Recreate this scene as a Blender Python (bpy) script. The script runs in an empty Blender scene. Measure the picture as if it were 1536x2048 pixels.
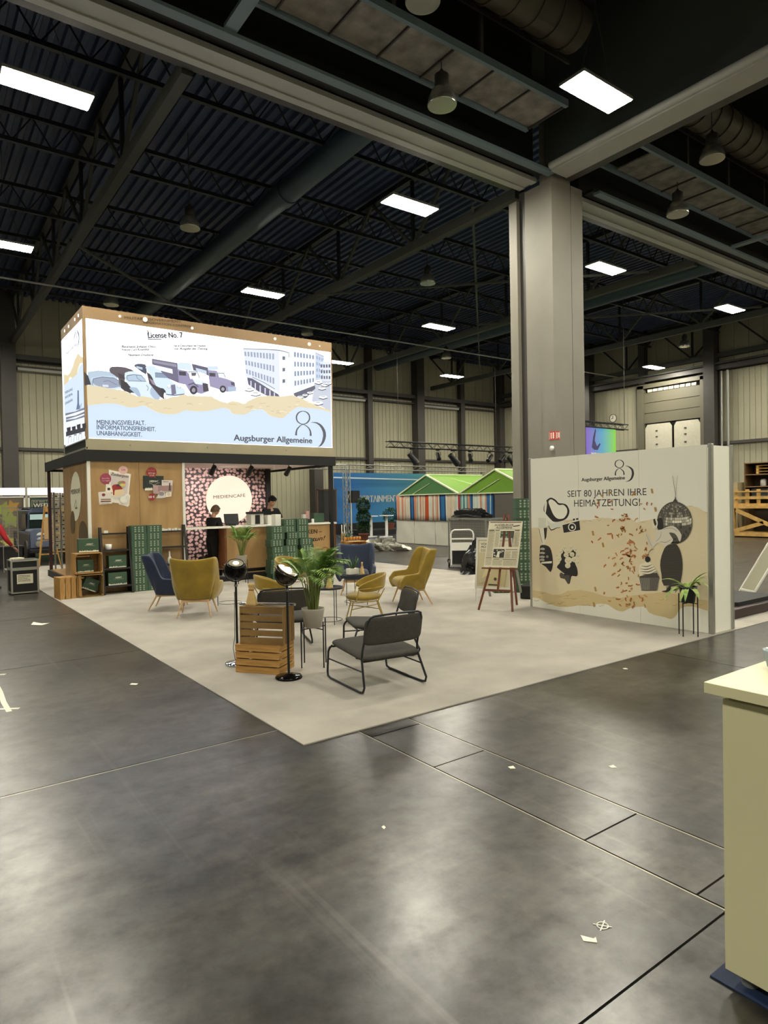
import bpy, bmesh, math, random
from mathutils import Vector, Matrix
import numpy as np
PI = math.pi
random.seed(7)
SC = bpy.context.scene
COL = SC.collection

# ---------------------------------------------------------------- camera
cam_data = bpy.data.cameras.new('camera')
cam_data.sensor_fit = 'VERTICAL'; cam_data.sensor_height = 36.0; cam_data.sensor_width = 27.0
cam_data.lens = 1311.15 / 2048 * 36.0
cam_data.clip_start = 0.05; cam_data.clip_end = 300
cam = bpy.data.objects.new('camera', cam_data); COL.objects.link(cam)
yaw, pitch, roll = .631425, -.0161673, -.018697
Fv = Vector((math.sin(yaw)*math.cos(pitch), math.cos(yaw)*math.cos(pitch), math.sin(pitch)))
Rv = Vector((math.cos(yaw), -math.sin(yaw), 0)); Uv = Rv.cross(Fv)
R2 = Rv*math.cos(roll) + Uv*math.sin(roll); U2 = -Rv*math.sin(roll) + Uv*math.cos(roll)
mw = Matrix(((R2.x, U2.x, -Fv.x, 0), (R2.y, U2.y, -Fv.y, 0), (R2.z, U2.z, -Fv.z, 1.8), (0, 0, 0, 1)))
cam.matrix_world = mw
SC.camera = cam

# ---------------------------------------------------------------- world, exposure
w = bpy.data.worlds.new('world'); SC.world = w; w.use_nodes = True
w.node_tree.nodes['Background'].inputs[0].default_value = (.05, .06, .08, 1)
w.node_tree.nodes['Background'].inputs[1].default_value = .3
SC.view_settings.view_transform = 'Standard'
SC.view_settings.look = 'None'
SC.view_settings.gamma = 1
SC.view_settings.use_curve_mapping = False
SC.view_settings.exposure = 0.35
LAMP = 146.0            # radiance of the hall's LED panels
LAMPCOL = (1.0, .945, .79)
SCREEN = .98          # radiance of the lit LED wall

# ---------------------------------------------------------------- helpers
def lin(c):
    if isinstance(c, str):
        c = tuple(int(c[i:i+2], 16)/255 for i in (0, 2, 4))
    return tuple((x/12.92 if x <= .04045 else ((x+.055)/1.055)**2.4) for x in c)

def mat(name, c, rough=.55, metal=0., var=0., scale=6., bump=0., bscale=60., emit=0., stretch=None, c2=None, trans=0., spec=.5, sheen=0., alpha=1., contrast=None, detail=6):
    m = bpy.data.materials.new(name); m.use_nodes = True
    nt = m.node_tree; b = nt.nodes['Principled BSDF']
    col = lin(c)
    b.inputs['Base Color'].default_value = (*col, 1)
    b.inputs['Roughness'].default_value = rough
    b.inputs['Metallic'].default_value = metal
    b.inputs['Specular IOR Level'].default_value = spec
    if sheen: b.inputs['Sheen Weight'].default_value = sheen
    if trans: b.inputs['Transmission Weight'].default_value = trans
    if alpha < 1: b.inputs['Alpha'].default_value = alpha
    if emit:
        b.inputs['Emission Color'].default_value = (*col, 1)
        b.inputs['Emission Strength'].default_value = emit
        b.inputs['Base Color'].default_value = (.02, .02, .02, 1)
    if var or bump or c2:
        tc = nt.nodes.new('ShaderNodeTexCoord'); mp = nt.nodes.new('ShaderNodeMapping')
        nt.links.new(tc.outputs['Object'], mp.inputs[0])
        if stretch: mp.inputs['Scale'].default_value = stretch
        if var or c2:
            n = nt.nodes.new('ShaderNodeTexNoise'); n.inputs['Scale'].default_value = scale; n.inputs['Detail'].default_value = detail
            nt.links.new(mp.outputs[0], n.inputs['Vector'])
            r = nt.nodes.new('ShaderNodeValToRGB')
            lo, hi = contrast or (.32, .68)
            r.color_ramp.elements[0].position = lo; r.color_ramp.elements[1].position = hi
            if c2: a, d = col, lin(c2)
            else: a = tuple(x*(1-var) for x in col); d = tuple(min(1, x*(1+var)) for x in col)
            r.color_ramp.elements[0].color = (*a, 1); r.color_ramp.elements[1].color = (*d, 1)
            nt.links.new(n.outputs[0], r.inputs[0]); nt.links.new(r.outputs[0], b.inputs['Base Color'])
        if bump:
            n2 = nt.nodes.new('ShaderNodeTexNoise'); n2.inputs['Scale'].default_value = bscale; n2.inputs['Detail'].default_value = 4
            nt.links.new(mp.outputs[0], n2.inputs['Vector'])
            bp = nt.nodes.new('ShaderNodeBump'); bp.inputs['Strength'].default_value = bump; bp.inputs['Distance'].default_value = .01
            nt.links.new(n2.outputs[0], bp.inputs['Height']); nt.links.new(bp.outputs[0], b.inputs['Normal'])
    return m

_mc = {}
def flat(c, emit=0., rough=.6):
    k = (c, emit, rough)
    if k not in _mc: _mc[k] = mat('ink_%s' % c + ('_lit' if emit else ''), c, rough=rough, emit=emit)
    return _mc[k]

class MB:
    """collects geometry for one mesh object"""
    def __init__(s): s.v = []; s.f = []; s.m = []; s.s = []
    def add(s, vs, fs, mi=0, smooth=False, T=None):
        o = len(s.v)
        for p in vs:
            p = Vector(p)
            if T is not None: p = T @ p
            s.v.append(p[:])
        for f in fs: s.f.append(tuple(i+o for i in f)); s.m.append(mi); s.s.append(smooth)
        return s
    def box(s, x0, x1, y0, y1, z0, z1, mi=0, T=None):
        vs = [(x0,y0,z0),(x1,y0,z0),(x1,y1,z0),(x0,y1,z0),(x0,y0,z1),(x1,y0,z1),(x1,y1,z1),(x0,y1,z1)]
        return s.add(vs, [(0,3,2,1),(4,5,6,7),(0,1,5,4),(1,2,6,5),(2,3,7,6),(3,0,4,7)], mi, False, T)
    def cbox(s, c, d, mi=0, T=None):
        return s.box(c[0]-d[0]/2, c[0]+d[0]/2, c[1]-d[1]/2, c[1]+d[1]/2, c[2]-d[2]/2, c[2]+d[2]/2, mi, T)
    def beam(s, a, b, w, h, mi=0, up=(0,0,1), T=None):
        a, b = Vector(a), Vector(b); d = (b-a); L = d.length; d.normalize()
        up = Vector(up)
        if abs(d.dot(up)) > .98: up = Vector((1,0,0))
        x = d.cross(up).normalized(); z = x.cross(d)
        vs = []
        for p in (a, b):
            for sx, sz in ((-1,-1),(1,-1),(1,1),(-1,1)): vs.append(p + x*(sx*w/2) + z*(sz*h/2))
        return s.add(vs, [(0,1,2,3),(7,6,5,4),(0,4,5,1),(1,5,6,2),(2,6,7,3),(3,7,4,0)], mi, False, T)
    def cyl(s, a, b, r0, r1=None, n=12, mi=0, caps=True, smooth=True, T=None):
        if r1 is None: r1 = r0
        a, b = Vector(a), Vector(b); d = (b-a).normalized()
        up = Vector((0,0,1)) if abs(d.z) < .95 else Vector((1,0,0))
        x = d.cross(up).normalized(); y = x.cross(d)
        vs = []
        for p, r in ((a, r0), (b, r1)):
            for i in range(n):
                t = 2*PI*i/n; vs.append(p + x*(r*math.cos(t)) + y*(r*math.sin(t)))
        s.add(vs, [(i, (i+1) % n, n+(i+1) % n, n+i) for i in range(n)], mi, smooth, T)
        if caps: s.add(vs, [tuple(range(n-1, -1, -1)), tuple(range(n, 2*n))], mi, False, T)
        return s
    def tube(s, pts, r, n=8, mi=0, closed=False, T=None):
        P = [Vector(p) for p in pts]; N = len(P); rings = []
        prev = None
        for i, p in enumerate(P):
            if closed: d = (P[(i+1) % N]-P[i-1])
            else: d = P[min(i+1, N-1)] - P[max(i-1, 0)]
            d.normalize()
            if prev is None:
                up = Vector((0,0,1)) if abs(d.z) < .9 else Vector((1,0,0))
                x = d.cross(up).normalized()
            else:
                x = (prev - d*prev.dot(d)).normalized()
            prev = x; y = d.cross(x)
            rr = r[i] if isinstance(r, (list, tuple)) else r
            rings.append([p + x*(rr*math.cos(2*PI*k/n)) + y*(rr*math.sin(2*PI*k/n)) for k in range(n)])
        vs = [q for g in rings for q in g]; fs = []
        M = N if closed else N-1
        for i in range(M):
            j = (i+1) % N
            for k in range(n): fs.append((i*n+k, i*n+(k+1) % n, j*n+(k+1) % n, j*n+k))
        s.add(vs, fs, mi, True, T)
        if not closed: s.add(vs, [tuple(range(n-1, -1, -1)), tuple((N-1)*n+k for k in range(n))], mi, False, T)
        return s
    def lathe(s, prof, n=20, c=(0,0,0), mi=0, smooth=True, T=None, sx=1, sy=1):
        vs = []
        for r, z in prof:
            for i in range(n):
                t = 2*PI*i/n; vs.append((c[0]+sx*r*math.cos(t), c[1]+sy*r*math.sin(t), c[2]+z))
        fs = []
        for k in range(len(prof)-1):
            for i in range(n): fs.append((k*n+i, k*n+(i+1) % n, (k+1)*n+(i+1) % n, (k+1)*n+i))
        s.add(vs, fs, mi, smooth, T)
        if prof[0][0] > 1e-4: s.add(vs, [tuple(range(n-1, -1, -1))], mi, False, T)
        if prof[-1][0] > 1e-4: s.add(vs, [tuple((len(prof)-1)*n+i for i in range(n))], mi, False, T)
        return s
    def ball(s, c, r, n=14, m=8, mi=0, T=None, sc=(1,1,1)):
        prof = [(max(1e-5, math.sin(PI*k/m)), -math.cos(PI*k/m)) for k in range(m+1)]
        vs = []
        for rr, z in prof:
            for i in range(n):
                t = 2*PI*i/n; vs.append((c[0]+r*sc[0]*rr*math.cos(t), c[1]+r*sc[1]*rr*math.sin(t), c[2]+r*sc[2]*z))
        fs = [(k*n+i, k*n+(i+1) % n, (k+1)*n+(i+1) % n, (k+1)*n+i) for k in range(m) for i in range(n)]
        return s.add(vs, fs, mi, True, T)
    def grid(s, fn, nu, nv, mi=0, smooth=True, T=None):
        vs = [fn(i/nu, j/nv) for j in range(nv+1) for i in range(nu+1)]
        fs = [(j*(nu+1)+i, j*(nu+1)+i+1, (j+1)*(nu+1)+i+1, (j+1)*(nu+1)+i) for j in range(nv) for i in range(nu)]
        return s.add(vs, fs, mi, smooth, T)
    def prism(s, poly, d, mi=0, T=None):
        """poly: 3-D outline (planar), d: extrusion vector"""
        n = len(poly); d = Vector(d)
        vs = [Vector(p) for p in poly] + [Vector(p)+d for p in poly]
        s.add(vs, [(i, (i+1) % n, n+(i+1) % n, n+i) for i in range(n)], mi, False, T)
        return s.add(vs, [tuple(range(n-1, -1, -1)), tuple(range(n, 2*n))], mi, False, T)

def mesh_of(name, mb, mats):
    me = bpy.data.meshes.new(name)
    me.from_pydata([tuple(p) for p in mb.v], [], mb.f)
    for m in (mats if isinstance(mats, (list, tuple)) else [mats]): me.materials.append(m)
    me.polygons.foreach_set('material_index', mb.m); me.polygons.foreach_set('use_smooth', mb.s)
    me.validate(); me.update()
    return me

def obj(name, mb, mats, parent=None, label=None, cat=None, group=None, kind=None, loc=None, rz=0., bevel=0., solid=0., subs=0, off=-1):
    me = mb if isinstance(mb, bpy.types.Mesh) else mesh_of(name, mb, mats)
    o = bpy.data.objects.new(name, me); COL.objects.link(o)
    if parent is not None: o.parent = parent
    if loc is not None: o.location = loc
    if rz: o.rotation_euler = (0, 0, rz)
    tag(o, label, cat, group, kind)
    if solid:
        md = o.modifiers.new('thickness', 'SOLIDIFY'); md.thickness = solid; md.offset = off
    if bevel:
        md = o.modifiers.new('bevel', 'BEVEL'); md.width = bevel; md.segments = 2; md.limit_method = 'ANGLE'
    if subs:
        md = o.modifiers.new('smooth', 'SUBSURF'); md.levels = subs; md.render_levels = subs
    return o

def tag(o, label=None, cat=None, group=None, kind=None):
    if label: o['label'] = label
    if cat: o['category'] = cat
    if group: o['group'] = group
    if kind: o['kind'] = kind
    return o

def thing(name, label, cat, loc=(0,0,0), rz=0., group=None, kind=None):
    o = bpy.data.objects.new(name, None); COL.objects.link(o)
    o.empty_display_size = .1
    o.location = loc; o.rotation_euler = (0, 0, rz)
    return tag(o, label, cat, group, kind)

def dup(src, loc, rz, label=None, group=None, tilt=None):
    r = src.copy(); COL.objects.link(r); r.location = loc; r.rotation_euler = (0, 0, rz)
    if tilt: r.rotation_euler = (tilt[0], tilt[1], rz)
    if label: r['label'] = label
    if group: r['group'] = group
    for ch in list(src.children):
        c = ch.copy(); COL.objects.link(c); c.parent = r
        for g in list(ch.children):
            d = g.copy(); COL.objects.link(d); d.parent = c
    return r

def face_to(fx, fy): return math.atan2(fy, fx) + PI/2      # local -Y looks along (fx, fy)

# text -> flat geometry, cached (vertices in text space)
_tx = {}
def text_geo(s, bold=0., shear=0.):
    k = (s, bold, shear)
    if k in _tx: return _tx[k]
    cu = bpy.data.curves.new('t', 'FONT'); cu.body = s; cu.size = 1; cu.offset = bold; cu.shear = shear
    cu.resolution_u = 3
    ob = bpy.data.objects.new('t', cu); COL.objects.link(ob)
    dg = bpy.context.evaluated_depsgraph_get(); dg.update()
    me = bpy.data.meshes.new_from_object(ob.evaluated_get(dg))
    vs = [(v.co.x, v.co.y) for v in me.vertices]; fs = [tuple(p.vertices) for p in me.polygons]
    bpy.data.objects.remove(ob); bpy.data.meshes.remove(me); bpy.data.curves.remove(cu)
    x0 = min(v[0] for v in vs); x1 = max(v[0] for v in vs)
    _tx[k] = (vs, fs, x0, x1)
    return _tx[k]
CAPH = .70     # cap height of the built-in font at size 1

class Print:
    """flat print: 2-D pieces laid on a plane. fr(u, v, d) -> 3-D point, d is the lift off the surface"""
    def __init__(s, fr, step=.0006, base=.001): s.fr = fr; s.mb = MB(); s.mats = []; s.ix = {}; s.d = base; s.step = step
    def _m(s, c, emit, rough=.6):
        k = (c, emit) if isinstance(c, str) else c.name
        if k not in s.ix:
            if emit and c in ('f6f6f8', 'f0f2f6'): emit *= 1.7      # bare white of the LED wall burns out
            s.ix[k] = len(s.mats); s.mats.append(flat(c, emit, rough) if isinstance(c, str) else c)
        return s.ix[k]
    def poly(s, pts, c, emit=0.):
        from mathutils.geometry import tessellate_polygon
        s.last = 'p'; tri = tessellate_polygon([[Vector((p[0], p[1], 0)) for p in pts]])
        s.d += s.step
        s.mb.add([s.fr(p[0], p[1], s.d) for p in pts], [t for t in tri], s._m(c, emit))
    def quads(s, qs, c, emit=0.):
        s.d += s.step; mi = s._m(c, emit)
        for q in qs: s.mb.add([s.fr(p[0], p[1], s.d) for p in q], [tuple(range(len(q)))], mi)
    def rect(s, u0, v0, u1, v1, c, emit=0.): s.poly([(u0,v0),(u1,v0),(u1,v1),(u0,v1)], c, emit)
    def disc(s, u, v, ru, rv, c, emit=0., n=28, a0=0, a1=2*PI):
        s.poly([(u+ru*math.cos(a0+(a1-a0)*i/n), v+rv*math.sin(a0+(a1-a0)*i/n)) for i in range(n if a1-a0 > 6.28 else n+1)], c, emit)
    def stroke(s, pts, c, emit=0., w=None):
        """pts: (u, v, width)"""
        if s.last != 's': s.d += s.step
        s.last = 's'; mi = s._m(c, emit); L = []; Rr = []
        n = len(pts)
        for i, p in enumerate(pts):
            a = pts[max(0, i-1)]; b = pts[min(n-1, i+1)]
            dx, dy = b[0]-a[0], b[1]-a[1]; l = math.hypot(dx, dy) or 1
            ww = (w if w is not None else p[2])/2
            nx, ny = -dy/l*ww, dx/l*ww
            L.append((p[0]+nx, p[1]+ny)); Rr.append((p[0]-nx, p[1]-ny))
        vs = [s.fr(q[0], q[1], s.d) for q in L+Rr]
        s.mb.add(vs, [(i, i+1, n+i+1, n+i) for i in range(n-1)], mi)
    def text(s, t, u0, v0, u1, v1, cap, c, emit=0., bold=0., shear=0.):
        s.last = 't'; vs, fs, x0, x1 = text_geo(t, 0., shear)
        s.d += s.step; mi = s._m(c, emit)
        L = math.hypot(u1-u0, v1-v0); ex, ey = (u1-u0)/L, (v1-v0)/L
        if t.startswith('\u0000'): return
        kx = L/(x1-x0); ky = cap/CAPH
        hand = 1 if s.hand_ok else -1
        for bx, by in (((0, 0),) if not bold else ((0, 0), (bold, 0), (-bold, 0), (0, bold*.6), (0, -bold*.6))):
            s.mb.add([s.fr(u0+ex*(x+bx-x0)*kx - ey*(y+by)*ky*hand, v0+ey*(x+bx-x0)*kx+ex*(y+by)*ky*hand, s.d+abs(bx)*.001+by*.0007) for x, y in vs], fs, mi)
    hand_ok = True; last = ''
    def lines(s, u0, v0, u1, v1, n, c, h=None, ragged=.25, gap=.5, rnd=None):
        """greeked text block: n rows of word dashes between (u0, v0) and (u1, v1)"""
        rnd = rnd or random; s.d += s.step; mi = s._m(c, 0.)
        dv = (v1-v0)/n
        for i in range(n):
            v = v0 + dv*(i+.25); x = 0.; W = abs(u1-u0); sg = 1 if u1 > u0 else -1
            end = W*(1-ragged*rnd.random()*(i % 4 == 3))
            while x < end:
                wd = min(W*(.05+.13*rnd.random()), end-x)
                a, b = u0+sg*x, u0+sg*(x+wd)
                s.mb.add([s.fr(a, v, s.d), s.fr(b, v, s.d), s.fr(b, v+dv*gap, s.d), s.fr(a, v+dv*gap, s.d)], [(0,1,2,3)], mi)
                x += wd + W*.025
    def build(s, name, parent=None, **k): return obj(name, s.mb, s.mats, parent, **k)

def fr_front(Y):     # plane facing -Y: u = X, v = Z
    return lambda u, v, d: (u, Y-d, v)
def fr_side(X):      # plane facing -X: u = Y (runs away from the viewer), v = Z
    return lambda u, v, d: (X-d, u, v)
# ---------------------------------------------------------------- setting materials
def floor_material():
    m = bpy.data.materials.new('polished_concrete'); m.use_nodes = True
    nt = m.node_tree; b = nt.nodes['Principled BSDF']; L = nt.links.new
    tc = nt.nodes.new('ShaderNodeNewGeometry')
    def noise(scale, detail, stretch=(1,1,1), rot=0., rough=.6):
        mp = nt.nodes.new('ShaderNodeMapping'); mp.inputs['Scale'].default_value = stretch; mp.inputs['Rotation'].default_value = (0,0,rot)
        L(tc.outputs['Position'], mp.inputs[0])
        n = nt.nodes.new('ShaderNodeTexNoise'); n.inputs['Scale'].default_value = scale; n.inputs['Detail'].default_value = detail; n.inputs['Roughness'].default_value = rough
        L(mp.outputs[0], n.inputs['Vector']); return n
    def ramp(n, a, c, pa, pc):
        r = nt.nodes.new('ShaderNodeValToRGB'); r.color_ramp.elements[0].position = pa; r.color_ramp.elements[1].position = pc
        r.color_ramp.elements[0].color = a; r.color_ramp.elements[1].color = c; L(n.outputs[0], r.inputs[0]); return r
    def mix(t, f, A, B):
        x = nt.nodes.new('ShaderNodeMixRGB'); x.blend_type = t
        if isinstance(f, float): x.inputs[0].default_value = f
        else: L(f, x.inputs[0])
        L(A, x.inputs[1]); L(B, x.inputs[2]); return x
    big = ramp(noise(.8, 5), (.008,.0078,.007,1), (.044,.041,.035,1), .38, .64)
    fine = ramp(noise(8., 7, rough=.65), (.4,.4,.4,1), (1.7,1.67,1.55,1), .28, .74)
    c1 = mix('MULTIPLY', 1., big.outputs[0], fine.outputs[0])
    scr = ramp(noise(2.2, 3, (.22, 5.5, 1), .0, .5), (.8,.8,.8,1), (1.6,1.57,1.5,1), .35, .80)
    c2 = mix('MULTIPLY', 1., c1.outputs[0], scr.outputs[0])
    # pale tyre sweeps running along the hall
    scr2 = ramp(noise(1.3, 3, (6., .16, 1), -.25), (0,0,0,1), (1,1,1,1), .62, .74)
    pale = nt.nodes.new('ShaderNodeRGB'); pale.outputs[0].default_value = (.15,.14,.12,1)
    mth = nt.nodes.new('ShaderNodeMath'); mth.operation = 'MULTIPLY'; mth.inputs[1].default_value = .35
    L(scr2.outputs[0], mth.inputs[0])
    c3 = mix('MIX', mth.outputs[0], c2.outputs[0], pale.outputs[0])
    # sparse dark stains
    st = ramp(noise(4.3, 5), (1,1,1,1), (.5,.49,.47,1), .62, .85)
    c4 = mix('MULTIPLY', 1., c3.outputs[0], st.outputs[0])
    L(c4.outputs[0], b.inputs['Base Color'])
    rr = ramp(noise(1.2, 2, (.5, 1.6, 1), .2), (.279,.279,.279,1), (.31,.31,.31,1), .3, .8)
    L(rr.outputs[0], b.inputs['Roughness'])
    spn = ramp(noise(5., 8, (1,1,1), .5, .68), (.5,.5,.5,1), (1.,1.,1.,1), .36, .64); L(spn.outputs[0], b.inputs['Specular IOR Level'])
    return m
M_floor = floor_material()
M_joint = mat('joint_filler', '1a1a17', .6)
M_jointmetal = mat('joint_steel_edge', 'a09c8c', .35, .8)
M_clad = mat('cream_wall_cladding', '9f9b84', .5, var=.06, scale=.7)
M_steel = mat('painted_dark_steel', '3c3935', .5, var=.1, scale=1.5)
M_col = mat('painted_concrete_column', '7b776c', .6, var=.05, scale=1.2)
M_deck = mat('dark_roof_deck', '36415f', .55, var=.08, scale=.6)
M_truss = mat('grey_green_truss_paint', '41433d', .75, var=.08, scale=1)
M_trussd = mat('dark_truss_paint', '16191e', .5)
M_beamlight = mat('pale_beam_trim', 'a5a69f', .45, var=.05, scale=2)
M_beamblue = mat('blue_grey_beam', '66757d', .5)
M_black = mat('matt_black', '0e0f10', .7)
M_darkfascia = mat('dark_green_grey_fascia', '3a403c', .6, var=.12, scale=.5)
M_meshp = mat('dusty_mesh_grille', '77736b', .7, var=.35, scale=3.5, detail=8)
M_duct = mat('galvanised_duct', '3c4c58', .42, .35, var=.1, scale=1)
M_duct2 = mat('dusty_yellow_grey_duct', '4b4739', .5, .2, var=.15, scale=2)
M_doorp = mat('grey_sectional_door', '5f5b4c', .45)
M_doorl = mat('pale_door_leaf', 'b9b5a3', .5, var=.05)
M_alu = mat('aluminium', 'b9bab4', .32, .85)
M_aludull = mat('dull_aluminium', '9a9b94', .4, .6)

# ---------------------------------------------------------------- floor: slabs with recessed joints
fl = thing('floor', 'dark polished concrete hall floor of large slabs', None, kind='structure')
obj('joint_bed', MB().box(-18, 36.6, -14, 35.1, -.30, -.012), M_joint, fl)
xs = [-17, -12.66, -8.33, -4.5, -.83, 2.84, 3.33, 7.0, 10.67, 14.34, 18.0, 21.7, 25.4, 29.1, 32.8, 36.5]
ys = [-13.2, -9.6, -5.9, -2.26, 1.41, 4.71, 8.40, 12.07, 15.74, 19.4, 23.1, 26.8, 30.5, 35.0]
g = .0055
slab = []
for i in range(len(xs)-1):
    x0, x1 = xs[i], xs[i+1]
    if abs(x0-2.84) < .01:      # narrow service channel strip with its own covers
        cy = [-13.2, -5.9, -2.26, .95, 1.55, 2.155, 3.37, 4.10, 8.4, 12.07, 19.4, 26.8, 35.0]
    else: cy = ys
    for j in range(len(cy)-1):
        obj('concrete_slab', MB().box(x0+g, x1-g, cy[j]+g, cy[j+1]-g, -.02, 0), M_floor, fl)
ed = MB()
for X in (2.84-.010, 3.33-.010): ed.box(X-.005, X+.004, -13, 35, -.012, .0010)
ed.box(-17, 2.82, 4.690, 4.704, -.012, .0010)
tag(obj('joint_edge_strip', ed, M_jointmetal, fl), kind='stuff')

# ---------------------------------------------------------------- walls
def cladding(parent, axis, pos, a0, a1, z0, z1, w, kind=None):
    """one row of ribbed cladding panels standing on the given line"""
    n = int(round((a1-a0)/w)); ww = (a1-a0)/n
    m = MB(); e = .012
    # shallow tray with bent edges
    if axis == 'y':  # wall facing -Y
        pr = [(0, .03), (.018, 0), (ww-.018, 0), (ww, .03)]
        for k in range(3):
            (xa, ya), (xb, yb) = pr[k], pr[k+1]
            m.add([(xa, ya, 0), (xb, yb, 0), (xb, yb, z1-z0-e), (xa, ya, z1-z0-e)], [(0,1,2,3)])
        m.box(0, ww, .03, .035, 0, z1-z0-e)
    else:
        pr = [(0, .03), (.018, 0), (ww-.018, 0), (ww, .03)]
        for k in range(3):
            (ya, xa), (yb, xb) = pr[k], pr[k+1]
            m.add([(xa, ya, 0), (xa if 0 else xb, yb, 0), (xb, yb, z1-z0-e), (xa, ya, z1-z0-e)], [(3,2,1,0)])
        m.box(.03, .035, 0, ww, 0, z1-z0-e)
    me = mesh_of('cladding_panel', m, M_clad)
    for i in range(n):
        l = (a0+i*ww, pos, z0) if axis == 'y' else (pos, a0+i*ww, z0)
        obj('cladding_panel', me, None, parent, loc=l)

wb = thing('wall_back', 'long back wall of cream ribbed cladding with dark steel posts', None, kind='structure')
obj('backing', MB().box(-17, 36.8, 35.08, 35.25, -.2, 12.6), M_steel, wb)
cladding(wb, 'y', 35.0, 1.0, 36.4, 0, 4.50, .30)
cladding(wb, 'y', 35.0, 1.0, 36.4, 4.62, 8.62, .30)
cladding(wb, 'y', 35.0, 1.0, 36.4, 8.95, 12.4, .75)
cladding(wb, 'y', 35.0, -17, 1.0, 0, 12.4, 1.2)
for X in (-4.1, 4.0, 12.2, 20.3, 28.4, 36.3):
    obj('post', MB().box(X-.31, X+.31, 34.35, 34.99, 0, 12.4), M_steel, wb)
    obj('post', MB().box(X+3.9, X+4.27, 34.6, 34.99, 0, 12.4), M_steel, wb) if X < 36 else None
obj('rail', MB().box(-17, 36.4, 34.8, 34.99, 4.50, 4.64), M_steel, wb)
obj('rail', MB().box(-17, 36.4, 34.55, 34.99, 8.72, 8.95), M_steel, wb)
obj('rail', MB().box(-17, 36.4, 34.7, 34.99, 8.35, 8.45), M_steel, wb)
for a in (.2, 4.4, 12.6, 20.7, 28.8): obj('blind_box', MB().box(a, a+3.3, 34.6, 34.95, 8.22, 8.34), M_beamlight, wb)

wr = thing('wall_right', 'right hall wall of cream ribbed cladding around a tall grey door', None, kind='structure')
obj('backing', MB().box(36.6, 36.8, -14, 35.2, -.2, 12.6), M_steel, wr)
cladding(wr, 'x', 36.5, 23.1, 34.9, 0, 4.60, .30)
cladding(wr, 'x', 36.5, 23.1, 34.9, 4.72, 8.62, .30)
cladding(wr, 'x', 36.5, 8.4, 18.5, 0, 4.60, .30)
cladding(wr, 'x', 36.5, 8.4, 18.5, 4.72, 8.62, .30)
cladding(wr, 'x', 36.5, 8.4, 34.9, 8.95, 12.4, .75)
cladding(wr, 'x', 36.5, -14, 8.4, 0, 12.4, 1.2)
for Y in (2.4, 10.5, 18.6, 26.7):
    obj('post', MB().box(35.9, 36.49, Y-.3, Y+.3, 0, 12.4), M_steel, wr)
    obj('post', MB().box(36.1, 36.49, Y+4.0, Y+4.4, 8.6 if abs(Y-18.6) < 1 else 0, 12.4), M_steel, wr)
obj('rail', MB().box(36.3, 36.49, -14, 18.3, 4.58, 4.74), M_steel, wr)
obj('rail', MB().box(36.3, 36.49, 23.2, 34.9, 4.58, 4.74), M_steel, wr)
obj('rail', MB().box(36.05, 36.49, -14, 34.9, 8.66, 8.9), M_steel, wr)
obj('rail', MB().box(36.0, 36.1, -14, 34.9, 8.95, 9.05), M_truss, wr)
for (a, b) in ((18.1, 18.2), (17.75, 17.85)): obj('downpipe', MB().cyl((36.3, a, 0), (36.3, a, 8.6), .07, n=10), M_aludull, wr)
# tall sectional door
dr = thing('door_1', 'tall grey sectional hall door over two pale leaves', None, kind='structure')
obj('door_frame', MB().box(36.2, 36.5, 22.75, 23.15, 0, 8.5).box(36.2, 36.5, 18.9, 19.25, 0, 8.5).box(36.2, 36.5, 18.9, 23.15, 8.3, 8.55), M_doorp, dr)
for k in range(3):
    obj('door_panel', MB().box(36.32, 36.40, 19.25, 22.75, 6.2+k*.62, 6.79+k*.62), M_doorp, dr)
for k in range(9):
    obj('door_pane', MB().box(36.28, 36.33, 19.5+k*.34, 19.78+k*.34, 8.06, 8.22), mat('pale_glazing', 'd9d2b4', .3) if k == 0 else bpy.data.materials['pale_glazing'], dr)
for a, b in ((19.3, 20.86), (21.0, 22.7)):
    o = obj('door_leaf', MB().prism([(36.30, a, 0), (36.30, b, 0), (36.30, b, 5.9), (36.30, b-.15, 6.12), (36.30, a+.15, 6.12), (36.30, a, 5.9)], (.06, 0, 0)), M_doorl, dr)
    for zz in (4.9, 5.35, 5.7): obj('door_hardware', MB().cbox((36.28, (a+b)/2+.1, zz), (.03, .12, .08)), M_steel, dr)
obj('wall_front', MB().box(-18, 36.8, -14.2, -14, -.2, 12.6), M_clad, kind='structure')
obj('wall_left', MB().box(-18.2, -18, -14.2, 35.2, -.2, 12.6), M_clad, kind='structure')
# round wall clock
ck = thing('wall_clock', 'round white wall clock left of the tall grey door', 'clock', (36.46, 25.0, 6.8))
obj('clock_face', MB().cyl((-.02, 0, 0), (-.05, 0, 0), .23, n=28), mat('clock_white', 'd8d6c8', .5), ck)
obj('clock_rim', MB().tube([(-.05, .245*math.cos(t*PI/14), .245*math.sin(t*PI/14)) for t in range(28)], .022, 6, closed=True), M_steel, ck)
obj('clock_hand', MB().beam((-.06, 0, -.03), (-.06, 0, .17), .02, .03).beam((-.06, .0, 0), (-.06, .14, -.02), .02, .03), M_black, ck)

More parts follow.
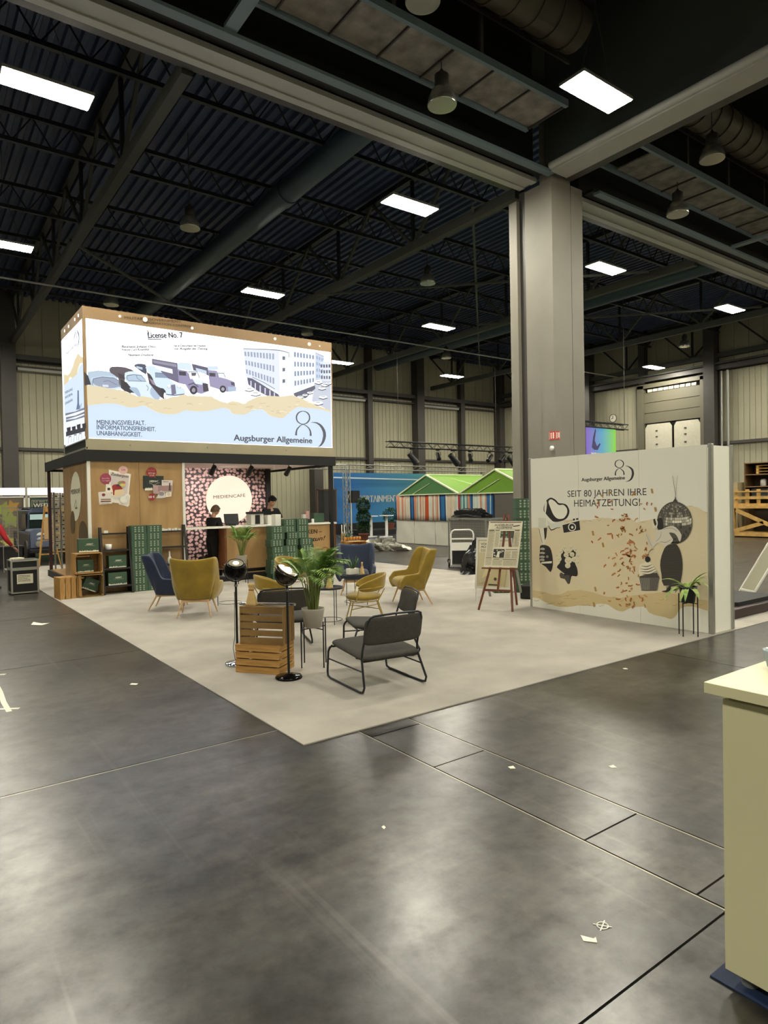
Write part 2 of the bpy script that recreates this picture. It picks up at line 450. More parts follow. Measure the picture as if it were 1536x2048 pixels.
# ---------------------------------------------------------------- ceiling: corrugated deck
cl = thing('ceiling', 'dark corrugated roof deck above the steel trusses', None, kind='structure')
m = MB(); x = -18.; P = []
while x < 36.8:
    P += [(x, 11.75), (x+.11, 11.75), (x+.15, 11.85), (x+.27, 11.85), (x+.30, 11.75)]; x += .30
for i in range(len(P)-1):
    (xa, za), (xb, zb) = P[i], P[i+1]
    if xb-xa < 1e-6: continue
    m.add([(xa, 11.2, za), (xb, 11.2, zb), (xb, 35.1, zb), (xa, 35.1, za)], [(3,2,1,0)])
m.box(-18, 36.8, 11.2, 35.2, 11.9, 12.0)
obj('corrugated_deck', m, M_deck, cl)
obj('flat_deck', MB().box(-18, 36.8, -14.2, 11.2, 12.3, 12.4), M_black, cl)

# ---------------------------------------------------------------- roof trusses (along Y), purlins (along X)
def truss_y(X, y0, y1, zb, zt, light):
    t = thing('roof_truss', 'x', 'truss', (X, 0, 0))
    M = M_truss if light else M_trussd
    obj('bottom_chord', MB().box(-.10, .10, y0, y1, zb, zb+.26), M_truss, t)
    obj('top_chord', MB().box(-.1, .1, y0, y1, zt-.16, zt), M_trussd, t)
    n = int((y1-y0)/2.02)
    for i in range(n+1):
        y = y0+(y1-y0)*i/n
        if i % 2 == 0: obj('strut', MB().beam((0, y, zb+.2), (0, y, zt-.1), .09, .09, up=(0,1,0)), M_trussd, t)
        if i < n:
            y2 = y0+(y1-y0)*(i+1)/n
            a, b = ((y, zb+.2), (y2, zt-.1)) if i % 2 == 0 else ((y, zt-.1), (y2, zb+.2))
            obj('diagonal', MB().beam((0, a[0], a[1]), (0, b[0], b[1]), .08, .08, up=(1,0,0)), M_truss if light else M_trussd, t)
    return t
TL = {-4.3: 'leftmost grey roof truss running down the hall', 4.18: 'roof truss passing over the left end of the lit screen box', 12.6: 'roof truss in line with the big column, right of the lit screen',
      21.1: 'roof truss crossing left of the middle of the back wall', 29.3: 'far roof truss near the corner of the two walls', 36.2: 'roof truss tight along the right wall'}
for X, lb in TL.items():
    t = truss_y(X, 11.3, 34.3, 9.32, 11.6, X in (4.18, 12.6, 21.1, 29.3)); t['label'] = lb; t['group'] = 'roof trusses'
# secondary purlins: lattice bars along X under the deck
PL = ['nearest', 'second', 'third', 'fourth', 'fifth', 'sixth']
for k, Y in enumerate((14.0, 18.05, 22.1, 26.15, 30.2)):
    t = thing('roof_purlin', 'dark lattice purlin under the deck, %s from the front beam' % PL[k], 'purlin', (0, Y, 0), group='roof purlins')
    obj('bottom_chord', MB().box(-17.5, 36, -.05, .05, 10.62, 10.72), M_trussd, t)
    obj('top_chord', MB().box(-17.5, 36, -.05, .05, 11.3, 11.4), M_trussd, t)
    z = MB(); x = -17.5; up = True
    while x < 35.9:
        z.beam((x, 0, 10.67 if up else 11.35), (x+.45, 0, 11.35 if up else 10.67), .03, .03, up=(0,1,0)); x += .45; up = not up
    tag(obj('lattice', z, M_trussd, t), kind='stuff')
# diagonal wind braces
for k, (a, b, lb) in enumerate((((12.2, 12.5, 9.5), (20.3, 20.6, 9.5), 'thin wind brace right of the lamp over the lit screen'), ((20.3, 12.5, 9.32), (12.2, 20.6, 9.32), 'thin wind brace crossing beside the second row of lamps'),
        ((4.0, 20.6, 9.5), (12.2, 28.7, 9.5), 'thin wind brace above the middle of the lit screen'), ((20.3, 20.6, 9.5), (28.4, 28.7, 9.5), 'thin wind brace left of the big column near the back wall'), ((28.4, 12.5, 9.44), (20.3, 20.7, 9.44), 'thin wind brace right of the big column'))):
    obj('wind_brace', MB().beam(a, b, .07, .07), M_truss, None, lb, 'brace')
# long thin pipe along X
obj('sprinkler_pipe', MB().cyl((-17, 24.2, 9.2), (36, 24.2, 9.2), .035, n=8), M_aludull, None, 'thin pale pipe running across the hall below the trusses', 'pipe')
obj('round_duct', MB().cyl((8.9, 12.4, 10.55), (8.9, 34.6, 10.55), .33, n=20).cyl((8.9, 16.4, 10.55), (8.9, 16.8, 10.55), .36, n=20), M_duct, None, 'long round blue-grey duct under the roof left of the lamps', 'duct')
obj('round_duct', MB().cyl((25.0, 12.4, 10.6), (25.0, 34.6, 10.6), .33, n=20), M_duct, None, 'round duct behind the big column near the right wall', 'duct')

# ---------------------------------------------------------------- big column and the portal beams on it
co = thing('column', 'big grey square hall column with exit side flange', None, kind='structure')
obj('shaft', MB().box(12.35, 13.43, 10.05, 10.86, 0, 9.24), M_col, co)
obj('pilaster', MB().box(12.30, 12.98, 10.0, 10.35, 0, 10.9).box(13.0, 13.43, 10.0, 10.05, 0, 9.24), M_col, co)
obj('web', MB().box(12.40, 13.3, 10.86, 11.08, 0, 9.3), M_steel, co)
obj('flange', MB().box(12.29, 13.43, 11.07, 11.32, 0, 9.1), M_col, co)
gx = thing('beam_across', 'wide pale-trimmed portal beam across the hall', None, kind='structure'); gx.name = 'trim_1'
for a, b in ((-18, 12.2), (13.9, 36.4)):
    obj('pale_trim', MB().box(a, b, 10.35, 10.52, 9.24, 9.34).box(a, b, 10.52, 10.72, 9.27, 9.38).box(a, b, 10.72, 10.88, 9.24, 9.36), M_beamlight, gx)
    obj('lower_flange', MB().box(a, b, 9.83, 10.02, 9.24, 9.30), M_beamblue, gx)
    obj('fascia', MB().box(a, b, 10.02, 10.33, 9.36, 9.44), M_black, gx)
    obj('web', MB().box(a, b, 10.45, 10.85, 9.38, 12.3), M_black, gx)
    obj('rear_flange', MB().box(a, b, 10.95, 11.28, 9.40, 9.5).box(a, b, 11.2, 11.28, 9.5, 12.3), M_steel, gx)
gy = thing('beam_along', 'dark fascia portal beam with white trim', None, kind='structure'); gy.name = 'trim_2'
obj('white_trim', MB().box(12.08, 12.62, -14, 9.82, 9.24, 9.33).cyl((12.06, -14, 9.36), (12.06, 9.82, 9.36), .085, n=14), M_beamlight, gy)
obj('fascia', MB().box(12.12, 12.66, -14, 10.0, 9.33, 12.35), M_darkfascia, gy)
obj('rear_flange', MB().box(12.66, 12.95, -14, 9.95, 9.30, 9.36), M_steel, gy)
for X in (-12.2, -4.1, 4.35, 20.5, 28.6):
    obj('cross_flange', MB().box(X-.11, X+.11, 8.6, 9.83, 9.30, 9.36), M_beamblue, gx)

# service walkway with dusty mesh panels, per side of the long beam
for a, b, lb in ((-17.6, 11.05, 'overhead walkway of dusty mesh panels left of the column beam'), (13.4, 36.2, 'overhead walkway of dusty mesh panels right of the column beam')):
    t = thing('overhead_walkway', lb, 'walkway', (0, 0, 0), group='overhead walkways')
    obj('edge_rail', MB().box(a, b, 9.58, 9.66, 9.72, 9.86), M_beamblue, t)
    obj('edge_rail', MB().box(a, b, 8.52, 8.60, 9.72, 9.86), M_beamblue, t)
    x = b
    while x > a+.9:
        obj('mesh_panel', MB().box(x-.98, x-.03, 8.62, 9.56, 9.78, 9.82), M_meshp, t)
        obj('cross_bar', MB().box(x-.03, x+.0, 8.6, 9.58, 9.74, 9.86), M_steel, t); x -= 1.0
    for k in range(int((b-a)/2)):
        obj('hanger', MB().box(a+k*2+.2, a+k*2+.28, 8.54, 8.60, 9.86, 12.3), M_steel, t)
    obj('back_rail', MB().box(a, b, 8.48, 8.52, 10.55, 10.62).box(a, b, 8.48, 8.52, 11.1, 11.16), M_steel, t)
for a, b, lb in ((-17, 10.6, 'ribbed yellowish box duct beside the overhead walkway at top'), (13.6, 36, 'yellowish duct at the upper right beyond the column beam')):
    m = MB().cyl((a, 8.0, 10.75), (b, 8.0, 10.75), .40, n=20)
    x = a+.3
    while x < b: m.cyl((x, 8.0, 10.75), (x+.04, 8.0, 10.75), .43, n=20); x += .5
    obj('ribbed_duct', m, M_duct2, None, lb, 'duct')
obj('joist', MB().box(-17.5, 36, 5.9, 6.1, 11.3, 12.28), M_trussd, None, 'dark joist above the front lamp, nearest the camera', 'joist')

# ---------------------------------------------------------------- LED panel lamps
M_lampglow = mat('lamp_diffuser', 'ffffff', emit=1)
b_ = M_lampglow.node_tree.nodes['Principled BSDF']
b_.inputs['Emission Color'].default_value = (*LAMPCOL, 1); b_.inputs['Emission Strength'].default_value = LAMP
lamp0 = None
LB = {(2.2, 12.75): 'biggest LED panel lamp, hanging at the upper left', (10.3, 12.75): 'LED panel lamp hanging over the middle, left of the big column', (10.3, 7.32): 'LED panel lamp glowing in front of the dark fascia beam, upper right',
      (10.25, 20.9): 'LED panel lamp hanging above the lit screen box', (2.4, 20.9): 'LED panel lamp at the left edge over the lit screen box', (18.4, 21.0): 'LED panel lamp left of the column in the second far row',
      (18.6, 29.1): 'LED panel lamp touching the right edge of the lit screen box', (26.3, 28.9): 'LED panel lamp low before the back wall left of the column', (18.3, 12.75): 'LED panel lamp just right of the big column',
      (26.4, 12.8): 'LED panel lamp at the right edge beyond the column', (34.5, 21.0): 'LED panel lamp above the tall grey door', (18.4, 7.3): 'LED panel lamp cut by the right picture edge'}
def make_lamp(top):
    t = thing('panel_lamp', 'x', 'lamp', (0, 0, 0))
    obj('housing', MB().box(-.72, .72, -.27, .27, .012, .07), M_aludull, t)
    obj('diffuser', MB().box(-.70, .70, -.25, .25, 0, .012), M_lampglow, t)
    obj('suspension_wire', MB().cyl((-.5, 0, .07), (0, 0, 1.5), .006, n=5).cyl((.5, 0, .07), (0, 0, 1.5), .006, n=5).cyl((0, 0, 1.5), (0, 0, top), .006, n=5), M_steel, t)
    return t
LROW = {-9.0: 'far behind the camera', -.9: 'just behind the camera', 7.32: 'in the front row', 12.75: 'in the second row', 20.9: 'in the third row', 29.0: 'in the row nearest the back wall'}
LCOL = {-6.0: 'left of the picture', 2.2: 'over the carpet edge line', 10.3: 'in line with the walkway end', 18.4: 'beyond the column', 26.4: 'well right of the column', 34.5: 'next to the right wall'}
protos = {}
for X in (-6.0, 2.2, 10.3, 18.4, 26.4, 34.5):
    for Y in (-9.0, -.9, 7.32, 12.75, 20.9, 29.0):
        if X < 0 and Y > 25: continue
        if abs(X-2.2) < .1 and abs(Y-7.32) < .1: continue
        key = min(LB, key=lambda k: abs(k[0]-X)+abs(k[1]-Y))
        if abs(key[0]-X)+abs(key[1]-Y) < .6: X2, Y2, lb = key[0], key[1], LB[key]
        else: X2, Y2, lb = X, Y, 'LED panel lamp %s, %s' % (LROW[Y], LCOL[X])
        k = Y > 11
        if k not in protos: protos[k] = q = make_lamp(2.645 if k else 2.63); q.location = (X2, Y2, 9.1); q['label'] = lb; q['group'] = 'LED panel lamps'
        else: dup(protos[k], (X2, Y2, 9.1), 0, lb, 'LED panel lamps')

# old bell reflectors, switched off
M_bell = mat('bell_reflector', 'a7a79c', .22, .75); M_cap = mat('bell_housing', '34322e', .5)
M_bellin = mat('bell_glass', 'c9cbc0', .15, .2)
def make_bell(top):
    t = thing('bell_lamp', 'x', 'lamp', (0, 0, 0))
    obj('shade', MB().lathe([(.26, 0), (.27, .02), (.25, .14), (.19, .27), (.11, .34)], 24), M_bell, t)
    obj('lens', MB().lathe([(.0001, .05), (.16, .045), (.245, .015)], 24), M_bellin, t)
    obj('housing', MB().lathe([(.12, .33), (.13, .36), (.13, .55), (.06, .6), (.02, .66)], 16), M_cap, t)
    obj('pole', MB().cyl((0, 0, .6), (0, 0, top), .012, n=6), M_steel, t)
    return t
bp_ = {}
for (x, y, z, lb) in ((6.49, 7.64, 9.3, 'switched-off bell lamp cut by the top picture edge'), (8.05, 8.99, 8.95, 'bell lamp below the mesh walkway left of the brightest right lamp'),
        (6.36, 17.26, 9.2, 'bell lamp left of the round duct above the lit screen'), (6.32, 25.4, 9.2, 'bell lamp just above the top left corner of the lit screen box'),
        (14.61, 17.2, 9.2, 'bell lamp hanging left of the column above the second lamp row'), (14.78, 7.52, 9.3, 'bell lamp below the yellow duct at the upper right'),
        (16.07, 9.07, 8.95, 'bell lamp right of the column under the walkway'), (23.0, 25.7, 9.2, 'small far bell lamp before the back wall'),
        (31.5, 17.5, 9.2, 'small far bell lamp above the tall door'), (14.5, 25.3, 9.2, 'bell lamp above the right end of the lit screen box')):
    k = z+0. if z < 9.1 else (2.42 if x > 14 else 1.05) if y < 9 else 2.545
    if k not in bp_: bp_[k] = q = make_bell(.83 if z < 9.1 else k); q.location = (x, y, z); q['label'] = lb; q['group'] = 'bell lamps'
    else: dup(bp_[k], (x, y, z), 0, lb, 'bell lamps')
# flat prints, one outline per line: kind, ink, lit, then integer u v (w) pairs on the plane of each board; first line = units per metre
PR = {}
PR['led_front'] = """200
p f6f6f8 1 615 1132 1787 1133 1783 642 612 643
p e3e8ef 1 614 781 627 783 646 787 665 790 681 793 697 795 711 796 724 795 735 794 746 792 755 789 764 786 773 784 787 784 801 786 814 789 823 792 831 795 838 797 846 795 854 791 863 786 873 781 884 776 896 771 909 768 923 766 938 766 952 766 967 768 981 771 994 776 1006 783 1016 788 1024 789 1031 788 1041 788 1058 788 1079 788 1100 789 1118 792 1135 796 1151 800 1166 804 1180 809 1193 811 1205 812 1216 810 1226 807 1232 801 1237 793 1245 788 1260 786 1278 786 1294 787 1305 790 1315 794 1323 798 1330 802 1335 806 1344 810 1359 815 1378 818 1394 819 1406 813 1416 805 1425 797 1433 793 1440 790 1450 787 1467 784 1486 782 1503 783 1514 789 1522 798 1530 806 1541 815 1552 823 1563 830 1572 836 1580 841 1591 844 1605 845 1623 844 1640 843 1658 843 1676 843 1697 842 1726 838 1759 834 1782 830 1783 642 612 643
p c3d3e6 1 614 774 627 777 646 781 665 784 681 787 696 789 711 789 724 789 735 788 746 786 755 783 764 780 773 778 786 778 801 780 814 782 823 786 831 789 838 790 846 788 854 784 863 780 873 775 884 769 896 765 909 762 923 760 938 759 952 759 967 761 981 764 994 770 1006 776 1016 781 1024 783 1031 782 1041 781 1058 781 1079 781 1100 783 1117 785 1134 789 1150 793 1166 797 1180 802 1193 804 1205 805 1216 803 1226 800 1232 794 1237 786 1245 781 1259 779 1277 779 1293 780 1305 783 1315 786 1323 790 1330 795 1335 799 1343 803 1359 807 1378 811 1394 811 1406 806 1416 797 1424 790 1432 786 1440 782 1450 780 1467 777 1486 775 1503 776 1513 782 1521 790 1530 799 1541 807 1552 816 1563 823 1572 829 1580 834 1590 837 1605 837 1622 836 1640 835 1658 835 1676 835 1697 834 1726 831 1759 826 1782 823 1783 642 612 643
p b9bfcc 1 1688 967 1785 995 1781 825 1669 872
p d2d8e6 1 1306 1089 1492 1106 1490 895 1315 960
p e9edf6 1 1492 1106 1545 1099 1538 924 1490 895
p dde3ef 1 1545 1104 1571 1122 1692 1112 1688 957 1570 907 1538 922
p b9c4d8 1 1695 1117 1743 1103 1740 991 1691 976
p cfd6e4 1 1719 1073 1787 1081 1785 983 1723 979
s 5d6474 1 1303 1090 16 1432 1102 18 1492 1106 23 1545 1100 20 1545 1078 15
s 6d7484 1 1695 1118 16 1743 1105 19 1744 1086 14
q 8b96ad 1 1309 1077 1318 1078 1320 1057 1311 1057 1313 1037 1321 1036 1322 1015 1314 1017 1316 996 1324 995 1325 974 1317 976 1325 1078 1334 1079 1335 1057 1327 1057 1328 1036 1336 1035 1338 1014 1329 1015 1331 993 1339 992 1340 970 1332 972 1341 1079 1350 1080 1351 1057 1342 1057 1343 1035 1352 1034 1353 1012 1344 1013 1346 990 1354 989 1355 966 1347 968 1357 1080 1366 1080 1367 1057 1358 1057 1359 1034 1367 1033 1368 1010 1360 1011 1361 988 1369 986 1370 962 1362 964 1373 1081 1382 1081 1382 1057 1374 1057 1374 1033 1383 1032 1384 1008 1375 1009 1376 985 1384 983 1385 958 1377 961 1389 1082 1398 1082 1398 1057 1390 1057 1390 1032 1399 1031 1399 1006 1391 1007 1391 982 1400 980 1400 954 1392 957 1405 1083 1414 1083 1415 1057 1406 1057 1406 1031 1415 1030 1415 1004 1406 1005 1407 979 1415 977 1415 950 1407 953 1422 1084 1431 1084 1431 1057 1422 1057 1422 1030 1431 1029 1431 1002 1422 1003 1422 976 1431 974 1431 946 1422 949 1438 1085 1447 1085 1447 1057 1438 1057 1438 1029 1447 1028 1446 1000 1438 1001 1438 973 1446 971 1446 942 1437 945 1455 1086 1464 1086 1463 1057 1454 1057 1454 1028 1463 1027 1462 997 1454 999 1453 970 1462 968 1461 938 1453 941
q 59606f 1 1509 1078 1524 1079 1523 1062 1509 1061 1508 1021 1522 1023 1522 1007 1508 1004 1507 965 1521 968 1521 951 1506 948
q 76819a 1 1574 1107 1583 1107 1583 1083 1574 1083 1574 1059 1582 1060 1582 1036 1574 1035 1574 1012 1582 1013 1582 989 1573 988 1573 964 1582 966 1581 942 1573 940 1591 1106 1600 1106 1599 1083 1591 1083 1591 1060 1599 1061 1599 1038 1591 1037 1590 1014 1599 1015 1599 992 1590 991 1590 967 1598 969 1598 947 1590 944 1608 1106 1617 1105 1617 1083 1608 1083 1608 1061 1616 1061 1616 1039 1608 1039 1607 1016 1616 1017 1615 995 1607 994 1607 971 1615 973 1615 951 1607 949 1625 1105 1634 1105 1634 1083 1625 1083 1625 1062 1633 1062 1633 1041 1625 1040 1624 1018 1633 1020 1632 998 1624 997 1624 975 1632 977 1632 956 1623 953 1643 1104 1651 1104 1651 1084 1642 1084 1642 1063 1651 1063 1650 1042 1642 1042 1641 1021 1650 1022 1650 1001 1641 1000 1641 979 1649 981 1649 960 1640 958 1660 1104 1669 1103 1668 1084 1660 1084 1659 1063 1668 1064 1668 1044 1659 1043 1659 1023 1667 1024 1667 1004 1658 1003 1658 983 1666 985 1666 965 1657 963 1677 1103 1686 1103 1686 1084 1677 1084 1677 1064 1685 1065 1685 1046 1676 1045 1676 1025 1685 1027 1684 1008 1675 1006 1675 987 1684 989 1683 970 1675 967
q 8fa0bd 1 1700 1103 1709 1101 1709 1085 1700 1087 1699 1071 1708 1070 1708 1054 1699 1055 1699 1039 1708 1039 1707 1023 1698 1023 1698 1007 1707 1008 1706 992 1698 991 1715 1099 1724 1097 1723 1082 1715 1084 1714 1069 1723 1067 1723 1053 1714 1054 1714 1039 1722 1038 1722 1024 1713 1023 1713 1008 1722 1009 1721 995 1712 993 1730 1095 1739 1092 1738 1079 1729 1081 1729 1066 1738 1065 1738 1051 1729 1052 1728 1038 1737 1038 1737 1024 1728 1024 1728 1010 1737 1011 1736 997 1727 996
q 4c5166 1 1724 1061 1733 1063 1734 1047 1724 1046 1725 1033 1734 1034 1734 1018 1725 1017 1725 1004 1735 1005 1735 989 1726 988 1740 1063 1750 1064 1750 1048 1740 1047 1740 1034 1750 1035 1750 1019 1741 1018 1741 1005 1750 1006 1750 990 1741 990 1756 1065 1766 1066 1766 1050 1756 1049 1756 1036 1766 1037 1765 1021 1756 1020 1756 1007 1765 1008 1765 992 1756 991 1772 1067 1782 1068 1782 1052 1772 1051 1772 1038 1781 1039 1781 1023 1772 1022 1772 1008 1781 1009 1781 993 1771 992
p 53506a 1 1320 957 1347 954 1482 891 1492 877 1437 873 1376 896 1326 924
p c9cfdd 1 1337 944 1343 942 1342 904 1336 903
p c9cfdd 1 1359 935 1365 934 1364 899 1358 898
p c9cfdd 1 1384 926 1390 925 1390 892 1383 892
p c9cfdd 1 1409 916 1416 915 1415 886 1409 886
p c9cfdd 1 1435 907 1441 906 1441 880 1434 880
p c9cfdd 1 1458 898 1464 897 1464 875 1458 874
s 6a7080 1 1347 961 14 1407 941 15 1464 915 15
p 55586a 1 1565 902 1688 953 1691 937 1636 884 1597 881 1570 891
p f4f6fa 1 1354 904 1351 899 1342 895 1331 893 1319 893 1311 895 1308 900 1311 904 1320 908 1331 910 1343 910 1351 908
s 3d4250 1 1308 894 20 1331 891 20 1354 899 19
s 6b7080 1 1320 905 12 1340 906 12
p f4f6fa 1 1389 886 1386 880 1376 876 1363 873 1350 874 1340 877 1337 881 1340 887 1350 891 1363 894 1376 893 1386 890
s 3d4250 1 1337 875 20 1363 871 20 1389 881 20
s 6b7080 1 1350 887 12 1374 888 12
p f4f6fa 1 1734 971 1731 966 1723 962 1711 960 1700 960 1691 963 1688 967 1692 971 1700 975 1711 977 1723 977 1731 975
s 3d4250 1 1688 962 22 1711 959 22 1734 967 22
s 6b7080 1 1700 972 14 1720 972 14
p f4f6fa 1 1754 943 1751 938 1742 934 1730 932 1719 933 1711 935 1708 939 1711 943 1719 947 1731 949 1742 949 1751 947
s 3d4250 1 1708 934 22 1730 931 22 1754 939 22
s 6b7080 1 1719 944 13 1740 944 13
p f4f6fa 1 1772 962 1769 957 1760 953 1748 951 1737 951 1728 954 1725 958 1728 962 1737 966 1749 968 1760 968 1769 966
s 3d4250 1 1725 953 22 1748 950 22 1772 958 22
s 6b7080 1 1737 963 14 1758 963 14
p f4f6fa 1 1787 971 1784 967 1778 964 1769 963 1760 963 1754 964 1751 967 1754 971 1760 974 1769 975 1778 975 1784 973
s 3d4250 1 1751 964 22 1769 961 22 1787 968 22
s 6b7080 1 1760 971 14 1776 972 14
p f4f6fa 1 1761 898 1757 894 1748 890 1735 887 1722 888 1713 890 1710 894 1714 899 1723 903 1736 906 1748 905 1758 903
s 3d4250 1 1710 889 21 1735 886 22 1761 894 21
s 6b7080 1 1723 900 13 1746 901 14
p f4f6fa 1 1735 867 1731 861 1720 857 1706 854 1691 855 1681 858 1677 862 1681 868 1692 872 1706 875 1720 875 1731 872
s 3d4250 1 1677 856 22 1706 852 22 1735 862 21
s 6b7080 1 1692 868 13 1717 869 14
p f4f6fa 1 1623 888 1620 884 1612 880 1602 879 1593 879 1585 881 1583 885 1586 888 1593 892 1603 893 1613 893 1620 891
s 3d4250 1 1583 880 21 1602 877 21 1622 884 22
s 6b7080 1 1593 889 13 1611 889 14
p f4f6fa 1 1647 899 1645 896 1639 893 1630 892 1622 892 1616 894 1614 897 1616 900 1622 903 1631 904 1639 904 1645 902
s 3d4250 1 1614 893 20 1630 891 20 1647 896 22
s 6b7080 1 1622 900 12 1637 901 14
p f4f6fa 1 1676 914 1673 911 1667 908 1659 906 1650 906 1644 908 1642 911 1644 914 1651 917 1659 919 1667 919 1674 917
s 3d4250 1 1642 907 20 1659 905 21 1676 911 21
s 6b7080 1 1651 915 14 1666 915 14
s 7d8498 1 1411 1107 12 1419 1119 12 1427 1109 12
s 7d8498 1 1437 1121 12 1450 1123 12 1442 1109 12
s 7d8498 1 1487 1127 16 1487 1116 15
t 26262e 1 4.329 5.413 5.087 5.521 0.118 0.045 0|License No. 7
s 50505a 1 864 1077 18 922 1085 19
s 50505a 1 862 1115 17 867 1107 25 867 1080 20
t 2c2c36 1 3.774 5.138 4.480 5.224 0.045 0.05 0.3|Baumann Johann Otto
t 2c2c36 1 3.772 5.070 4.343 5.149 0.045 0.05 0.3|Frenzel Curt Rosenthal
t 2c2c36 1 3.903 4.978 4.434 5.040 0.046 0.05 0.3|Naumann Druckerei
t 2c2c36 1 4.885 5.293 5.611 5.383 0.048 0.05 0.3|hat in Deutschland die Erlaubnis
t 2c2c36 1 4.884 5.229 5.655 5.322 0.047 0.05 0.3|zur Ausgabe der Zeitung
s b9bac0 1 750 1046 8 941 1069 8
s b9bac0 1 962 1074 9 1141 1095 9
s b9bac0 1 751 981 8 774 982 8
s b9bac0 1 778 979 8 868 987 8
s b9bac0 1 790 972 8 851 977 8
s b9bac0 1 968 1022 9 1130 1039 9
s b9bac0 1 987 1031 9 1121 1045 9
s c6c8ce 1 987 1007 8 1121 1020 9
s c6c8ce 1 987 1001 8 1121 1014 9
s c6c8ce 1 986 995 9 1120 1008 9
s c6c8ce 1 986 989 9 1120 1001 9
s c6c8ce 1 986 983 8 1120 995 9
p a9bccd 1 620 859 618 912 660 922 706 921 731 907 748 856 697 843 644 855
p c3d4e3 1 631 888 675 901 725 903 742 886 748 854 697 843 642 855
p 8e98ad 1 637 886 653 892 675 896 699 897 721 896 732 892 738 885 744 874 742 863 723 856 697 852 668 855 644 861 635 874
s 555b6c 1 636 861 10 639 886 12 675 897 12 721 897 12 740 886 12 743 861 10
p c9d2e0 1 674 865 697 866 699 857 676 856
s 4d5265 1 678 878 8 698 884 8 732 869 8
p 2d2b33 1 606 911 620 896 630 861 606 856
p 544c55 1 703 930 705 937 714 943 738 946 765 946 790 940 803 933 789 930 769 923 763 906 764 884 777 860 789 841 785 837 775 842 761 846 748 856 742 876 737 898 722 909 708 917 703 924
p 37323c 1 735 920 763 912 765 894 743 898
p 2a2830 1 746 894 776 881 807 840 775 842 750 858
p cddced 1 765 923 781 930 801 933 819 929 835 922 845 908 855 894 873 885 890 876 901 869 908 859 911 841 909 825 903 819 888 818 853 820 819 826 806 836 799 850 787 864 776 877 770 884 766 892 763 908
p a8bccf 1 773 913 785 918 801 919 817 920 833 917 849 907 851 897 815 891 776 891 768 902
s 454b5c 1 773 893 10 773 911 12 801 919 12 833 918 12 852 895 12 776 890 10
s 454b5c 1 811 919 10 815 905 8 833 895 8
p 9fb2c6 1 781 861 794 865 810 865 818 858 823 848 827 836 827 827 822 825 815 828 805 837 795 847 785 855
p a3b4c9 1 873 871 885 876 898 875 906 865 909 851 910 835 906 823 898 818 889 820 877 830 868 843 868 858
s 5a6578 1 853 879 13 861 868 12 856 855 10
p 444a5d 1 804 957 808 962 818 966 834 968 849 967 854 960 854 951 856 936 852 925 835 933 818 945 808 952
p aebdd0 1 812 957 838 953 838 943 814 948
p 3b3540 1 855 936 870 927 898 883 919 873 933 827 914 830 865 887
p 8d8196 1 864 910 895 896 900 877 878 886
p c7d9ea 1 850 954 861 962 879 964 899 962 919 955 933 940 946 922 961 907 977 895 997 887 1014 879 1022 866 1020 853 1002 846 978 841 960 837 944 838 931 854 919 870 906 874 894 879 886 895 878 915 862 937
p 7f8ea6 1 891 936 936 938 946 918 895 915
s 59607a 1 893 915 13 891 936 12 937 937 13 948 916 10
p 2b2a33 1 917 872 926 870 934 861 937 845 937 829 932 823 924 824 917 833 912 847 913 862
p 6e6a84 1 958 889 977 893 981 852 961 844
p f5f7fa 1 957 882 957 879 954 875 951 873 948 873 945 875 943 877 943 881 944 885 946 888 949 890 952 890 955 889 957 886
s 454b5c 1 943 881 8 946 874 8 954 875 8 957 882 8
p f5f7fa 1 1002 886 1001 882 999 879 996 877 993 877 990 878 988 881 987 885 988 889 990 892 993 894 997 894 999 893 1001 890
s 454b5c 1 987 885 9 990 878 8 999 879 8 1002 886 8
s 4c5265 1 936 846 20 974 845 19 1018 854 18
p e2e9f2 1 937 840 936 833 934 827 931 825 928 827 926 832 925 839 926 846 928 852 931 854 934 852 936 847
p 63607a 1 879 995 989 988 996 900 951 915 917 942 915 960 879 971
p 8b8798 1 883 989 985 982 986 970 885 978
p eef2f8 1 891 969 966 959 968 939 917 947 893 955
p c9d8e8 1 989 985 1007 994 1052 992 1056 959 1006 963 990 959
p 8d86a9 1 990 961 1033 957 1046 924 1088 924 1127 904 1132 877 1096 861 1040 870 1023 897 994 900
p 3a3744 1 995 953 1026 954 1028 936 996 935
p eaf1f8 1 1038 955 1079 959 1088 932 1046 928
s 4b4c60 1 1040 930 14 1038 955 18 1079 960 18 1089 931 14
p 55525f 1 1051 952 1075 954 1070 940 1053 938
p d3deec 1 1055 925 1097 923 1127 912 1097 902 1069 904
p 3a3744 1 1102 911 1127 909 1130 877 1105 871
p 2c2b36 1 1077 876 1076 869 1072 862 1066 857 1059 855 1053 856 1047 860 1043 866 1042 873 1044 881 1048 888 1053 893 1060 895 1067 894 1073 890 1076 884
p 8f8f9d 1 1068 876 1067 870 1064 867 1060 865 1055 866 1052 869 1051 874 1053 879 1056 883 1060 885 1064 884 1067 880
s 565467 1 1036 896 27 1060 906 37 1082 891 28
p 55536a 1 1054 992 1129 983 1132 946 1091 960 1061 963
p b8c8da 1 1071 976 1122 968 1122 951 1075 961
p c3d2e4 1 1127 988 1175 995 1179 978 1129 970
p 918bab 1 1129 971 1170 973 1184 945 1218 940 1254 930 1262 899 1221 880 1173 890 1136 898
p 3a3744 1 1134 960 1163 961 1164 945 1136 944
p dbe7f0 1 1174 962 1204 964 1211 946 1180 943
s 4b4c60 1 1178 943 14 1174 963 19 1204 965 18 1212 945 14
p 2c2b36 1 1214 893 1212 886 1209 880 1204 876 1198 874 1192 875 1187 878 1183 884 1182 890 1184 896 1187 902 1192 906 1198 908 1204 907 1209 904 1213 899
p 9a9aa8 1 1206 892 1205 888 1202 884 1198 883 1194 884 1191 886 1190 891 1191 895 1194 898 1198 900 1202 899 1205 896
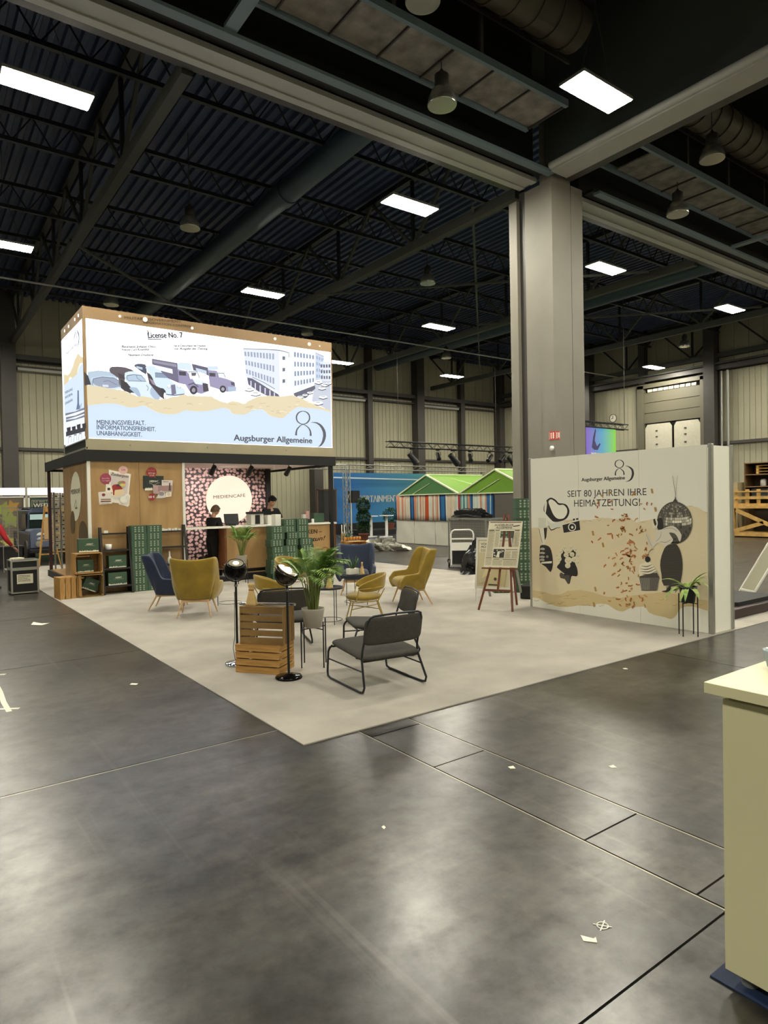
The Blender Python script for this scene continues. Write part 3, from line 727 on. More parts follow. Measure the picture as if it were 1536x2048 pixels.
p 4a4860 1 1237 928 1257 927 1258 911 1240 913
p 9eb0c6 1 1222 904 1264 907 1263 888 1226 881
p d3c6a5 1 613 858 621 857 629 859 635 856 643 857 653 857 660 856 667 857 674 854 680 853 686 854 692 851 696 851 710 850 721 849 732 849 743 850 751 847 760 847 766 843 776 840 785 837 795 834 804 831 815 827 821 827 828 828 834 831 840 829 855 828 869 826 883 822 896 821 909 820 917 823 928 827 939 826 951 833 961 836 973 839 984 840 991 842 1000 848 1009 850 1017 851 1025 852 1029 848 1036 847 1044 849 1054 849 1066 849 1076 849 1089 850 1101 850 1114 852 1130 852 1143 854 1151 848 1159 843 1171 841 1180 835 1189 834 1199 831 1206 832 1218 827 1223 832 1232 835 1238 838 1246 840 1260 838 1276 837 1290 832 1304 832 1311 835 1313 838 1320 844 1324 846 1336 852 1346 858 1354 861 1367 868 1379 872 1396 874 1412 875 1425 880 1445 879 1462 880 1476 880 1496 881 1511 883 1529 887 1549 891 1562 891 1582 886 1597 881 1615 880 1631 872 1647 868 1662 862 1679 857 1697 850 1719 847 1741 840 1762 835 1781 833 1782 823 1759 826 1726 831 1697 834 1676 835 1658 835 1640 835 1622 836 1605 837 1590 837 1580 834 1572 829 1563 823 1552 816 1541 807 1530 799 1521 790 1513 782 1503 776 1486 775 1467 777 1450 780 1440 782 1432 786 1424 790 1416 797 1406 806 1394 811 1378 811 1359 807 1343 803 1335 799 1330 795 1323 790 1315 786 1305 783 1293 780 1277 779 1259 779 1245 781 1237 786 1232 794 1226 800 1216 803 1205 805 1193 804 1180 802 1166 797 1150 793 1134 789 1117 785 1100 783 1079 781 1058 781 1041 781 1031 782 1024 783 1016 781 1006 776 994 770 981 764 967 761 952 759 938 759 923 760 909 762 896 765 884 769 873 775 863 780 854 784 846 788 838 790 831 789 823 786 814 782 801 780 786 778 773 778 764 780 755 783 746 786 735 788 724 789 711 789 696 789 681 787 665 784 646 781 627 777 614 774
s b9a988 1 1335 824 12 1341 823 16 1346 826 9
s b9a988 1 711 810 10 720 811 14 729 813 8
s e4dac0 1 1514 804 12 1532 804 17 1551 809 8
s c6b797 1 846 800 10 861 804 14 875 805 7
s e4dac0 1 1641 861 12 1653 862 18 1666 862 10
s b9a988 1 1467 798 12 1480 802 16 1493 797 9
s b9a988 1 746 796 9 751 799 13 756 799 8
s b9a988 1 1440 805 12 1448 806 16 1456 805 9
s e4dac0 1 1572 846 12 1582 847 17 1592 850 10
s b9a988 1 681 812 9 690 814 14 698 816 6
s c2b08a 1 1378 837 12 1396 840 16 1413 843 9
s e4dac0 1 1335 808 11 1350 810 16 1365 809 8
s e4dac0 1 1378 819 12 1386 822 16 1395 823 8
s b9a988 1 1330 809 11 1337 813 16 1344 811 8
s c2b08a 1 1531 832 12 1541 835 17 1550 830 10
s e4dac0 1 1487 807 12 1503 810 16 1520 812 9
s c6b797 1 1572 859 12 1586 863 17 1600 865 10
s c2b08a 1 814 804 9 827 804 14 839 809 8
s c2b08a 1 846 795 10 852 799 14 858 793 8
s c6b797 1 1563 840 12 1570 839 17 1577 839 10
s c6b797 1 1522 800 12 1533 804 16 1543 803 9
s c2b08a 1 938 784 10 949 784 14 959 785 8
s c2b08a 1 1227 824 11 1246 826 16 1265 823 8
s c2b08a 1 1315 819 12 1335 823 16 1355 820 8
s c2b08a 1 1467 806 12 1475 811 17 1483 810 9
s c2b08a 1 823 806 10 834 808 14 844 805 7
s e4dac0 1 863 793 9 870 798 14 876 792 8
s c2b08a 1 1504 813 12 1514 816 16 1524 814 9
s e4dac0 1 1080 814 10 1089 816 15 1098 816 8
s c2b08a 1 924 783 10 931 786 14 939 786 8
s b9a988 1 1416 826 11 1425 828 16 1433 826 10
s b9a988 1 1306 814 12 1324 816 16 1343 818 8
s b9a988 1 1025 808 10 1040 813 14 1055 808 8
s c6b797 1 1025 815 10 1040 815 14 1055 816 8
t 4c5262 1 3.243 3.491 4.222 3.532 0.097 0.02 0|MEINUNGSVIELFALT.
t 4c5262 1 3.240 3.395 4.437 3.412 0.092 0.02 0|INFORMATIONSFREIHEIT.
t 4c5262 1 3.237 3.274 4.138 3.281 0.093 0.02 0|UNABHÄNGIGKEIT.
s 4a4d55 1 1653 787 40 1652 780 38 1649 773 37 1644 767 34 1638 761 30 1631 757 25 1623 754 20 1614 753 14 1606 753 20 1598 755 24 1591 759 29 1585 763 33 1581 769 36 1579 776 38 1578 783 38 1579 790 38 1582 797 36 1586 803 33 1592 809 29 1600 813 24 1608 816 19 1616 817 14 1624 817 19 1632 815 25 1639 812 30 1645 807 34 1650 801 38 1652 794 38 1653 787 40
s 4a4d55 1 1574 695 56 1574 700 50 1575 708 46 1577 717 40 1580 725 35 1587 733 30 1595 741 24 1605 748 18 1614 751 14 1624 749 19 1635 744 24 1644 737 30 1651 729 36 1655 721 41 1657 712 46 1657 703 52 1657 696 57
s 4a4d55 1 1661 764 7 1667 764 11 1676 765 18 1686 764 26 1695 763 36 1703 759 45 1711 755 55 1718 749 64 1724 743 72 1729 735 79 1734 726 84 1737 717 87 1738 708 88 1738 699 87 1736 690 84 1733 681 79 1730 673 72 1726 666 64 1722 660 55 1717 654 46 1712 650 36 1708 647 26 1704 644 18 1700 643 11 1698 642 8
t 4a4d55 1 6.233 3.283 8.321 3.297 0.141 0.03 0|Augsburger Allgemeine
"""
PR['border'] = """500
t 6a5844 0 3.848 5.752 5.057 5.842 0.054 0.02 0|MILITARY GOVERNMENT
t 6a5844 0 4.229 5.713 5.298 5.768 0.050 0.02 0|INFORMATION CONTROL
"""
PR['led_side'] = """200
p f0f2f6 1 3316 1133 2881 1127 2884 641 3298 641
p c6d5e8 1 3294 921 3262 924 3215 926 3157 926 3099 925 3049 922 3009 923 2994 934 2977 946 2927 949 2882 949 2883 727 3303 752
p d3c39d 1 3292 970 3212 952 3158 952 3093 970 3050 992 2979 1005 2935 985 2885 969 2884 947 2947 957 2987 943 3009 923 3099 921 3160 935 3194 921 3295 919
t 5a6475 1 16.365 4.383 15.549 4.351 0.056 0.03 0|MEINUNG
t 5a6475 1 16.380 4.274 15.563 4.247 0.056 0.03 0|INFORMA
t 5a6475 1 16.398 4.142 15.579 4.121 0.057 0.03 0|UNABHÄN
s 565e70 1 3045 1062 35 3048 1087 58 3020 1102 46 3030 1121 35
s 565e70 1 2998 1056 29 2999 1081 46 3012 1100 34 2991 1116 28
s 565e70 1 2992 1104 23 2982 1097 36 2967 1086 54 2957 1076 66 2955 1068 72 2956 1060 72 2960 1052 68 2969 1045 54 2981 1039 36 2989 1034 22
t 565e70 1 16.139 5.233 14.960 5.223 0.056 0.03 0|Augsburger Allg.
p 5f6f8c 1 3012 855 2985 851 2986 796 2961 770 3047 777 3022 801
s 7f90ad 1 2989 772 35 2939 790 33 2946 770 34
p dfe3ee 1 3290 787 2877 764 2884 641 3296 640
s 6b7082 1 3279 784 53 3068 770 24 2879 762 44
s 6b7082 1 3266 765 52 3062 752 24 2879 746 43
s 6b7082 1 3267 753 53 3063 739 24 2880 732 43
p 22222b 1 3258 721 3171 717 3174 695 3244 695
p 22222b 1 3147 714 3065 710 3068 689 3133 689
p 22222b 1 3045 712 2968 709 2971 688 3032 688
p 22222b 1 2940 705 2868 702 2870 681 2928 682
s 2a2b36 1 3275 694 105 2883 678 86
s 7d8296 1 3230 648 32 3215 677 32 3162 674 32 3161 648 32
s 7d8296 1 3114 645 30 3100 674 30 3050 671 30 3049 646 29
s 7d8296 1 3014 643 29 3001 671 29 2954 668 28 2953 644 28
"""
PR['wood_front'] = """250
p e9e2d6 0 863 642 974 620 961 515 968 506 962 456 954 446 940 452 910 460 908 466 877 471 875 465 812 460 809 525 844 528 848 567 864 566
p cfc5bf 0 870 628 964 608 953 515 902 516 871 563
p 9c3f58 0 874 596 873 588 870 580 864 574 858 570 850 568 842 568 834 570 828 574 823 580 820 588 819 595 820 603 824 610 829 616 836 620 843 623 851 623 859 621 865 616 870 610 873 604
p e2b6b0 0 958 641 957 634 954 629 950 624 944 620 938 619 932 619 925 620 920 624 916 628 913 634 912 640 913 646 916 652 920 657 926 660 932 662 939 662 945 660 951 657 955 652 958 647
t ecd0d0 0 3.314 2.374 3.461 2.375 0.030 0.02 0|Neu im Shop
t ecd0d0 0 3.306 2.327 3.467 2.328 0.025 0.02 0|Unser Magazin
t a8606a 0 3.705 2.548 3.784 2.549 0.035 0.03 0|5,95
t 4b3a38 0 3.486 2.454 3.843 2.402 0.062 0.01 0.25|Zuckerguss
p efe6d4 0 850 543 864 560 877 555 887 533 886 507 863 516 851 526
p e0c9a0 0 886 533 929 541 938 522 925 505 889 502 879 509
p 9a2f28 0 876 556 884 563 895 566 904 565 913 560 924 551 930 542 928 540 919 539 904 538 891 536 888 524 888 512 884 508 881 510 880 520 880 533 877 546
p 3d2630 0 868 541 867 537 863 534 858 534 854 537 853 541 854 546 858 548 863 548 867 546
p 3d2630 0 876 520 876 517 873 515 870 515 867 517 866 520 867 523 870 524 873 524 876 523
p 3d2630 0 914 560 912 556 908 554 904 554 900 556 899 560 901 564 904 566 909 566 912 564
p 3d2630 0 926 556 924 553 921 551 917 551 914 553 913 556 914 560 918 562 922 562 925 560
p cfc8c2 0 849 516 857 508 876 497 895 494 915 495 932 501 943 508 943 514 935 515 918 508 895 502 868 509
p b86f74 0 945 575 944 572 940 568 934 567 928 567 922 568 919 572 918 575 919 579 923 582 928 584 935 584 940 582 944 579
p 8c8a5a 0 934 574 932 570 928 567 923 565 916 565 911 567 907 570 906 574 908 578 912 580 917 582 923 582 928 580 932 578
p d9c46f 0 943 562 942 558 938 555 932 553 926 553 920 555 917 558 916 562 917 566 921 568 926 570 933 570 938 568 942 566
p dcd6cb 0 814 522 873 523 872 472 814 467
p 7d3038 0 843 511 841 507 838 504 834 503 829 504 826 507 825 511 826 515 830 518 834 519 838 518 842 515
p 6b4238 0 820 490 869 490 869 475 819 474
p e9dcc8 0 820 485 869 485 869 481 819 481
p e6e4d8 0 954 484 952 477 948 471 941 467 934 466 926 467 920 472 916 478 914 485 916 492 920 498 927 502 934 503 942 502 948 498 952 492
p d9d8cf 0 962 494 961 488 957 482 952 481 947 483 944 488 942 495 944 501 948 506 953 508 958 506 961 501
p 1f2b25 0 1035 612 1145 611 1142 537 1034 542
p e2ded0 0 1043 532 1044 542 1044 544 1046 542 1048 548 1052 542 1053 548 1056 545 1058 544 1061 547 1063 549 1066 542 1068 548 1071 546 1072 546 1076 544 1077 550 1080 546 1082 546 1085 544 1084 534
t e8e6dc 0 4.278 2.307 4.465 2.307 0.042 0.03 0|HEIMAT
s c9c7b9 0 1066 573 6 1092 563 6 1123 576 6
p 8e2c2a 0 1108 631 1106 623 1103 616 1098 610 1091 606 1083 604 1076 604 1068 606 1062 610 1056 616 1054 623 1052 630 1054 638 1057 645 1062 651 1069 656 1077 658 1084 658 1092 656 1099 652 1104 646 1107 639
p 8e2c2a 0 1086 609 1104 597 1096 614
t c87b72 0 4.242 2.547 4.387 2.549 0.034 0.02 0|Das Buch
t f0dcd4 0 4.254 2.484 4.399 2.482 0.034 0.03 0|JETZT NEU
t f0dcd4 0 4.281 2.443 4.378 2.443 0.028 0.03 0|im Café
p d8cbc6 0 1134 589 1194 588 1190 524 1132 524
p b59a96 0 1086 562 1130 560 1127 512 1087 516
p 9c7d7a 0 1114 556 1190 560 1188 526 1112 528
p 4a3838 0 1174 574 1180 574 1182 531 1170 531
p cfc9c6 0 1100 490 1128 532 1150 521 1155 494 1132 490
p 8d8286 0 1145 514 1144 509 1140 505 1134 503 1127 503 1121 505 1117 509 1116 514 1117 519 1122 523 1128 525 1134 525 1140 522 1144 518
p e6dfcd 0 1154 522 1186 523 1184 499 1155 496
p cfc2a5 0 1180 510 1178 506 1174 502 1169 501 1164 502 1161 506 1160 511 1161 515 1164 518 1170 520 1174 518 1178 515
t 5a4848 0 4.564 2.310 4.677 2.310 0.028 0.02 0|Stadt und
p 8e2c2a 0 1099 497 1098 492 1096 487 1092 483 1087 480 1081 478 1076 478 1070 480 1066 483 1062 487 1060 492 1059 498 1060 503 1062 508 1066 512 1071 514 1076 516 1082 516 1088 514 1092 511 1096 507 1098 502
t f3e8e2 0 4.251 1.966 4.380 1.969 0.048 0.04 0|10 €
"""
PR['wood_side'] = """250
p dcd9c2 0 3765 507 3775 470 3794 436 3822 407 3856 386 3894 375 3932 374 3969 385 4000 406 4022 436 4035 472 4036 511 4025 551 4003 586 3973 615 3937 634 3899 644 3860 642 3826 630 3797 608 3777 578 3766 544
p 5d4d33 0 3933 366 3938 348 3947 331 3960 316 3976 306 3994 300 4012 300 4028 304 4042 314 4052 328 4057 346 4058 364 4052 383 4043 400 4029 414 4013 424 3995 430 3978 430 3962 424 3948 414 3938 401 3934 384
p 55452c 0 3846 268 3844 285 3839 309 3830 331 3815 348 3796 362 3774 371 3750 376 3724 376 3698 372 3673 363 3648 350 3630 336 3623 318 3623 300 3624 287 3644 216 3846 206
t 6b6a5c 0 16.045 2.092 15.123 2.102 0.098 0.03 0|MEDIENCAFÉ
s 8d8c78 0 3936 450 34 3914 472 32 3891 489 33 3878 475 32 3876 455 32 3898 447 33 3915 444 32 3888 444 32 3856 446 32
"""
PR['exhibit'] = """400
p dccfae 0 2946 526 2929 524 2911 527 2887 530 2871 529 2854 533 2829 536 2809 541 2792 545 2764 550 2738 561 2714 570 2690 582 2649 581 2613 584 2577 585 2541 583 2522 582 2499 586 2483 584 2466 584 2445 588 2431 592 2415 592 2401 599 2389 597 2376 599 2361 595 2348 598 2330 597 2312 594 2295 589 2280 589 2264 596 2252 598 2234 608 2222 610 2216 608 2209 605 2197 600 2188 599 2181 589 2171 585 2162 576 2152 574 2139 576 2129 580 2117 583 2108 585 2094 586 2080 588 2063 592 2050 595 2036 594 2025 590 2011 592 1996 591 1979 600 1961 608 1947 614 1929 622 1907 634 1892 648 1872 657 1852 666 1846 668 1840 668 1835 666 1827 667 1819 662 1808 661 1799 659 1790 654 1782 651 1778 648 1769 642 1762 638 1758 637 1758 636 1752 634 1749 634 1746 122 1746 122 1762 124 1785 128 1809 132 1834 135 1856 133 1875 127 1891 120 1904 109 1913 92 1922 75 1936 61 1952 52 1967 53 1987 58 2018 60 2049 62 2070 67 2085 74 2094 87 2103 98 2119 100 2140 97 2168 92 2197 84 2223 69 2246 57 2266 55 2286 58 2306 66 2326 75 2344 83 2366 88 2396 86 2429 79 2461 71 2494 62 2527 58 2560 55 2587 48 2616 41 2656 34 2698 29 2734 31 2769 37 2808 44 2843 53 2862 61 2880 66 2912 66 2940 64
p cfbc8d 0 2941 118 2915 114 2890 114 2868 112 2840 114 2820 110 2796 108 2776 103 2757 98 2740 103 2725 104 2711 106 2698 109 2682 115 2668 122 2651 130 2636 139 2614 140 2591 144 2571 148 2546 152 2524 151 2498 150 2475 148 2450 148 2430 143 2407 139 2384 136 2367 133 2341 132 2316 134 2291 134 2263 132 2240 138 2216 146 2192 152 2168 159 2144 164 2121 167 2099 175 2073 180 2052 182 2029 188 2008 192 1986 195 1962 194 1940 192 1919 190 1898 192 1879 188 1857 185 1838 181 1817 180 1800 178 1782 177 1765 177 1748 175 1746 122 1746 122 1762 124 1785 128 1809 132 1834 135 1856 133 1875 127 1891 120 1904 109 1913 92 1922 75 1936 61 1952 52 1967 53 1987 58 2018 60 2049 62 2070 67 2085 74 2094 87 2103 98 2119 100 2140 97 2168 92 2197 84 2223 69 2246 57 2266 55 2286 58 2306 66 2326 75 2344 83 2366 88 2396 86 2429 79 2461 71 2494 62 2527 58 2560 55 2587 48 2616 41 2656 34 2698 29 2734 31 2769 37 2808 44 2843 53 2862 61 2880 66 2912 66 2940 64
s d8c18c 0 2390 104 4 2376 109 7 2356 108 4
s bb9f66 0 2412 70 4 2402 69 8 2373 78 4
s d8c18c 0 2317 136 4 2308 141 6 2269 146 4
s b2965d 0 2717 96 4 2697 94 8 2673 95 4
s d8c18c 0 2406 80 4 2389 83 8 2355 89 4
s bb9f66 0 2677 98 4 2654 105 8 2632 97 4
s d8c18c 0 1998 134 3 1984 136 6 1955 142 3
s b2965d 0 2721 49 4 2700 45 8 2687 56 4
s d8c18c 0 2790 94 4 2765 100 8 2745 97 4
s b2965d 0 2916 46 4 2886 46 8 2867 56 4
s a98c56 0 1945 128 4 1932 127 7 1917 136 3
s bb9f66 0 2694 59 4 2680 63 8 2649 63 4
s bb9f66 0 1992 155 4 1975 152 6 1964 163 3
s bb9f66 0 2538 111 4 2522 116 8 2487 118 4
s d8c18c 0 2730 72 4 2703 72 8 2680 76 4
s bb9f66 0 2277 117 4 2258 113 7 2242 126 4
s a98c56 0 2650 110 4 2635 106 8 2613 119 4
s bb9f66 0 2316 126 4 2302 131 6 2273 130 4
s d8c18c 0 2457 79 4 2438 85 8 2410 87 4
s a98c56 0 2861 100 4 2844 100 8 2807 110 4
s d8c18c 0 1814 163 3 1801 160 6 1786 164 3
s a98c56 0 1858 138 3 1851 134 6 1829 141 3
s a98c56 0 2617 94 4 2601 89 8 2566 98 4
s b2965d 0 2024 149 3 2004 149 6 1991 158 4
s d8c18c 0 2350 101 4 2326 98 8 2300 110 4
s b2965d 0 2887 73 4 2866 73 8 2852 76 4
s d8c18c 0 2783 60 4 2753 67 8 2735 67 4
s bb9f66 0 2672 86 4 2650 88 8 2621 89 4
s a98c56 0 2500 65 4 2490 65 8 2453 66 4
s bb9f66 0 2812 35 4 2801 36 8 2762 39 4
s a98c56 0 2716 52 4 2696 48 8 2668 63 4
s b2965d 0 2537 60 4 2512 62 8 2500 63 4
s bb9f66 0 2480 62 4 2466 66 8 2434 69 4
s b2965d 0 2047 127 3 2026 130 6 2008 126 3
s b2965d 0 1798 150 3 1783 148 6 1774 152 3
s d8c18c 0 2330 132 4 2320 130 8 2299 139 3
s bb9f66 0 2795 45 4 2786 40 9 2740 51 4
s bb9f66 0 2688 37 4 2660 44 8 2636 38 4
s d8c18c 0 2581 86 4 2568 85 8 2533 95 4
s bb9f66 0 2203 127 4 2188 129 7 2174 132 3
s c0a873 0 2415 589 4 2403 580 8 2384 588 4
s c0a873 0 2829 534 4 2814 525 8 2792 532 4
s c0a873 0 1892 645 3 1882 639 6 1867 641 3
s c0a873 0 2036 591 4 2026 586 6 2010 585 3
s c0a873 0 2129 577 4 2118 574 6 2101 576 3
s c0a873 0 2252 596 4 2240 590 7 2222 589 4
s c0a873 0 2613 582 4 2600 578 8 2579 583 4
s c0a873 0 1762 636 3 1752 630 6 1738 633 2
s c0a873 0 2280 586 4 2268 578 7 2250 583 4
s c0a873 0 2871 526 4 2856 517 8 2833 525 4
s c0a873 0 2118 580 4 2106 576 6 2090 581 3
s c0a873 0 2312 592 4 2300 587 8 2282 592 4
s c0a873 0 2483 581 4 2470 578 8 2451 577 4
s c0a873 0 2829 534 4 2814 524 8 2792 534 4
s c0a873 0 2649 578 4 2636 569 8 2615 576 4
s c0a873 0 1979 598 3 1969 590 7 1953 594 3
s c0a873 0 1846 666 3 1837 663 6 1822 666 3
s c0a873 0 2522 580 4 2509 571 8 2490 580 4
s 2f2f2f 0 2231 910 17 2232 905 16 2234 900 16 2237 896 14 2241 893 12 2246 890 10 2252 889 8 2258 889 6 2265 890 8 2270 892 10 2276 895 13 2280 898 14 2284 903 16 2286 908 17 2286 913 16 2285 918 17 2283 923 16 2280 927 14 2275 930 12 2270 932 10 2264 934 8 2258 934 6 2252 933 8 2246 931 10 2241 928 13 2236 924 14 2233 920 16 2231 915 16 2231 910 17
s 2f2f2f 0 2285 846 24 2285 851 22 2285 857 20 2284 863 18 2282 869 15 2277 875 14 2272 880 11 2265 884 8 2258 886 6 2252 884 8 2245 879 10 2238 873 13 2233 868 15 2230 862 18 2229 856 19 2229 851 22 2228 847 24
s 2f2f2f 0 2219 898 4 2214 897 4 2209 896 8 2202 894 10 2196 891 14 2191 888 19 2185 884 22 2180 879 26 2176 874 30 2174 869 32 2172 863 34 2172 857 36 2171 852 36 2172 845 35 2174 839 34 2176 833 32 2179 827 29 2182 822 26 2187 818 23 2192 814 18 2197 812 14 2204 810 11 2210 808 7 2216 808 4 2221 808 3
t 2f2f2f 0 6.303 2.049 5.558 2.052 0.052 0.03 0|Augsburger Allgemeine
t 2f2e2c 0 6.570 1.815 5.221 1.819 0.100 0 0|SEIT 80 JAHREN IHRE
t 2f2e2c 0 6.448 1.664 5.322 1.671 0.106 0 0|HEIMATZEITUNG!
p 221d1a 0 2819 639 2820 650 2819 661 2816 673 2810 686 2802 698 2793 709 2783 716 2771 722 2759 724 2747 722 2735 717 2724 711 2714 704 2706 695 2698 689 2687 687 2676 687 2665 686 2654 684 2644 681 2634 675 2626 665 2619 652 2615 640 2617 626 2622 612 2630 600 2639 591 2652 584 2667 578 2688 573 2712 569 2733 569 2748 573 2758 581 2769 589 2780 599 2792 610 2801 620 2809 627 2815 632
p eceada 0 2779 699 2774 707 2766 712 2757 713 2749 712 2740 707 2731 702 2720 694 2710 684 2698 677 2686 676 2672 678 2660 677 2650 671 2641 663 2634 654 2632 643 2632 632 2635 621 2642 610 2651 600 2662 592 2676 589 2691 588 2706 590 2717 594 2727 601 2737 611 2747 625 2756 642 2764 659 2771 674 2777 688
p e3e1d0 0 2812 678 2806 694 2798 702 2793 701 2791 688 2796 652 2804 620 2808 618 2812 630 2814 653
p d6d6c8 0 2790 582 2779 571 2760 558 2724 563 2688 571 2668 578 2659 578 2659 563 2668 545 2687 536 2712 530 2741 520 2766 516 2780 526 2787 543 2791 565
s 2b2622 0 2782 543 14 2774 529 16 2760 516 19 2740 521 16 2718 530 11 2701 533 8 2689 535 8
p d2d3c1 0 2865 594 2800 593 2805 531 2865 530
p e4e1cd 0 2861 527 2789 531 2798 465 2816 418 2836 420 2853 483
p 2d2723 0 2821 528 2792 531 2800 470 2813 447 2817 484
s 58504a 0 2859 522 9 2850 478 8 2833 430 9
p 2c2a2a 0 2851 412 2833 418 2811 418 2790 414 2772 404 2761 383 2754 356 2750 325 2750 294 2758 264 2770 244 2787 256 2808 276 2832 287 2853 299 2860 316 2861 336 2859 358 2855 380 2855 399
p b9b6ab 0 2814 392 2817 387 2824 384 2834 382 2844 383 2851 386 2854 390 2851 394 2844 398 2834 400 2824 399 2816 396
s 6b6862 0 2849 384 8 2819 384 8
p b9b6ab 0 2813 366 2816 361 2825 357 2837 356 2849 356 2857 359 2860 363 2857 368 2848 371 2836 373 2825 372 2816 370
s 6b6862 0 2852 358 8 2822 357 8
p b9b6ab 0 2814 340 2817 336 2826 332 2838 330 2849 331 2858 333 2861 338 2858 342 2849 346 2837 348 2825 347 2817 344
s 6b6862 0 2852 332 9 2822 332 8
p b9b6ab 0 2816 321 2820 316 2827 312 2838 311 2848 311 2856 314 2859 318 2856 323 2848 326 2838 328 2827 328 2819 325
s 6b6862 0 2853 313 9 2823 312 8
p 8f8b80 0 2784 344 2786 339 2792 335 2799 335 2804 338 2806 343 2804 348 2798 352 2792 352 2786 349
p ece9da 0 2848 305 2757 317 2760 303 2843 295
p e5e2d2 0 2590 592 2545 598 2540 577 2672 550 2666 556 2588 576
p 26241f 0 2590 590 2574 592 2573 581 2588 579
p 4a463f 0 2567 593 2548 596 2547 585 2564 582
p 24221f 0 2670 550 2542 579 2536 521 2660 500
s e5e2d2 0 2659 499 8 2536 520 8
p e5e2d2 0 2567 539 2568 532 2572 526 2578 520 2585 516 2593 514 2601 514 2610 515 2617 519 2622 524 2626 531 2627 538 2626 545 2622 552 2616 558 2609 562 2600 564 2592 564 2584 562 2577 558 2571 553 2568 546
p 1d1b19 0 2574 539 2574 534 2577 528 2582 524 2587 521 2594 519 2600 519 2607 520 2612 523 2617 528 2619 532 2620 538 2619 544 2616 549 2612 554 2606 557 2600 558 2593 558 2587 557 2581 554 2577 550 2574 545
p e5e2d2 0 2586 537 2587 533 2590 530 2595 529 2600 530 2603 533 2604 537 2603 541 2599 544 2595 546 2590 545 2587 542
p 222020 0 2719 279 2712 293 2695 308 2689 332 2684 356 2680 380 2674 396 2666 389 2655 377 2637 374 2617 375 2602 389 2589 400 2577 394 2570 378 2576 351 2581 324 2574 306 2565 290 2560 272 2558 256 2561 243 2568 234 2580 234 2592 235 2600 235 2608 229 2614 207 2620 186 2630 182 2640 188 2648 198 2658 210 2675 212 2691 214 2698 227 2696 240 2674 240 2658 243 2687 259
p d9d2b4 0 2680 337 2682 329 2688 323 2697 319 2707 319 2716 322 2722 327 2724 334 2722 342 2715 348 2706 352 2697 352 2688 349 2682 344
s 8c8468 0 2713 335 4 2702 328 6 2691 338 4
p d9d2b4 0 2624 363 2626 356 2631 351 2640 347 2648 347 2656 350 2662 354 2664 361 2662 368 2656 374 2648 377 2639 378 2631 375 2626 370
s 8c8468 0 2654 362 4 2644 356 6 2634 364 4
p d9d2b4 0 2599 332 2602 322 2610 314 2622 309 2634 308 2646 312 2654 319 2656 328 2653 338 2645 346 2634 351 2621 352 2610 348 2602 341
s 8c8468 0 2642 329 4 2628 321 6 2613 334 4
p d9d2b4 0 2612 298 2614 291 2620 285 2628 281 2638 280 2646 283 2652 288 2654 296 2652 303 2646 309 2637 313 2628 314 2619 311 2614 306
s 8c8468 0 2644 296 4 2633 290 5 2622 299 4
p d9d2b4 0 2632 410 2634 402 2641 395 2650 391 2660 391 2669 394 2676 400 2678 407 2675 415 2669 422 2660 426 2649 426 2640 423 2634 417
s 8c8468 0 2666 408 4 2655 401 6 2643 411 4
p d9d2b4 0 2584 414 2586 406 2592 400 2600 397 2610 396 2618 399 2624 404 2626 412 2624 419 2618 425 2609 428 2600 429 2592 426 2586 420
s 8c8468 0 2616 412 4 2605 406 6 2594 415 4
p d9d2b4 0 2552 402 2554 395 2559 390 2566 387 2574 386 2582 389 2587 394 2589 400 2587 406 2582 412 2574 415 2566 415 2558 413 2554 408
s 8c8468 0 2580 400 4 2570 395 6 2561 403 4
p d9d2b4 0 2533 364 2535 358 2540 352 2548 349 2557 348 2565 351 2570 356 2572 362 2570 369 2564 375 2556 378 2548 378 2540 376 2535 371
s 8c8468 0 2562 363 4 2552 357 6 2543 366 4
p d9d2b4 0 2557 340 2560 332 2566 326 2576 322 2586 321 2595 324 2602 330 2604 338 2602 346 2595 352 2585 356 2575 357 2566 354 2560 348
s 8c8468 0 2592 338 4 2581 331 6 2569 342 4
p d9d2b4 0 2538 322 2540 316 2546 310 2554 306 2562 306 2570 308 2575 313 2577 320 2575 327 2570 332 2562 336 2553 336 2546 334 2540 329
s 8c8468 0 2567 320 4 2558 315 6 2548 323 4
p d9d2b4 0 2698 359 2700 353 2705 348 2712 345 2720 345 2727 347 2732 352 2734 357 2732 363 2727 368 2720 371 2712 372 2705 369 2700 365
s 8c8468 0 2725 358 4 2716 352 6 2707 360 4
p d9d2b4 0 2667 382 2669 376 2675 370 2682 367 2691 367 2699 369 2704 374 2706 380 2704 387 2698 392 2690 396 2682 396 2674 394 2669 389
s 8c8468 0 2696 381 4 2686 375 6 2677 384 4
p d9d2b4 0 2615 387 2616 381 2621 377 2628 374 2635 374 2642 376 2646 380 2648 385 2646 391 2642 396 2635 398 2628 399 2621 397 2616 392
s 8c8468 0 2640 386 4 2632 381 6 2623 388 4
p d9d2b4 0 2580 370 2582 363 2587 358 2595 354 2603 354 2610 356 2616 361 2618 368 2616 374 2610 380 2602 383 2594 383 2587 381 2582 376
s 8c8468 0 2608 368 4 2599 362 6 2589 371 4
p 4b4946 0 2696 242 2688 248 2677 249 2668 241 2658 233 2637 238 2620 238 2618 214 2623 189 2629 182 2637 184 2644 196 2654 210 2672 212 2690 215 2696 228
s b3613a 0 2225 140 24 2228 126 21 2220 120 14
s c08f50 0 2142 599 18 2158 591 17 2163 581 12
s b5763a 0 2111 392 24 2098 384 21 2092 376 14
s c2854c 0 2153 742 24 2160 736 22 2166 732 15
s b5763a 0 2353 322 22 2367 313 20 2369 303 14
s c2854c 0 2094 539 19 2096 529 17 2102 524 12
s c08f50 0 2132 680 16 2120 678 14 2113 682 10
s 9f7440 0 2141 280 22 2143 271 20 2144 264 13
s b3613a 0 2220 390 22 2235 388 20 2246 387 14
s b3613a 0 2254 228 18 2252 216 17 2259 210 10
s b5763a 0 2248 550 18 2236 546 16 2228 544 10
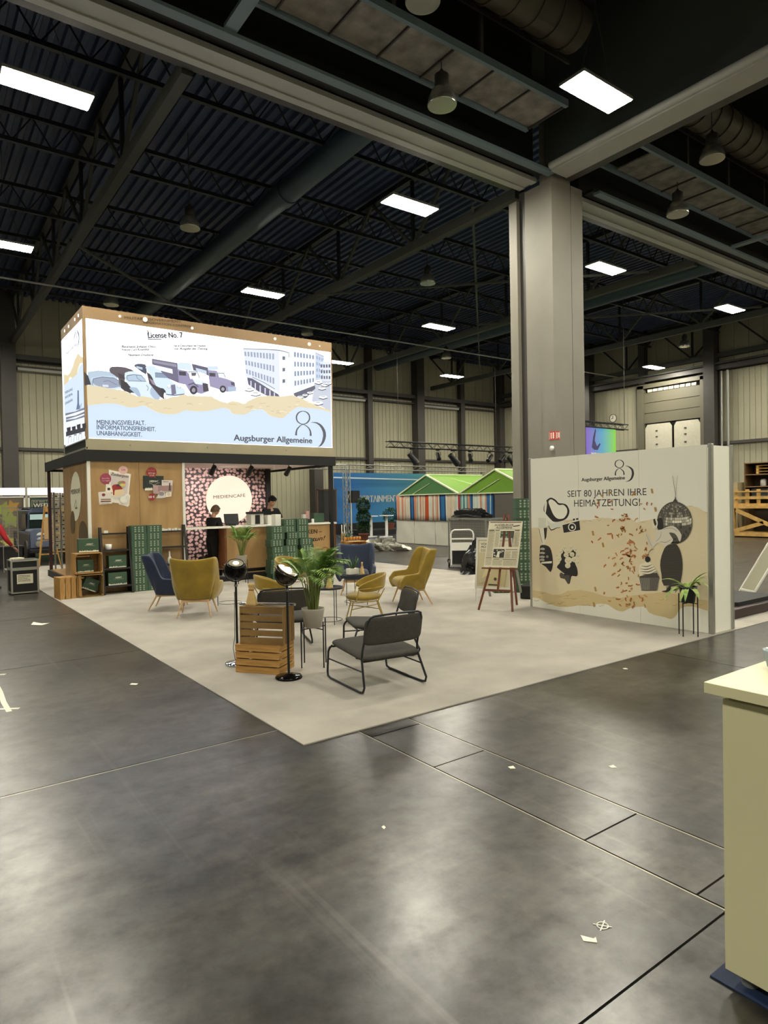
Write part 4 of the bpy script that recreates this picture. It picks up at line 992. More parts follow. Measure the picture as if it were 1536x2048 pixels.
s c08f50 0 2179 320 24 2168 319 23 2162 323 15
s c2854c 0 2122 523 19 2132 516 17 2138 510 12
s b5763a 0 2304 700 20 2322 694 18 2334 698 12
s c08f50 0 2264 506 24 2271 493 21 2265 484 14
s b3613a 0 2224 609 19 2212 607 16 2204 610 12
s c2854c 0 2290 396 18 2282 384 16 2278 375 10
s c08f50 0 2219 154 20 2216 146 18 2213 142 12
s b5763a 0 2077 396 19 2092 393 17 2100 400 12
s b5763a 0 2312 506 24 2332 503 22 2346 503 15
s c08f50 0 2325 109 22 2338 106 20 2344 111 13
s b3613a 0 2410 672 23 2407 661 20 2413 655 14
s b5763a 0 2208 260 20 2205 249 18 2208 242 12
s c08f50 0 2107 655 22 2100 650 20 2095 646 14
s a96a38 0 2233 412 18 2251 406 16 2258 396 10
s b3613a 0 2456 457 25 2447 451 23 2446 444 15
s b3613a 0 2094 430 18 2101 422 16 2106 417 10
s 9f7440 0 2166 439 16 2155 427 14 2144 422 10
s b3613a 0 2203 463 24 2192 460 21 2186 456 14
s c2854c 0 2204 426 20 2221 424 18 2230 416 12
s 9f7440 0 2192 316 16 2198 301 14 2193 292 10
s c2854c 0 2214 455 24 2196 450 21 2192 439 14
s b5763a 0 2256 302 22 2267 290 20 2278 286 14
s c2854c 0 2244 544 22 2236 539 20 2235 533 13
s b3613a 0 2228 588 19 2238 587 17 2244 586 12
s a96a38 0 2213 226 23 2222 222 21 2227 224 14
s c08f50 0 2229 550 18 2236 538 16 2246 534 12
s c08f50 0 2333 369 23 2335 361 20 2341 359 14
s 9f7440 0 2247 338 20 2240 325 18 2230 323 12
s a96a38 0 2170 314 22 2168 302 20 2168 293 13
s b5763a 0 2428 607 27 2414 601 24 2403 599 16
s a96a38 0 2108 307 25 2100 301 22 2098 294 15
s 9f7440 0 2109 115 16 2102 104 15 2105 95 10
s 9f7440 0 2192 364 22 2198 353 20 2199 344 14
s c2854c 0 2217 391 24 2208 380 22 2196 378 14
s 9f7440 0 2263 271 17 2272 261 16 2280 257 10
s a96a38 0 2210 209 21 2192 210 19 2180 216 13
s c2854c 0 2228 93 25 2219 90 22 2212 90 15
s a96a38 0 2214 594 26 2200 594 23 2191 590 16
s c2854c 0 2218 386 26 2200 386 22 2194 376 15
s b5763a 0 2330 556 18 2339 553 16 2344 556 10
s b3613a 0 2154 417 20 2164 413 17 2171 415 12
s b3613a 0 2310 502 22 2310 486 20 2307 475 14
s b3613a 0 2223 598 19 2229 585 18 2239 581 12
s a96a38 0 2127 530 16 2116 525 14 2108 522 10
s b3613a 0 2193 342 21 2186 336 19 2182 331 12
s a96a38 0 2173 99 27 2183 90 24 2184 81 16
s c2854c 0 2208 620 17 2224 619 15 2232 625 10
s b3613a 0 2203 403 20 2216 398 19 2225 394 12
s b3613a 0 2290 590 22 2304 583 20 2307 573 13
s c2854c 0 2288 336 26 2296 323 24 2304 314 16
s b5763a 0 2271 96 20 2260 91 18 2256 84 12
s 9f7440 0 2174 122 22 2172 108 20 2170 99 13
s 9f7440 0 2204 321 26 2215 318 24 2222 318 15
s c2854c 0 2168 384 21 2164 375 18 2167 369 12
s c08f50 0 2197 354 20 2188 348 18 2180 351 12
s a96a38 0 2094 389 16 2086 377 14 2080 370 10
s b3613a 0 2160 224 20 2146 220 18 2134 223 12
s b5763a 0 2292 276 22 2309 268 20 2318 259 14
s 9f7440 0 2124 555 22 2129 545 20 2130 537 12
s c2854c 0 2240 183 27 2248 169 24 2258 165 16
s b3613a 0 2291 124 20 2272 124 17 2260 128 12
s c2854c 0 2240 368 20 2255 364 18 2262 356 12
s 9f7440 0 2216 623 24 2213 613 22 2216 607 14
s 9f7440 0 2055 684 21 2057 676 18 2061 671 13
s 9f7440 0 2231 614 22 2242 612 21 2248 616 14
s a96a38 0 2216 183 18 2231 177 16 2242 174 11
s 9f7440 0 2184 416 26 2187 406 24 2195 404 16
s b5763a 0 2095 436 26 2093 424 23 2090 416 16
s 9f7440 0 2366 157 29 2371 148 26 2372 142 17
s 9f7440 0 2199 508 22 2182 505 20 2174 497 13
s 9f7440 0 2282 499 18 2273 496 16 2269 491 10
s b3613a 0 2192 422 25 2192 410 22 2198 405 15
s a96a38 0 2200 314 26 2210 309 24 2216 310 16
s c08f50 0 2256 544 18 2240 534 17 2236 523 11
s a96a38 0 2198 475 21 2182 466 18 2178 455 12
s a96a38 0 2236 346 21 2246 337 19 2251 329 13
s b5763a 0 2162 741 24 2172 733 21 2178 727 14
s b5763a 0 2167 389 23 2161 382 21 2162 376 14
s 9f7440 0 2254 540 22 2246 527 20 2241 517 14
s b3613a 0 2188 142 26 2197 129 24 2196 119 16
s c08f50 0 2382 732 25 2371 724 22 2369 716 15
s c2854c 0 2184 298 18 2174 288 15 2171 280 10
s c2854c 0 2172 391 22 2180 381 20 2186 374 13
s c08f50 0 2194 182 22 2202 178 20 2208 178 14
s b5763a 0 2186 401 25 2193 395 22 2193 389 15
s b5763a 0 2246 509 18 2250 502 17 2250 496 12
s c08f50 0 2323 758 18 2322 744 16 2324 734 10
s 9f7440 0 2091 465 16 2087 456 15 2087 450 10
s 9f7440 0 2196 108 26 2214 100 24 2227 103 16
s 9f7440 0 2262 592 26 2250 584 24 2241 580 16
s c2854c 0 2193 372 20 2193 364 18 2197 358 12
s b5763a 0 2178 466 24 2166 454 21 2168 444 14
s a96a38 0 2148 540 17 2152 532 15 2151 527 10
s b5763a 0 2143 161 21 2136 152 19 2132 144 12
s b3613a 0 2270 197 24 2280 191 21 2288 193 14
s c2854c 0 2289 367 18 2305 363 16 2314 356 12
s c08f50 0 2111 168 20 2097 161 19 2087 157 12
s b5763a 0 2395 690 27 2402 684 24 2402 678 16
s c2854c 0 2207 382 26 2193 379 24 2182 380 16
s c08f50 0 2401 700 28 2405 687 25 2414 681 17
s 9f7440 0 2114 538 20 2120 528 18 2122 521 12
s b3613a 0 2300 649 16 2312 649 15 2318 653 10
s b3613a 0 2082 689 20 2088 678 18 2084 670 12
s c08f50 0 2183 199 22 2190 194 20 2196 191 13
s b5763a 0 2117 388 24 2111 378 22 2116 369 14
s b3613a 0 2121 152 23 2119 137 20 2125 128 14
s 9f7440 0 2232 536 28 2224 525 24 2225 515 16
s c2854c 0 2386 480 22 2400 470 20 2410 463 14
s b08a4a 0 2056 762 28 2051 737 28
s b08a4a 0 2037 660 28 2032 636 28
s b08a4a 0 2376 450 31 2370 424 32
s b08a4a 0 2446 518 32 2440 491 32
s b08a4a 0 2434 182 32 2428 156 32
s b08a4a 0 2446 88 32 2440 62 32
s 8d8c80 0 1932 829 6 1916 721 6
s 8d8c80 0 1905 828 4 1916 721 6
p 3c3934 0 1918 724 1913 702 1903 688 1935 687 1921 705
p 4b4842 0 1825 577 1826 560 1830 542 1836 526 1844 511 1854 497 1866 485 1879 475 1894 468 1909 463 1924 461 1940 462 1956 465 1971 472 1984 481 1997 492 2007 506 2016 521 2022 538 2025 556 2026 574 2025 592 2021 610 2014 627 2005 643 1994 657 1982 668 1968 678 1953 685 1938 689 1922 690 1906 688 1891 684 1877 677 1864 668 1852 656 1842 643 1834 628 1829 612 1826 594
q a5a293 0 1929 683 1928 683 1928 680 1929 680 1929 683 1928 683 1928 680 1929 680 1928 682 1926 682 1926 679 1928 679 1922 682 1920 682 1920 679 1922 679 1916 683 1915 683 1915 680 1916 680 1916 683 1914 683 1914 680 1916 680 1943 682 1942 682 1942 677 1943 677 1914 679 1910 678 1910 674 1914 674 1957 678 1956 678 1956 672 1957 672 1954 676 1950 676 1951 669 1954 670 1951 675 1948 675 1948 669 1951 669 1936 673 1932 673 1932 666 1936 666 1904 673 1900 673 1900 667 1904 667 1962 668 1958 668 1958 660 1962 660 1922 664 1916 664 1916 657 1922 657 1915 664 1909 664 1909 657 1915 657 1897 666 1892 666 1892 658 1897 658 1892 667 1887 667 1887 659 1892 659 1981 664 1979 663 1979 654 1981 654 1972 659 1967 659 1967 650 1972 650 1938 655 1931 655 1931 646 1938 646 1867 663 1865 663 1865 654 1867 654 1912 644 1903 644 1904 634 1912 634 1865 650 1860 650 1860 640 1865 640 1855 655 1854 655 1854 645 1855 645 1955 632 1945 632 1945 620 1955 620 1944 631 1934 631 1934 620 1944 620 1900 632 1891 632 1891 620 1900 620 1849 642 1846 642 1846 631 1849 631 1946 618 1936 618 1936 605 1946 605 1910 618 1899 618 1899 606 1910 605 1887 619 1877 619 1877 607 1887 607 1960 603 1949 604 1950 590 1961 590 1935 602 1924 603 1924 590 1935 590 1962 588 1951 588 1951 575 1962 574 1949 588 1937 588 1938 574 1950 574 1883 590 1872 590 1873 577 1883 577 1872 592 1862 592 1862 578 1872 578 1844 598 1838 598 1838 584 1844 584 1860 578 1851 578 1851 565 1860 565 1832 587 1828 588 1828 574 1832 574
q 57544c 0 1929 683 1928 683 1928 680 1929 680 1928 683 1927 683 1927 680 1928 680 1928 683 1927 683 1927 680 1928 680 1925 682 1924 682 1924 679 1925 679 1924 682 1922 682 1922 679 1924 679 1921 682 1920 682 1920 679 1921 679 1919 682 1918 682 1918 679 1919 679 1918 682 1917 682 1917 679 1918 679 1918 682 1916 682 1916 679 1918 679 1916 683 1915 683 1915 680 1916 680 1915 683 1914 683 1914 680 1915 680 1943 681 1942 681 1942 677 1943 677 1942 681 1940 681 1940 676 1942 676 1938 680 1935 680 1935 675 1938 675 1936 679 1933 679 1933 674 1936 674 1928 678 1925 678 1925 674 1928 674 1925 678 1922 678 1922 674 1925 674 1922 678 1919 678 1919 674 1922 674 1916 678 1913 678 1913 674 1916 674 1908 679 1906 679 1906 674 1908 674 1906 680 1904 680 1904 675 1906 675 1905 680 1903 680 1903 675 1905 675 1902 682 1901 682 1901 677 1902 677 1955 676 1953 676 1953 670 1955 670 1948 674 1944 674 1944 668 1948 668 1944 674 1940 674 1940 667 1944 667 1927 672 1922 672 1922 666 1927 666 1894 675 1891 675 1891 669 1894 669 1891 676 1889 676 1889 670 1892 670 1890 677 1888 677 1888 671 1890 671 1970 673 1968 673 1968 665 1970 665 1965 669 1962 669 1962 661 1965 661 1953 666 1948 666 1948 658 1953 658 1948 666 1942 666 1942 658 1948 658 1942 665 1935 665 1936 657 1942 657 1928 664 1922 664 1922 657 1929 657 1909 665 1903 665 1903 657 1909 657 1903 665 1897 665 1897 658 1903 658 1880 670 1877 670 1877 662 1880 662 1876 672 1875 672 1875 664 1876 664 1979 662 1976 662 1976 653 1979 653 1976 660 1972 660 1972 651 1976 651 1961 657 1954 657 1954 648 1961 648 1954 656 1947 656 1947 647 1954 647 1930 655 1922 655 1922 646 1930 646 1922 655 1914 655 1914 646 1922 646 1898 656 1891 656 1891 647 1898 647 1890 657 1884 657 1884 648 1891 648 1878 659 1874 659 1874 650 1878 650 1870 662 1866 662 1866 652 1870 652 1865 664 1864 664 1864 655 1865 655 1981 649 1975 649 1975 638 1981 638 1975 647 1968 647 1968 637 1975 637 1968 646 1960 646 1960 636 1968 636 1960 645 1952 645 1952 635 1960 634 1951 644 1942 644 1942 634 1951 634 1942 644 1932 644 1933 633 1942 633 1922 644 1913 644 1913 633 1922 633 1902 644 1894 644 1894 634 1903 634 1894 645 1886 645 1886 635 1894 635 1885 646 1878 646 1878 636 1885 636 1877 647 1871 647 1871 637 1878 637 2002 644 2001 644 2001 632 2002 632 2001 642 1998 642 1999 630 2002 630 1999 640 1994 640 1995 628 1999 628 1995 638 1989 638 1989 627 1995 626 1982 635 1974 635 1975 623 1982 623 1965 632 1956 632 1956 621 1965 621 1922 631 1912 631 1912 620 1922 620 1880 634 1872 634 1872 622 1880 622 1872 635 1864 635 1864 624 1872 624 1858 638 1852 638 1852 627 1858 627 1852 640 1848 640 1848 629 1852 629 1846 644 1845 644 1845 633 1847 633 2006 627 2002 627 2002 614 2006 614 2002 625 1996 625 1996 612 2002 612 1996 623 1988 623 1989 611 1996 610 1988 622 1980 622 1980 609 1988 609 1969 619 1959 619 1959 606 1969 606 1958 618 1948 618 1948 606 1958 606 1934 617 1923 617 1923 605 1934 605 1922 617 1911 617 1911 605 1922 605 1876 620 1868 620 1868 608 1876 608 1852 626 1846 626 1846 614 1852 614 1842 630 1839 630 1839 618 1842 618 2015 615 2012 615 2012 602 2016 602 2001 609 1993 609 1994 596 2001 596 1993 607 1984 607 1984 594 1993 594 1837 616 1834 616 1834 604 1837 604 2016 598 2012 598 2012 584 2017 584 1922 572 1910 572 1910 559 1923 559 1895 574 1884 574 1884 560 1895 560 2007 563 1998 563 1999 549 2007 549 1998 561 1988 561 1989 547 1998 547 1988 559 1977 560 1977 546 1988 546 1976 558 1965 558 1965 544 1976 544 1964 557 1952 558 1952 544 1964 544 1950 557 1938 557 1938 544 1950 543 1936 557 1924 557 1924 543 1937 543 1923 557 1910 557 1910 544 1923 544 1909 558 1897 558 1897 544 1909 544 1883 560 1872 560 1872 547 1883 546 1871 562 1861 562 1861 548 1871 548 1860 564 1851 564 1851 550 1860 550 1850 566 1843 566 1843 552 1851 552 1842 568 1836 568 1836 554 1843 554 2017 552 2012 552 2012 538 2017 538 2012 550 2006 550 2006 536 2012 536 2005 548 1997 548 1997 534 2005 534 1996 546 1987 546 1988 532 1997 532 1986 544 1976 544 1976 531 1987 531 1975 543 1964 544 1964 530 1975 530 1963 542 1951 543 1952 529 1963 529 1950 542 1938 542 1938 529 1950 528 1936 542 1924 542 1924 529 1937 528 1923 542 1911 542 1911 529 1923 529 1909 543 1898 543 1898 530 1910 530 1896 544 1885 544 1885 531 1896 530 1884 545 1873 546 1873 532 1884 532 1872 547 1862 547 1862 534 1872 534 1862 549 1853 549 1853 536 1862 535 1852 551 1845 551 1845 538 1852 538 2002 533 1994 533 1994 520 2002 520 1984 530 1974 530 1974 517 1984 517 1973 529 1963 529 1963 516 1974 516 1962 528 1950 528 1950 515 1962 515 1949 528 1938 528 1938 515 1949 515 1936 528 1924 528 1924 515 1936 515 1923 528 1911 528 1912 516 1923 515 1910 529 1899 529 1899 516 1910 516 1886 531 1875 532 1875 518 1886 518 1874 533 1865 533 1865 520 1874 520 1855 536 1848 537 1848 524 1855 524 1848 539 1842 539 1842 526 1848 526 1842 541 1837 541 1838 528 1842 528 2008 523 2003 523 2003 510 2008 510 2003 521 1997 521 1998 508 2003 508 1997 519 1990 520 1990 507 1997 507 1989 518 1981 518 1981 506 1990 505 1980 516 1971 517 1971 504 1980 504 1970 516 1960 516 1960 504 1970 503 1959 515 1949 515 1949 503 1960 502 1948 515 1937 515 1937 502 1948 502 1936 515 1924 515 1924 503 1936 502 1923 515 1912 515 1912 503 1924 503 1888 518 1878 518 1878 506 1888 506 1868 521 1860 521 1860 509 1868 509 1860 523 1853 523 1853 511 1860 511 1847 527 1843 527 1843 515 1847 515 2000 510 1996 510 1996 498 2000 498 1996 508 1991 508 1991 497 1996 497 1991 507 1984 507 1984 495 1991 495 1984 506 1976 506 1976 494 1984 494 1976 504 1967 505 1967 493 1976 493 1966 504 1957 504 1957 492 1966 492 1956 503 1947 503 1947 492 1956 492 1946 503 1936 503 1936 492 1946 491 1935 503 1924 503 1925 492 1935 491 1924 503 1913 504 1914 492 1924 492 1912 504 1902 504 1903 493 1912 492 1902 505 1892 505 1892 494 1902 493 1891 506 1882 506 1882 495 1892 494 1865 511 1859 511 1859 500 1866 499 1859 512 1854 513 1854 501 1859 501 1854 514 1850 514 1850 503 1854 503 1992 499 1988 499 1988 488 1992 488 1988 497 1983 497 1983 487 1988 487 1983 496 1977 496 1977 486 1983 485 1977 495 1970 495 1970 484 1977 484 1970 494 1962 494 1962 484 1970 483 1962 493 1953 493 1954 483 1962 482 1953 492 1944 493 1944 482 1953 482 1943 492 1934 493 1934 482 1944 482 1914 493 1905 494 1905 483 1914 483 1895 495 1887 496 1888 485 1895 485 1879 498 1872 498 1873 488 1879 488 1872 500 1867 500 1867 490 1872 489 1867 501 1862 501 1862 491 1867 491 1862 503 1858 503 1859 493 1862 493 1983 490 1981 490 1981 481 1983 481 1981 489 1978 489 1978 480 1982 480 1978 488 1974 488 1974 478 1978 478 1974 486 1969 487 1969 478 1974 477 1969 486 1963 486 1963 476 1969 476 1963 485 1956 485 1956 476 1963 476 1956 484 1949 484 1949 475 1956 475 1948 484 1941 484 1941 475 1949 475 1940 484 1933 484 1933 475 1941 474 1932 484 1924 484 1925 475 1932 475 1924 484 1916 484 1916 475 1924 475 1916 485 1908 485 1908 476 1916 476 1908 485 1900 486 1900 476 1908 476 1900 486 1893 486 1893 477 1900 477 1886 488 1880 489 1880 480 1886 480 1880 490 1875 490 1876 481 1880 481 1876 491 1871 492 1872 482 1876 482 1872 493 1868 493 1868 484 1872 484 1869 494 1866 494 1867 485 1869 485 1972 482 1970 482 1970 474 1972 474 1970 481 1967 481 1967 473 1970 473 1968 480 1964 480 1964 472 1968 472 1964 479 1960 479 1960 472 1964 471 1955 478 1950 478 1950 470 1955 470 1950 477 1944 478 1944 470 1950 470 1938 477 1931 477 1931 470 1938 469 1931 477 1924 477 1924 470 1931 469 1924 477 1918 478 1918 470 1924 470 1911 478 1905 478 1905 471 1911 470 1905 479 1899 479 1899 472 1905 471 1899 480 1894 480 1894 472 1899 472 1894 481 1889 481 1889 473 1894 473 1889 482 1885 482 1885 474 1889 474 1885 483 1882 483 1882 476 1885 476 1882 484 1880 484 1880 477 1882 477 1879 487 1878 487 1878 479 1879 479 1954 474 1950 474 1950 468 1954 468 1950 473 1947 474 1947 467 1950 467 1947 473 1943 473 1943 467 1947 466 1943 472 1938 473 1939 466 1943 466 1939 472 1934 472 1934 466 1939 466 1934 472 1929 472 1929 466 1934 466 1929 472 1924 472 1924 466 1929 466 1924 472 1920 473 1920 466 1924 466 1920 473 1915 473 1915 467 1920 466 1915 473 1910 474 1910 467 1915 467 1910 474 1906 474 1906 468 1910 468 1902 475 1898 475 1899 469 1902 469 1899 476 1896 476 1896 470 1899 470 1896 477 1893 477 1893 471 1896 470 1894 478 1892 478 1892 472 1894 472 1892 479 1890 479 1890 472 1892 472 1946 472 1945 473 1945 468 1946 468 1946 472 1944 472 1944 467 1946 467 1945 472 1943 472 1943 467 1945 467 1944 471 1942 471 1942 466 1944 466 1942 471 1940 471 1940 466 1942 466 1940 470 1938 470 1938 466 1940 466 1938 470 1936 470 1936 466 1938 465 1936 470 1933 470 1933 465 1936 465 1928 470 1924 470 1924 465 1928 465 1924 470 1921 470 1921 465 1925 465 1922 470 1918 470 1918 466 1922 465 1919 470 1916 470 1916 466 1919 466 1916 471 1913 471 1913 466 1916 466 1913 471 1911 471 1911 466 1914 466 1909 472 1907 472 1907 467 1909 467 1907 472 1905 472 1905 468 1907 468 1906 473 1904 473 1904 468 1906 468 1932 470 1931 470 1931 467 1932 467 1932 470 1931 470 1931 467 1932 467 1932 470 1930 470 1930 467 1932 467 1931 470 1929 470 1929 466 1931 466 1930 470 1929 470 1929 466 1930 466 1929 470 1928 470 1928 466 1929 466 1928 470 1927 470 1927 466 1928 466 1928 469 1926 470 1926 466 1928 466 1926 469 1924 470 1924 466 1926 466 1924 470 1922 470 1922 466 1924 466 1921 470 1920 470 1920 467 1921 467 1920 470 1919 470 1919 467 1920 467 1919 470 1918 470 1918 467 1919 467 1918 470 1917 470 1917 467 1918 467 1918 471 1917 471 1917 468 1918 468
q 7d7a6e 0 1927 682 1925 682 1925 679 1927 679 1926 682 1924 682 1924 679 1926 679 1923 682 1922 682 1922 679 1923 679 1920 682 1919 682 1919 679 1920 679 1917 682 1916 682 1916 680 1917 680 1941 680 1939 680 1939 676 1941 676 1940 680 1937 680 1937 675 1940 675 1933 679 1930 679 1930 674 1933 674 1931 678 1928 678 1928 674 1931 674 1919 678 1916 678 1916 674 1919 674 1911 679 1908 679 1908 674 1911 674 1903 680 1902 680 1902 676 1904 676 1902 681 1901 681 1901 676 1902 676 1956 678 1954 678 1955 671 1956 671 1940 673 1936 673 1936 667 1941 667 1932 672 1927 672 1927 666 1932 666 1922 672 1917 672 1917 666 1922 666 1917 672 1912 672 1912 666 1917 666 1912 673 1908 672 1908 666 1912 666 1908 673 1904 673 1904 667 1908 667 1900 674 1896 674 1896 668 1900 668 1896 674 1893 674 1893 668 1896 668 1889 678 1888 678 1888 672 1889 672 1969 672 1967 672 1967 664 1969 664 1968 670 1965 670 1965 662 1968 662 1958 667 1953 667 1953 659 1958 659 1935 665 1929 665 1929 657 1935 657 1887 668 1883 668 1883 660 1887 660 1883 669 1880 668 1880 661 1883 661 1878 671 1876 671 1876 663 1878 663 1982 665 1980 665 1980 656 1982 656 1967 658 1961 658 1961 649 1967 649 1946 656 1939 656 1939 646 1946 646 1914 655 1906 655 1906 646 1914 646 1906 655 1898 655 1898 646 1906 646 1884 658 1878 658 1878 649 1884 649 1874 660 1869 660 1870 651 1874 651 1993 655 1991 655 1991 645 1993 645 1992 654 1989 654 1989 643 1992 643 1990 652 1986 652 1986 641 1990 641 1986 650 1981 650 1981 640 1986 640 1932 644 1923 644 1923 633 1932 633 1870 648 1865 648 1865 638 1871 638 1860 652 1857 652 1857 641 1860 641 1857 653 1855 653 1855 643 1857 643 1989 636 1982 636 1982 625 1989 625 1974 634 1966 634 1966 622 1974 622 1933 631 1923 631 1923 620 1933 620 1911 631 1901 631 1901 620 1911 620 1890 633 1881 633 1881 621 1890 621 1864 637 1858 637 1858 626 1864 625 2009 629 2006 629 2006 617 2010 617 1979 620 1970 620 1970 608 1979 608 1898 618 1888 618 1888 606 1898 606 1867 622 1859 622 1859 610 1867 610 1858 624 1852 624 1852 612 1859 612 1846 628 1842 628 1842 616 1846 616 2012 613 2008 613 2008 600 2012 600 2008 611 2001 611 2001 598 2008 598 1983 606 1973 606 1974 592 1983 592 1847 612 1841 612 1841 599 1847 599 1841 614 1836 614 1837 601 1841 601 2020 600 2016 600 2016 586 2020 586 2011 596 2005 596 2005 582 2012 582 2004 594 1996 594 1997 580 2005 580 1996 592 1987 592 1987 578 1996 578 1986 590 1976 590 1976 577 1986 577 2022 585 2018 585 2019 571 2022 571 2019 582 2014 582 2014 568 2019 568 2014 580 2007 580 2007 566 2014 566 2006 578 1998 578 1998 564 2006 564 1998 576 1988 576 1988 562 1998 562 1988 575 1977 575 1977 561 1988 561 1963 573 1952 573 1952 559 1964 559 1950 572 1938 572 1938 559 1950 558 1936 572 1924 572 1924 558 1936 558 1909 573 1896 573 1897 560 1909 559 2019 567 2014 567 2014 553 2019 553 2014 565 2007 565 2007 551 2014 551 1836 570 1832 570 1832 557 1836 557
q cfcbb8 0 1972 604 1962 604 1962 591 1972 591 1948 603 1936 603 1937 590 1948 590 1922 603 1910 603 1910 590 1922 590 1909 603 1898 603 1898 590 1909 590 1896 604 1886 604 1886 591 1897 591 1884 605 1874 605 1874 592 1885 592 1873 606 1864 606 1864 594 1874 594 1854 610 1847 610 1847 597 1854 597 1975 589 1964 589 1964 576 1975 576 1861 593 1852 594 1852 580 1861 580 1976 574 1965 574 1965 560 1976 560 1882 575 1872 575 1872 562 1882 562 1870 577 1861 577 1861 563 1871 563 1850 580 1843 580 1843 567 1850 567 1842 583 1836 583 1836 569 1842 569 1836 585 1832 585 1832 572 1836 572
q e8e4d0 0 1863 608 1855 608 1855 595 1863 595 1936 588 1924 588 1924 574 1936 574 1922 588 1910 588 1910 574 1922 574 1909 588 1897 588 1897 575 1909 575 1896 589 1884 589 1884 576 1896 576 1852 595 1844 595 1844 582 1852 582 1838 600 1833 600 1833 586 1838 586 1833 602 1830 602 1830 589 1833 589
q 3a3733 0 1895 559 1884 559 1884 545 1896 545 1844 553 1838 553 1838 540 1844 540 1838 555 1834 555 1834 542 1838 542 2013 537 2008 537 2009 524 2014 524 2008 535 2002 535 2002 522 2009 522 1994 531 1985 532 1985 518 1994 518 1898 530 1886 530 1887 517 1898 517 1864 534 1856 535 1856 522 1864 522 1911 516 1900 516 1900 504 1911 504 1899 517 1889 517 1889 505 1900 504 1878 520 1869 520 1869 508 1878 507 1853 525 1847 525 1847 513 1853 513 1882 507 1874 508 1874 496 1882 496 1873 509 1866 509 1866 498 1873 498 1934 492 1924 493 1925 482 1934 482 1924 493 1915 493 1915 483 1924 482 1904 494 1896 494 1896 484 1904 484 1887 496 1880 497 1880 486 1887 486 1984 492 1982 492 1983 483 1984 483 1892 487 1886 488 1886 478 1893 478 1867 496 1866 496 1866 487 1867 487 1972 484 1971 484 1971 476 1972 476 1960 478 1955 479 1955 471 1960 470 1944 477 1938 477 1938 470 1944 469 1918 478 1911 478 1911 470 1918 470 1880 486 1878 486 1878 478 1880 478 1959 477 1958 477 1958 471 1959 471 1959 476 1957 476 1957 470 1959 470 1958 475 1955 475 1956 469 1958 469 1956 474 1953 475 1953 468 1956 468 1906 474 1902 475 1902 468 1906 468 1891 480 1890 480 1890 473 1891 473 1933 470 1930 470 1930 465 1933 465 1930 470 1927 470 1927 465 1930 465 1911 472 1908 472 1908 467 1911 467 1905 474 1904 474 1904 469 1905 469 1904 474 1903 474 1903 470 1904 470 1931 470 1930 470 1930 467 1931 467 1927 469 1925 470 1925 466 1927 466 1925 470 1923 470 1923 466 1925 466 1923 470 1921 470 1921 466 1923 466 1922 470 1920 470 1920 467 1922 466 1920 470 1918 470 1918 467 1920 467 1918 471 1917 471 1917 468 1918 468
p 262422 0 2028 589 2018 598 2007 602 1997 600 1989 589 1988 564 1990 538 1998 531 2008 532 2019 540 2029 553 2031 572
p e0dac6 0 2049 594 2041 599 2032 599 2025 590 2021 577 2022 563 2026 550 2036 539 2045 535 2050 547 2052 565 2052 581
p 2a2826 0 2048 594 2037 596 2028 567 2037 555 2045 573
p d5d0c0 0 2033 529 2018 535 1999 538 1982 546 1966 553 1949 558 1933 559 1918 552 1904 540 1892 526 1885 510 1888 489 1895 474 1901 482 1907 498 1915 510 1925 519 1943 523 1956 521 1945 504 1933 486 1936 475 1946 466 1960 451 1975 441 1988 450 2000 462 2015 464 2030 460 2042 448 2052 437 2060 437 2069 445 2078 460 2086 480 2092 506 2094 524 2088 517 2079 500 2067 480 2056 465 2048 470 2042 486 2039 508
s 9b978a 0 2034 470 5 2027 476 6 2016 485 8 2008 495 8 2004 506 7 2001 518 6 1999 526 5
s 9b978a 0 2008 471 8 1998 470 8 1984 468 9 1971 469 9 1960 475 8 1949 483 6 1942 489 5
s 9b978a 0 1991 538 5 1977 542 6 1958 546 7 1941 547 8 1928 542 7 1916 535 6 1909 529 5
s 9b978a 0 2090 508 6 2084 495 7 2076 476 8 2068 461 8 2063 452 8 2059 446 6 2056 442 6
p 38352f 0 1978 443 1966 453 1954 458 1940 461 1926 462 1917 461 1910 456 1902 444 1894 428 1887 404 1882 377 1881 352 1882 327 1886 296 1892 269 1894 251 1906 240 1948 230 1990 232 2001 255 2002 287 2007 314 2010 341 2007 370 2000 397 1990 422
s 4a4740 0 1988 433 3 1899 441 3
s 4a4740 0 1990 420 3 1898 429 3
s 4a4740 0 1991 408 3 1897 416 3
s 4a4740 0 1993 395 4 1896 404 2
s 4a4740 0 1994 382 3 1895 392 3
s 4a4740 0 1996 370 3 1894 380 3
s 4a4740 0 1997 357 3 1893 368 3
s 4a4740 0 1998 344 3 1892 355 3
s 4a4740 0 2000 332 3 1891 343 3
s 4a4740 0 1999 319 4 1892 331 3
s 4a4740 0 1998 307 3 1894 318 3
s 4a4740 0 1996 294 2 1895 306 3
s 4a4740 0 1995 282 3 1896 294 3
s 4a4740 0 1994 269 4 1898 281 3
s 4a4740 0 1993 257 3 1899 269 3
s 4a4740 0 1992 244 3 1900 256 3
p 2b2826 0 2004 199 1994 202 1978 206 1971 217 1965 227 1956 230 1949 229 1948 220 1952 209 1962 201 1974 196 1992 196
p 2b2826 0 1945 212 1932 222 1916 232 1907 237 1902 237 1903 230 1908 221 1918 214 1929 209 1940 208
p 9a9080 0 1974 234 1958 236 1961 226 1978 214
p e6dfc4 0 2136 331 2129 339 2118 342 2108 348 2096 354 2083 357 2070 355 2058 344 2046 329 2034 314 2030 300 2047 292 2071 287 2092 284 2110 282 2126 272 2137 270 2140 299
s 3d3832 0 2123 330 4 2114 329 6 2102 328 10 2090 328 12 2078 332 10 2066 338 7 2057 342 4
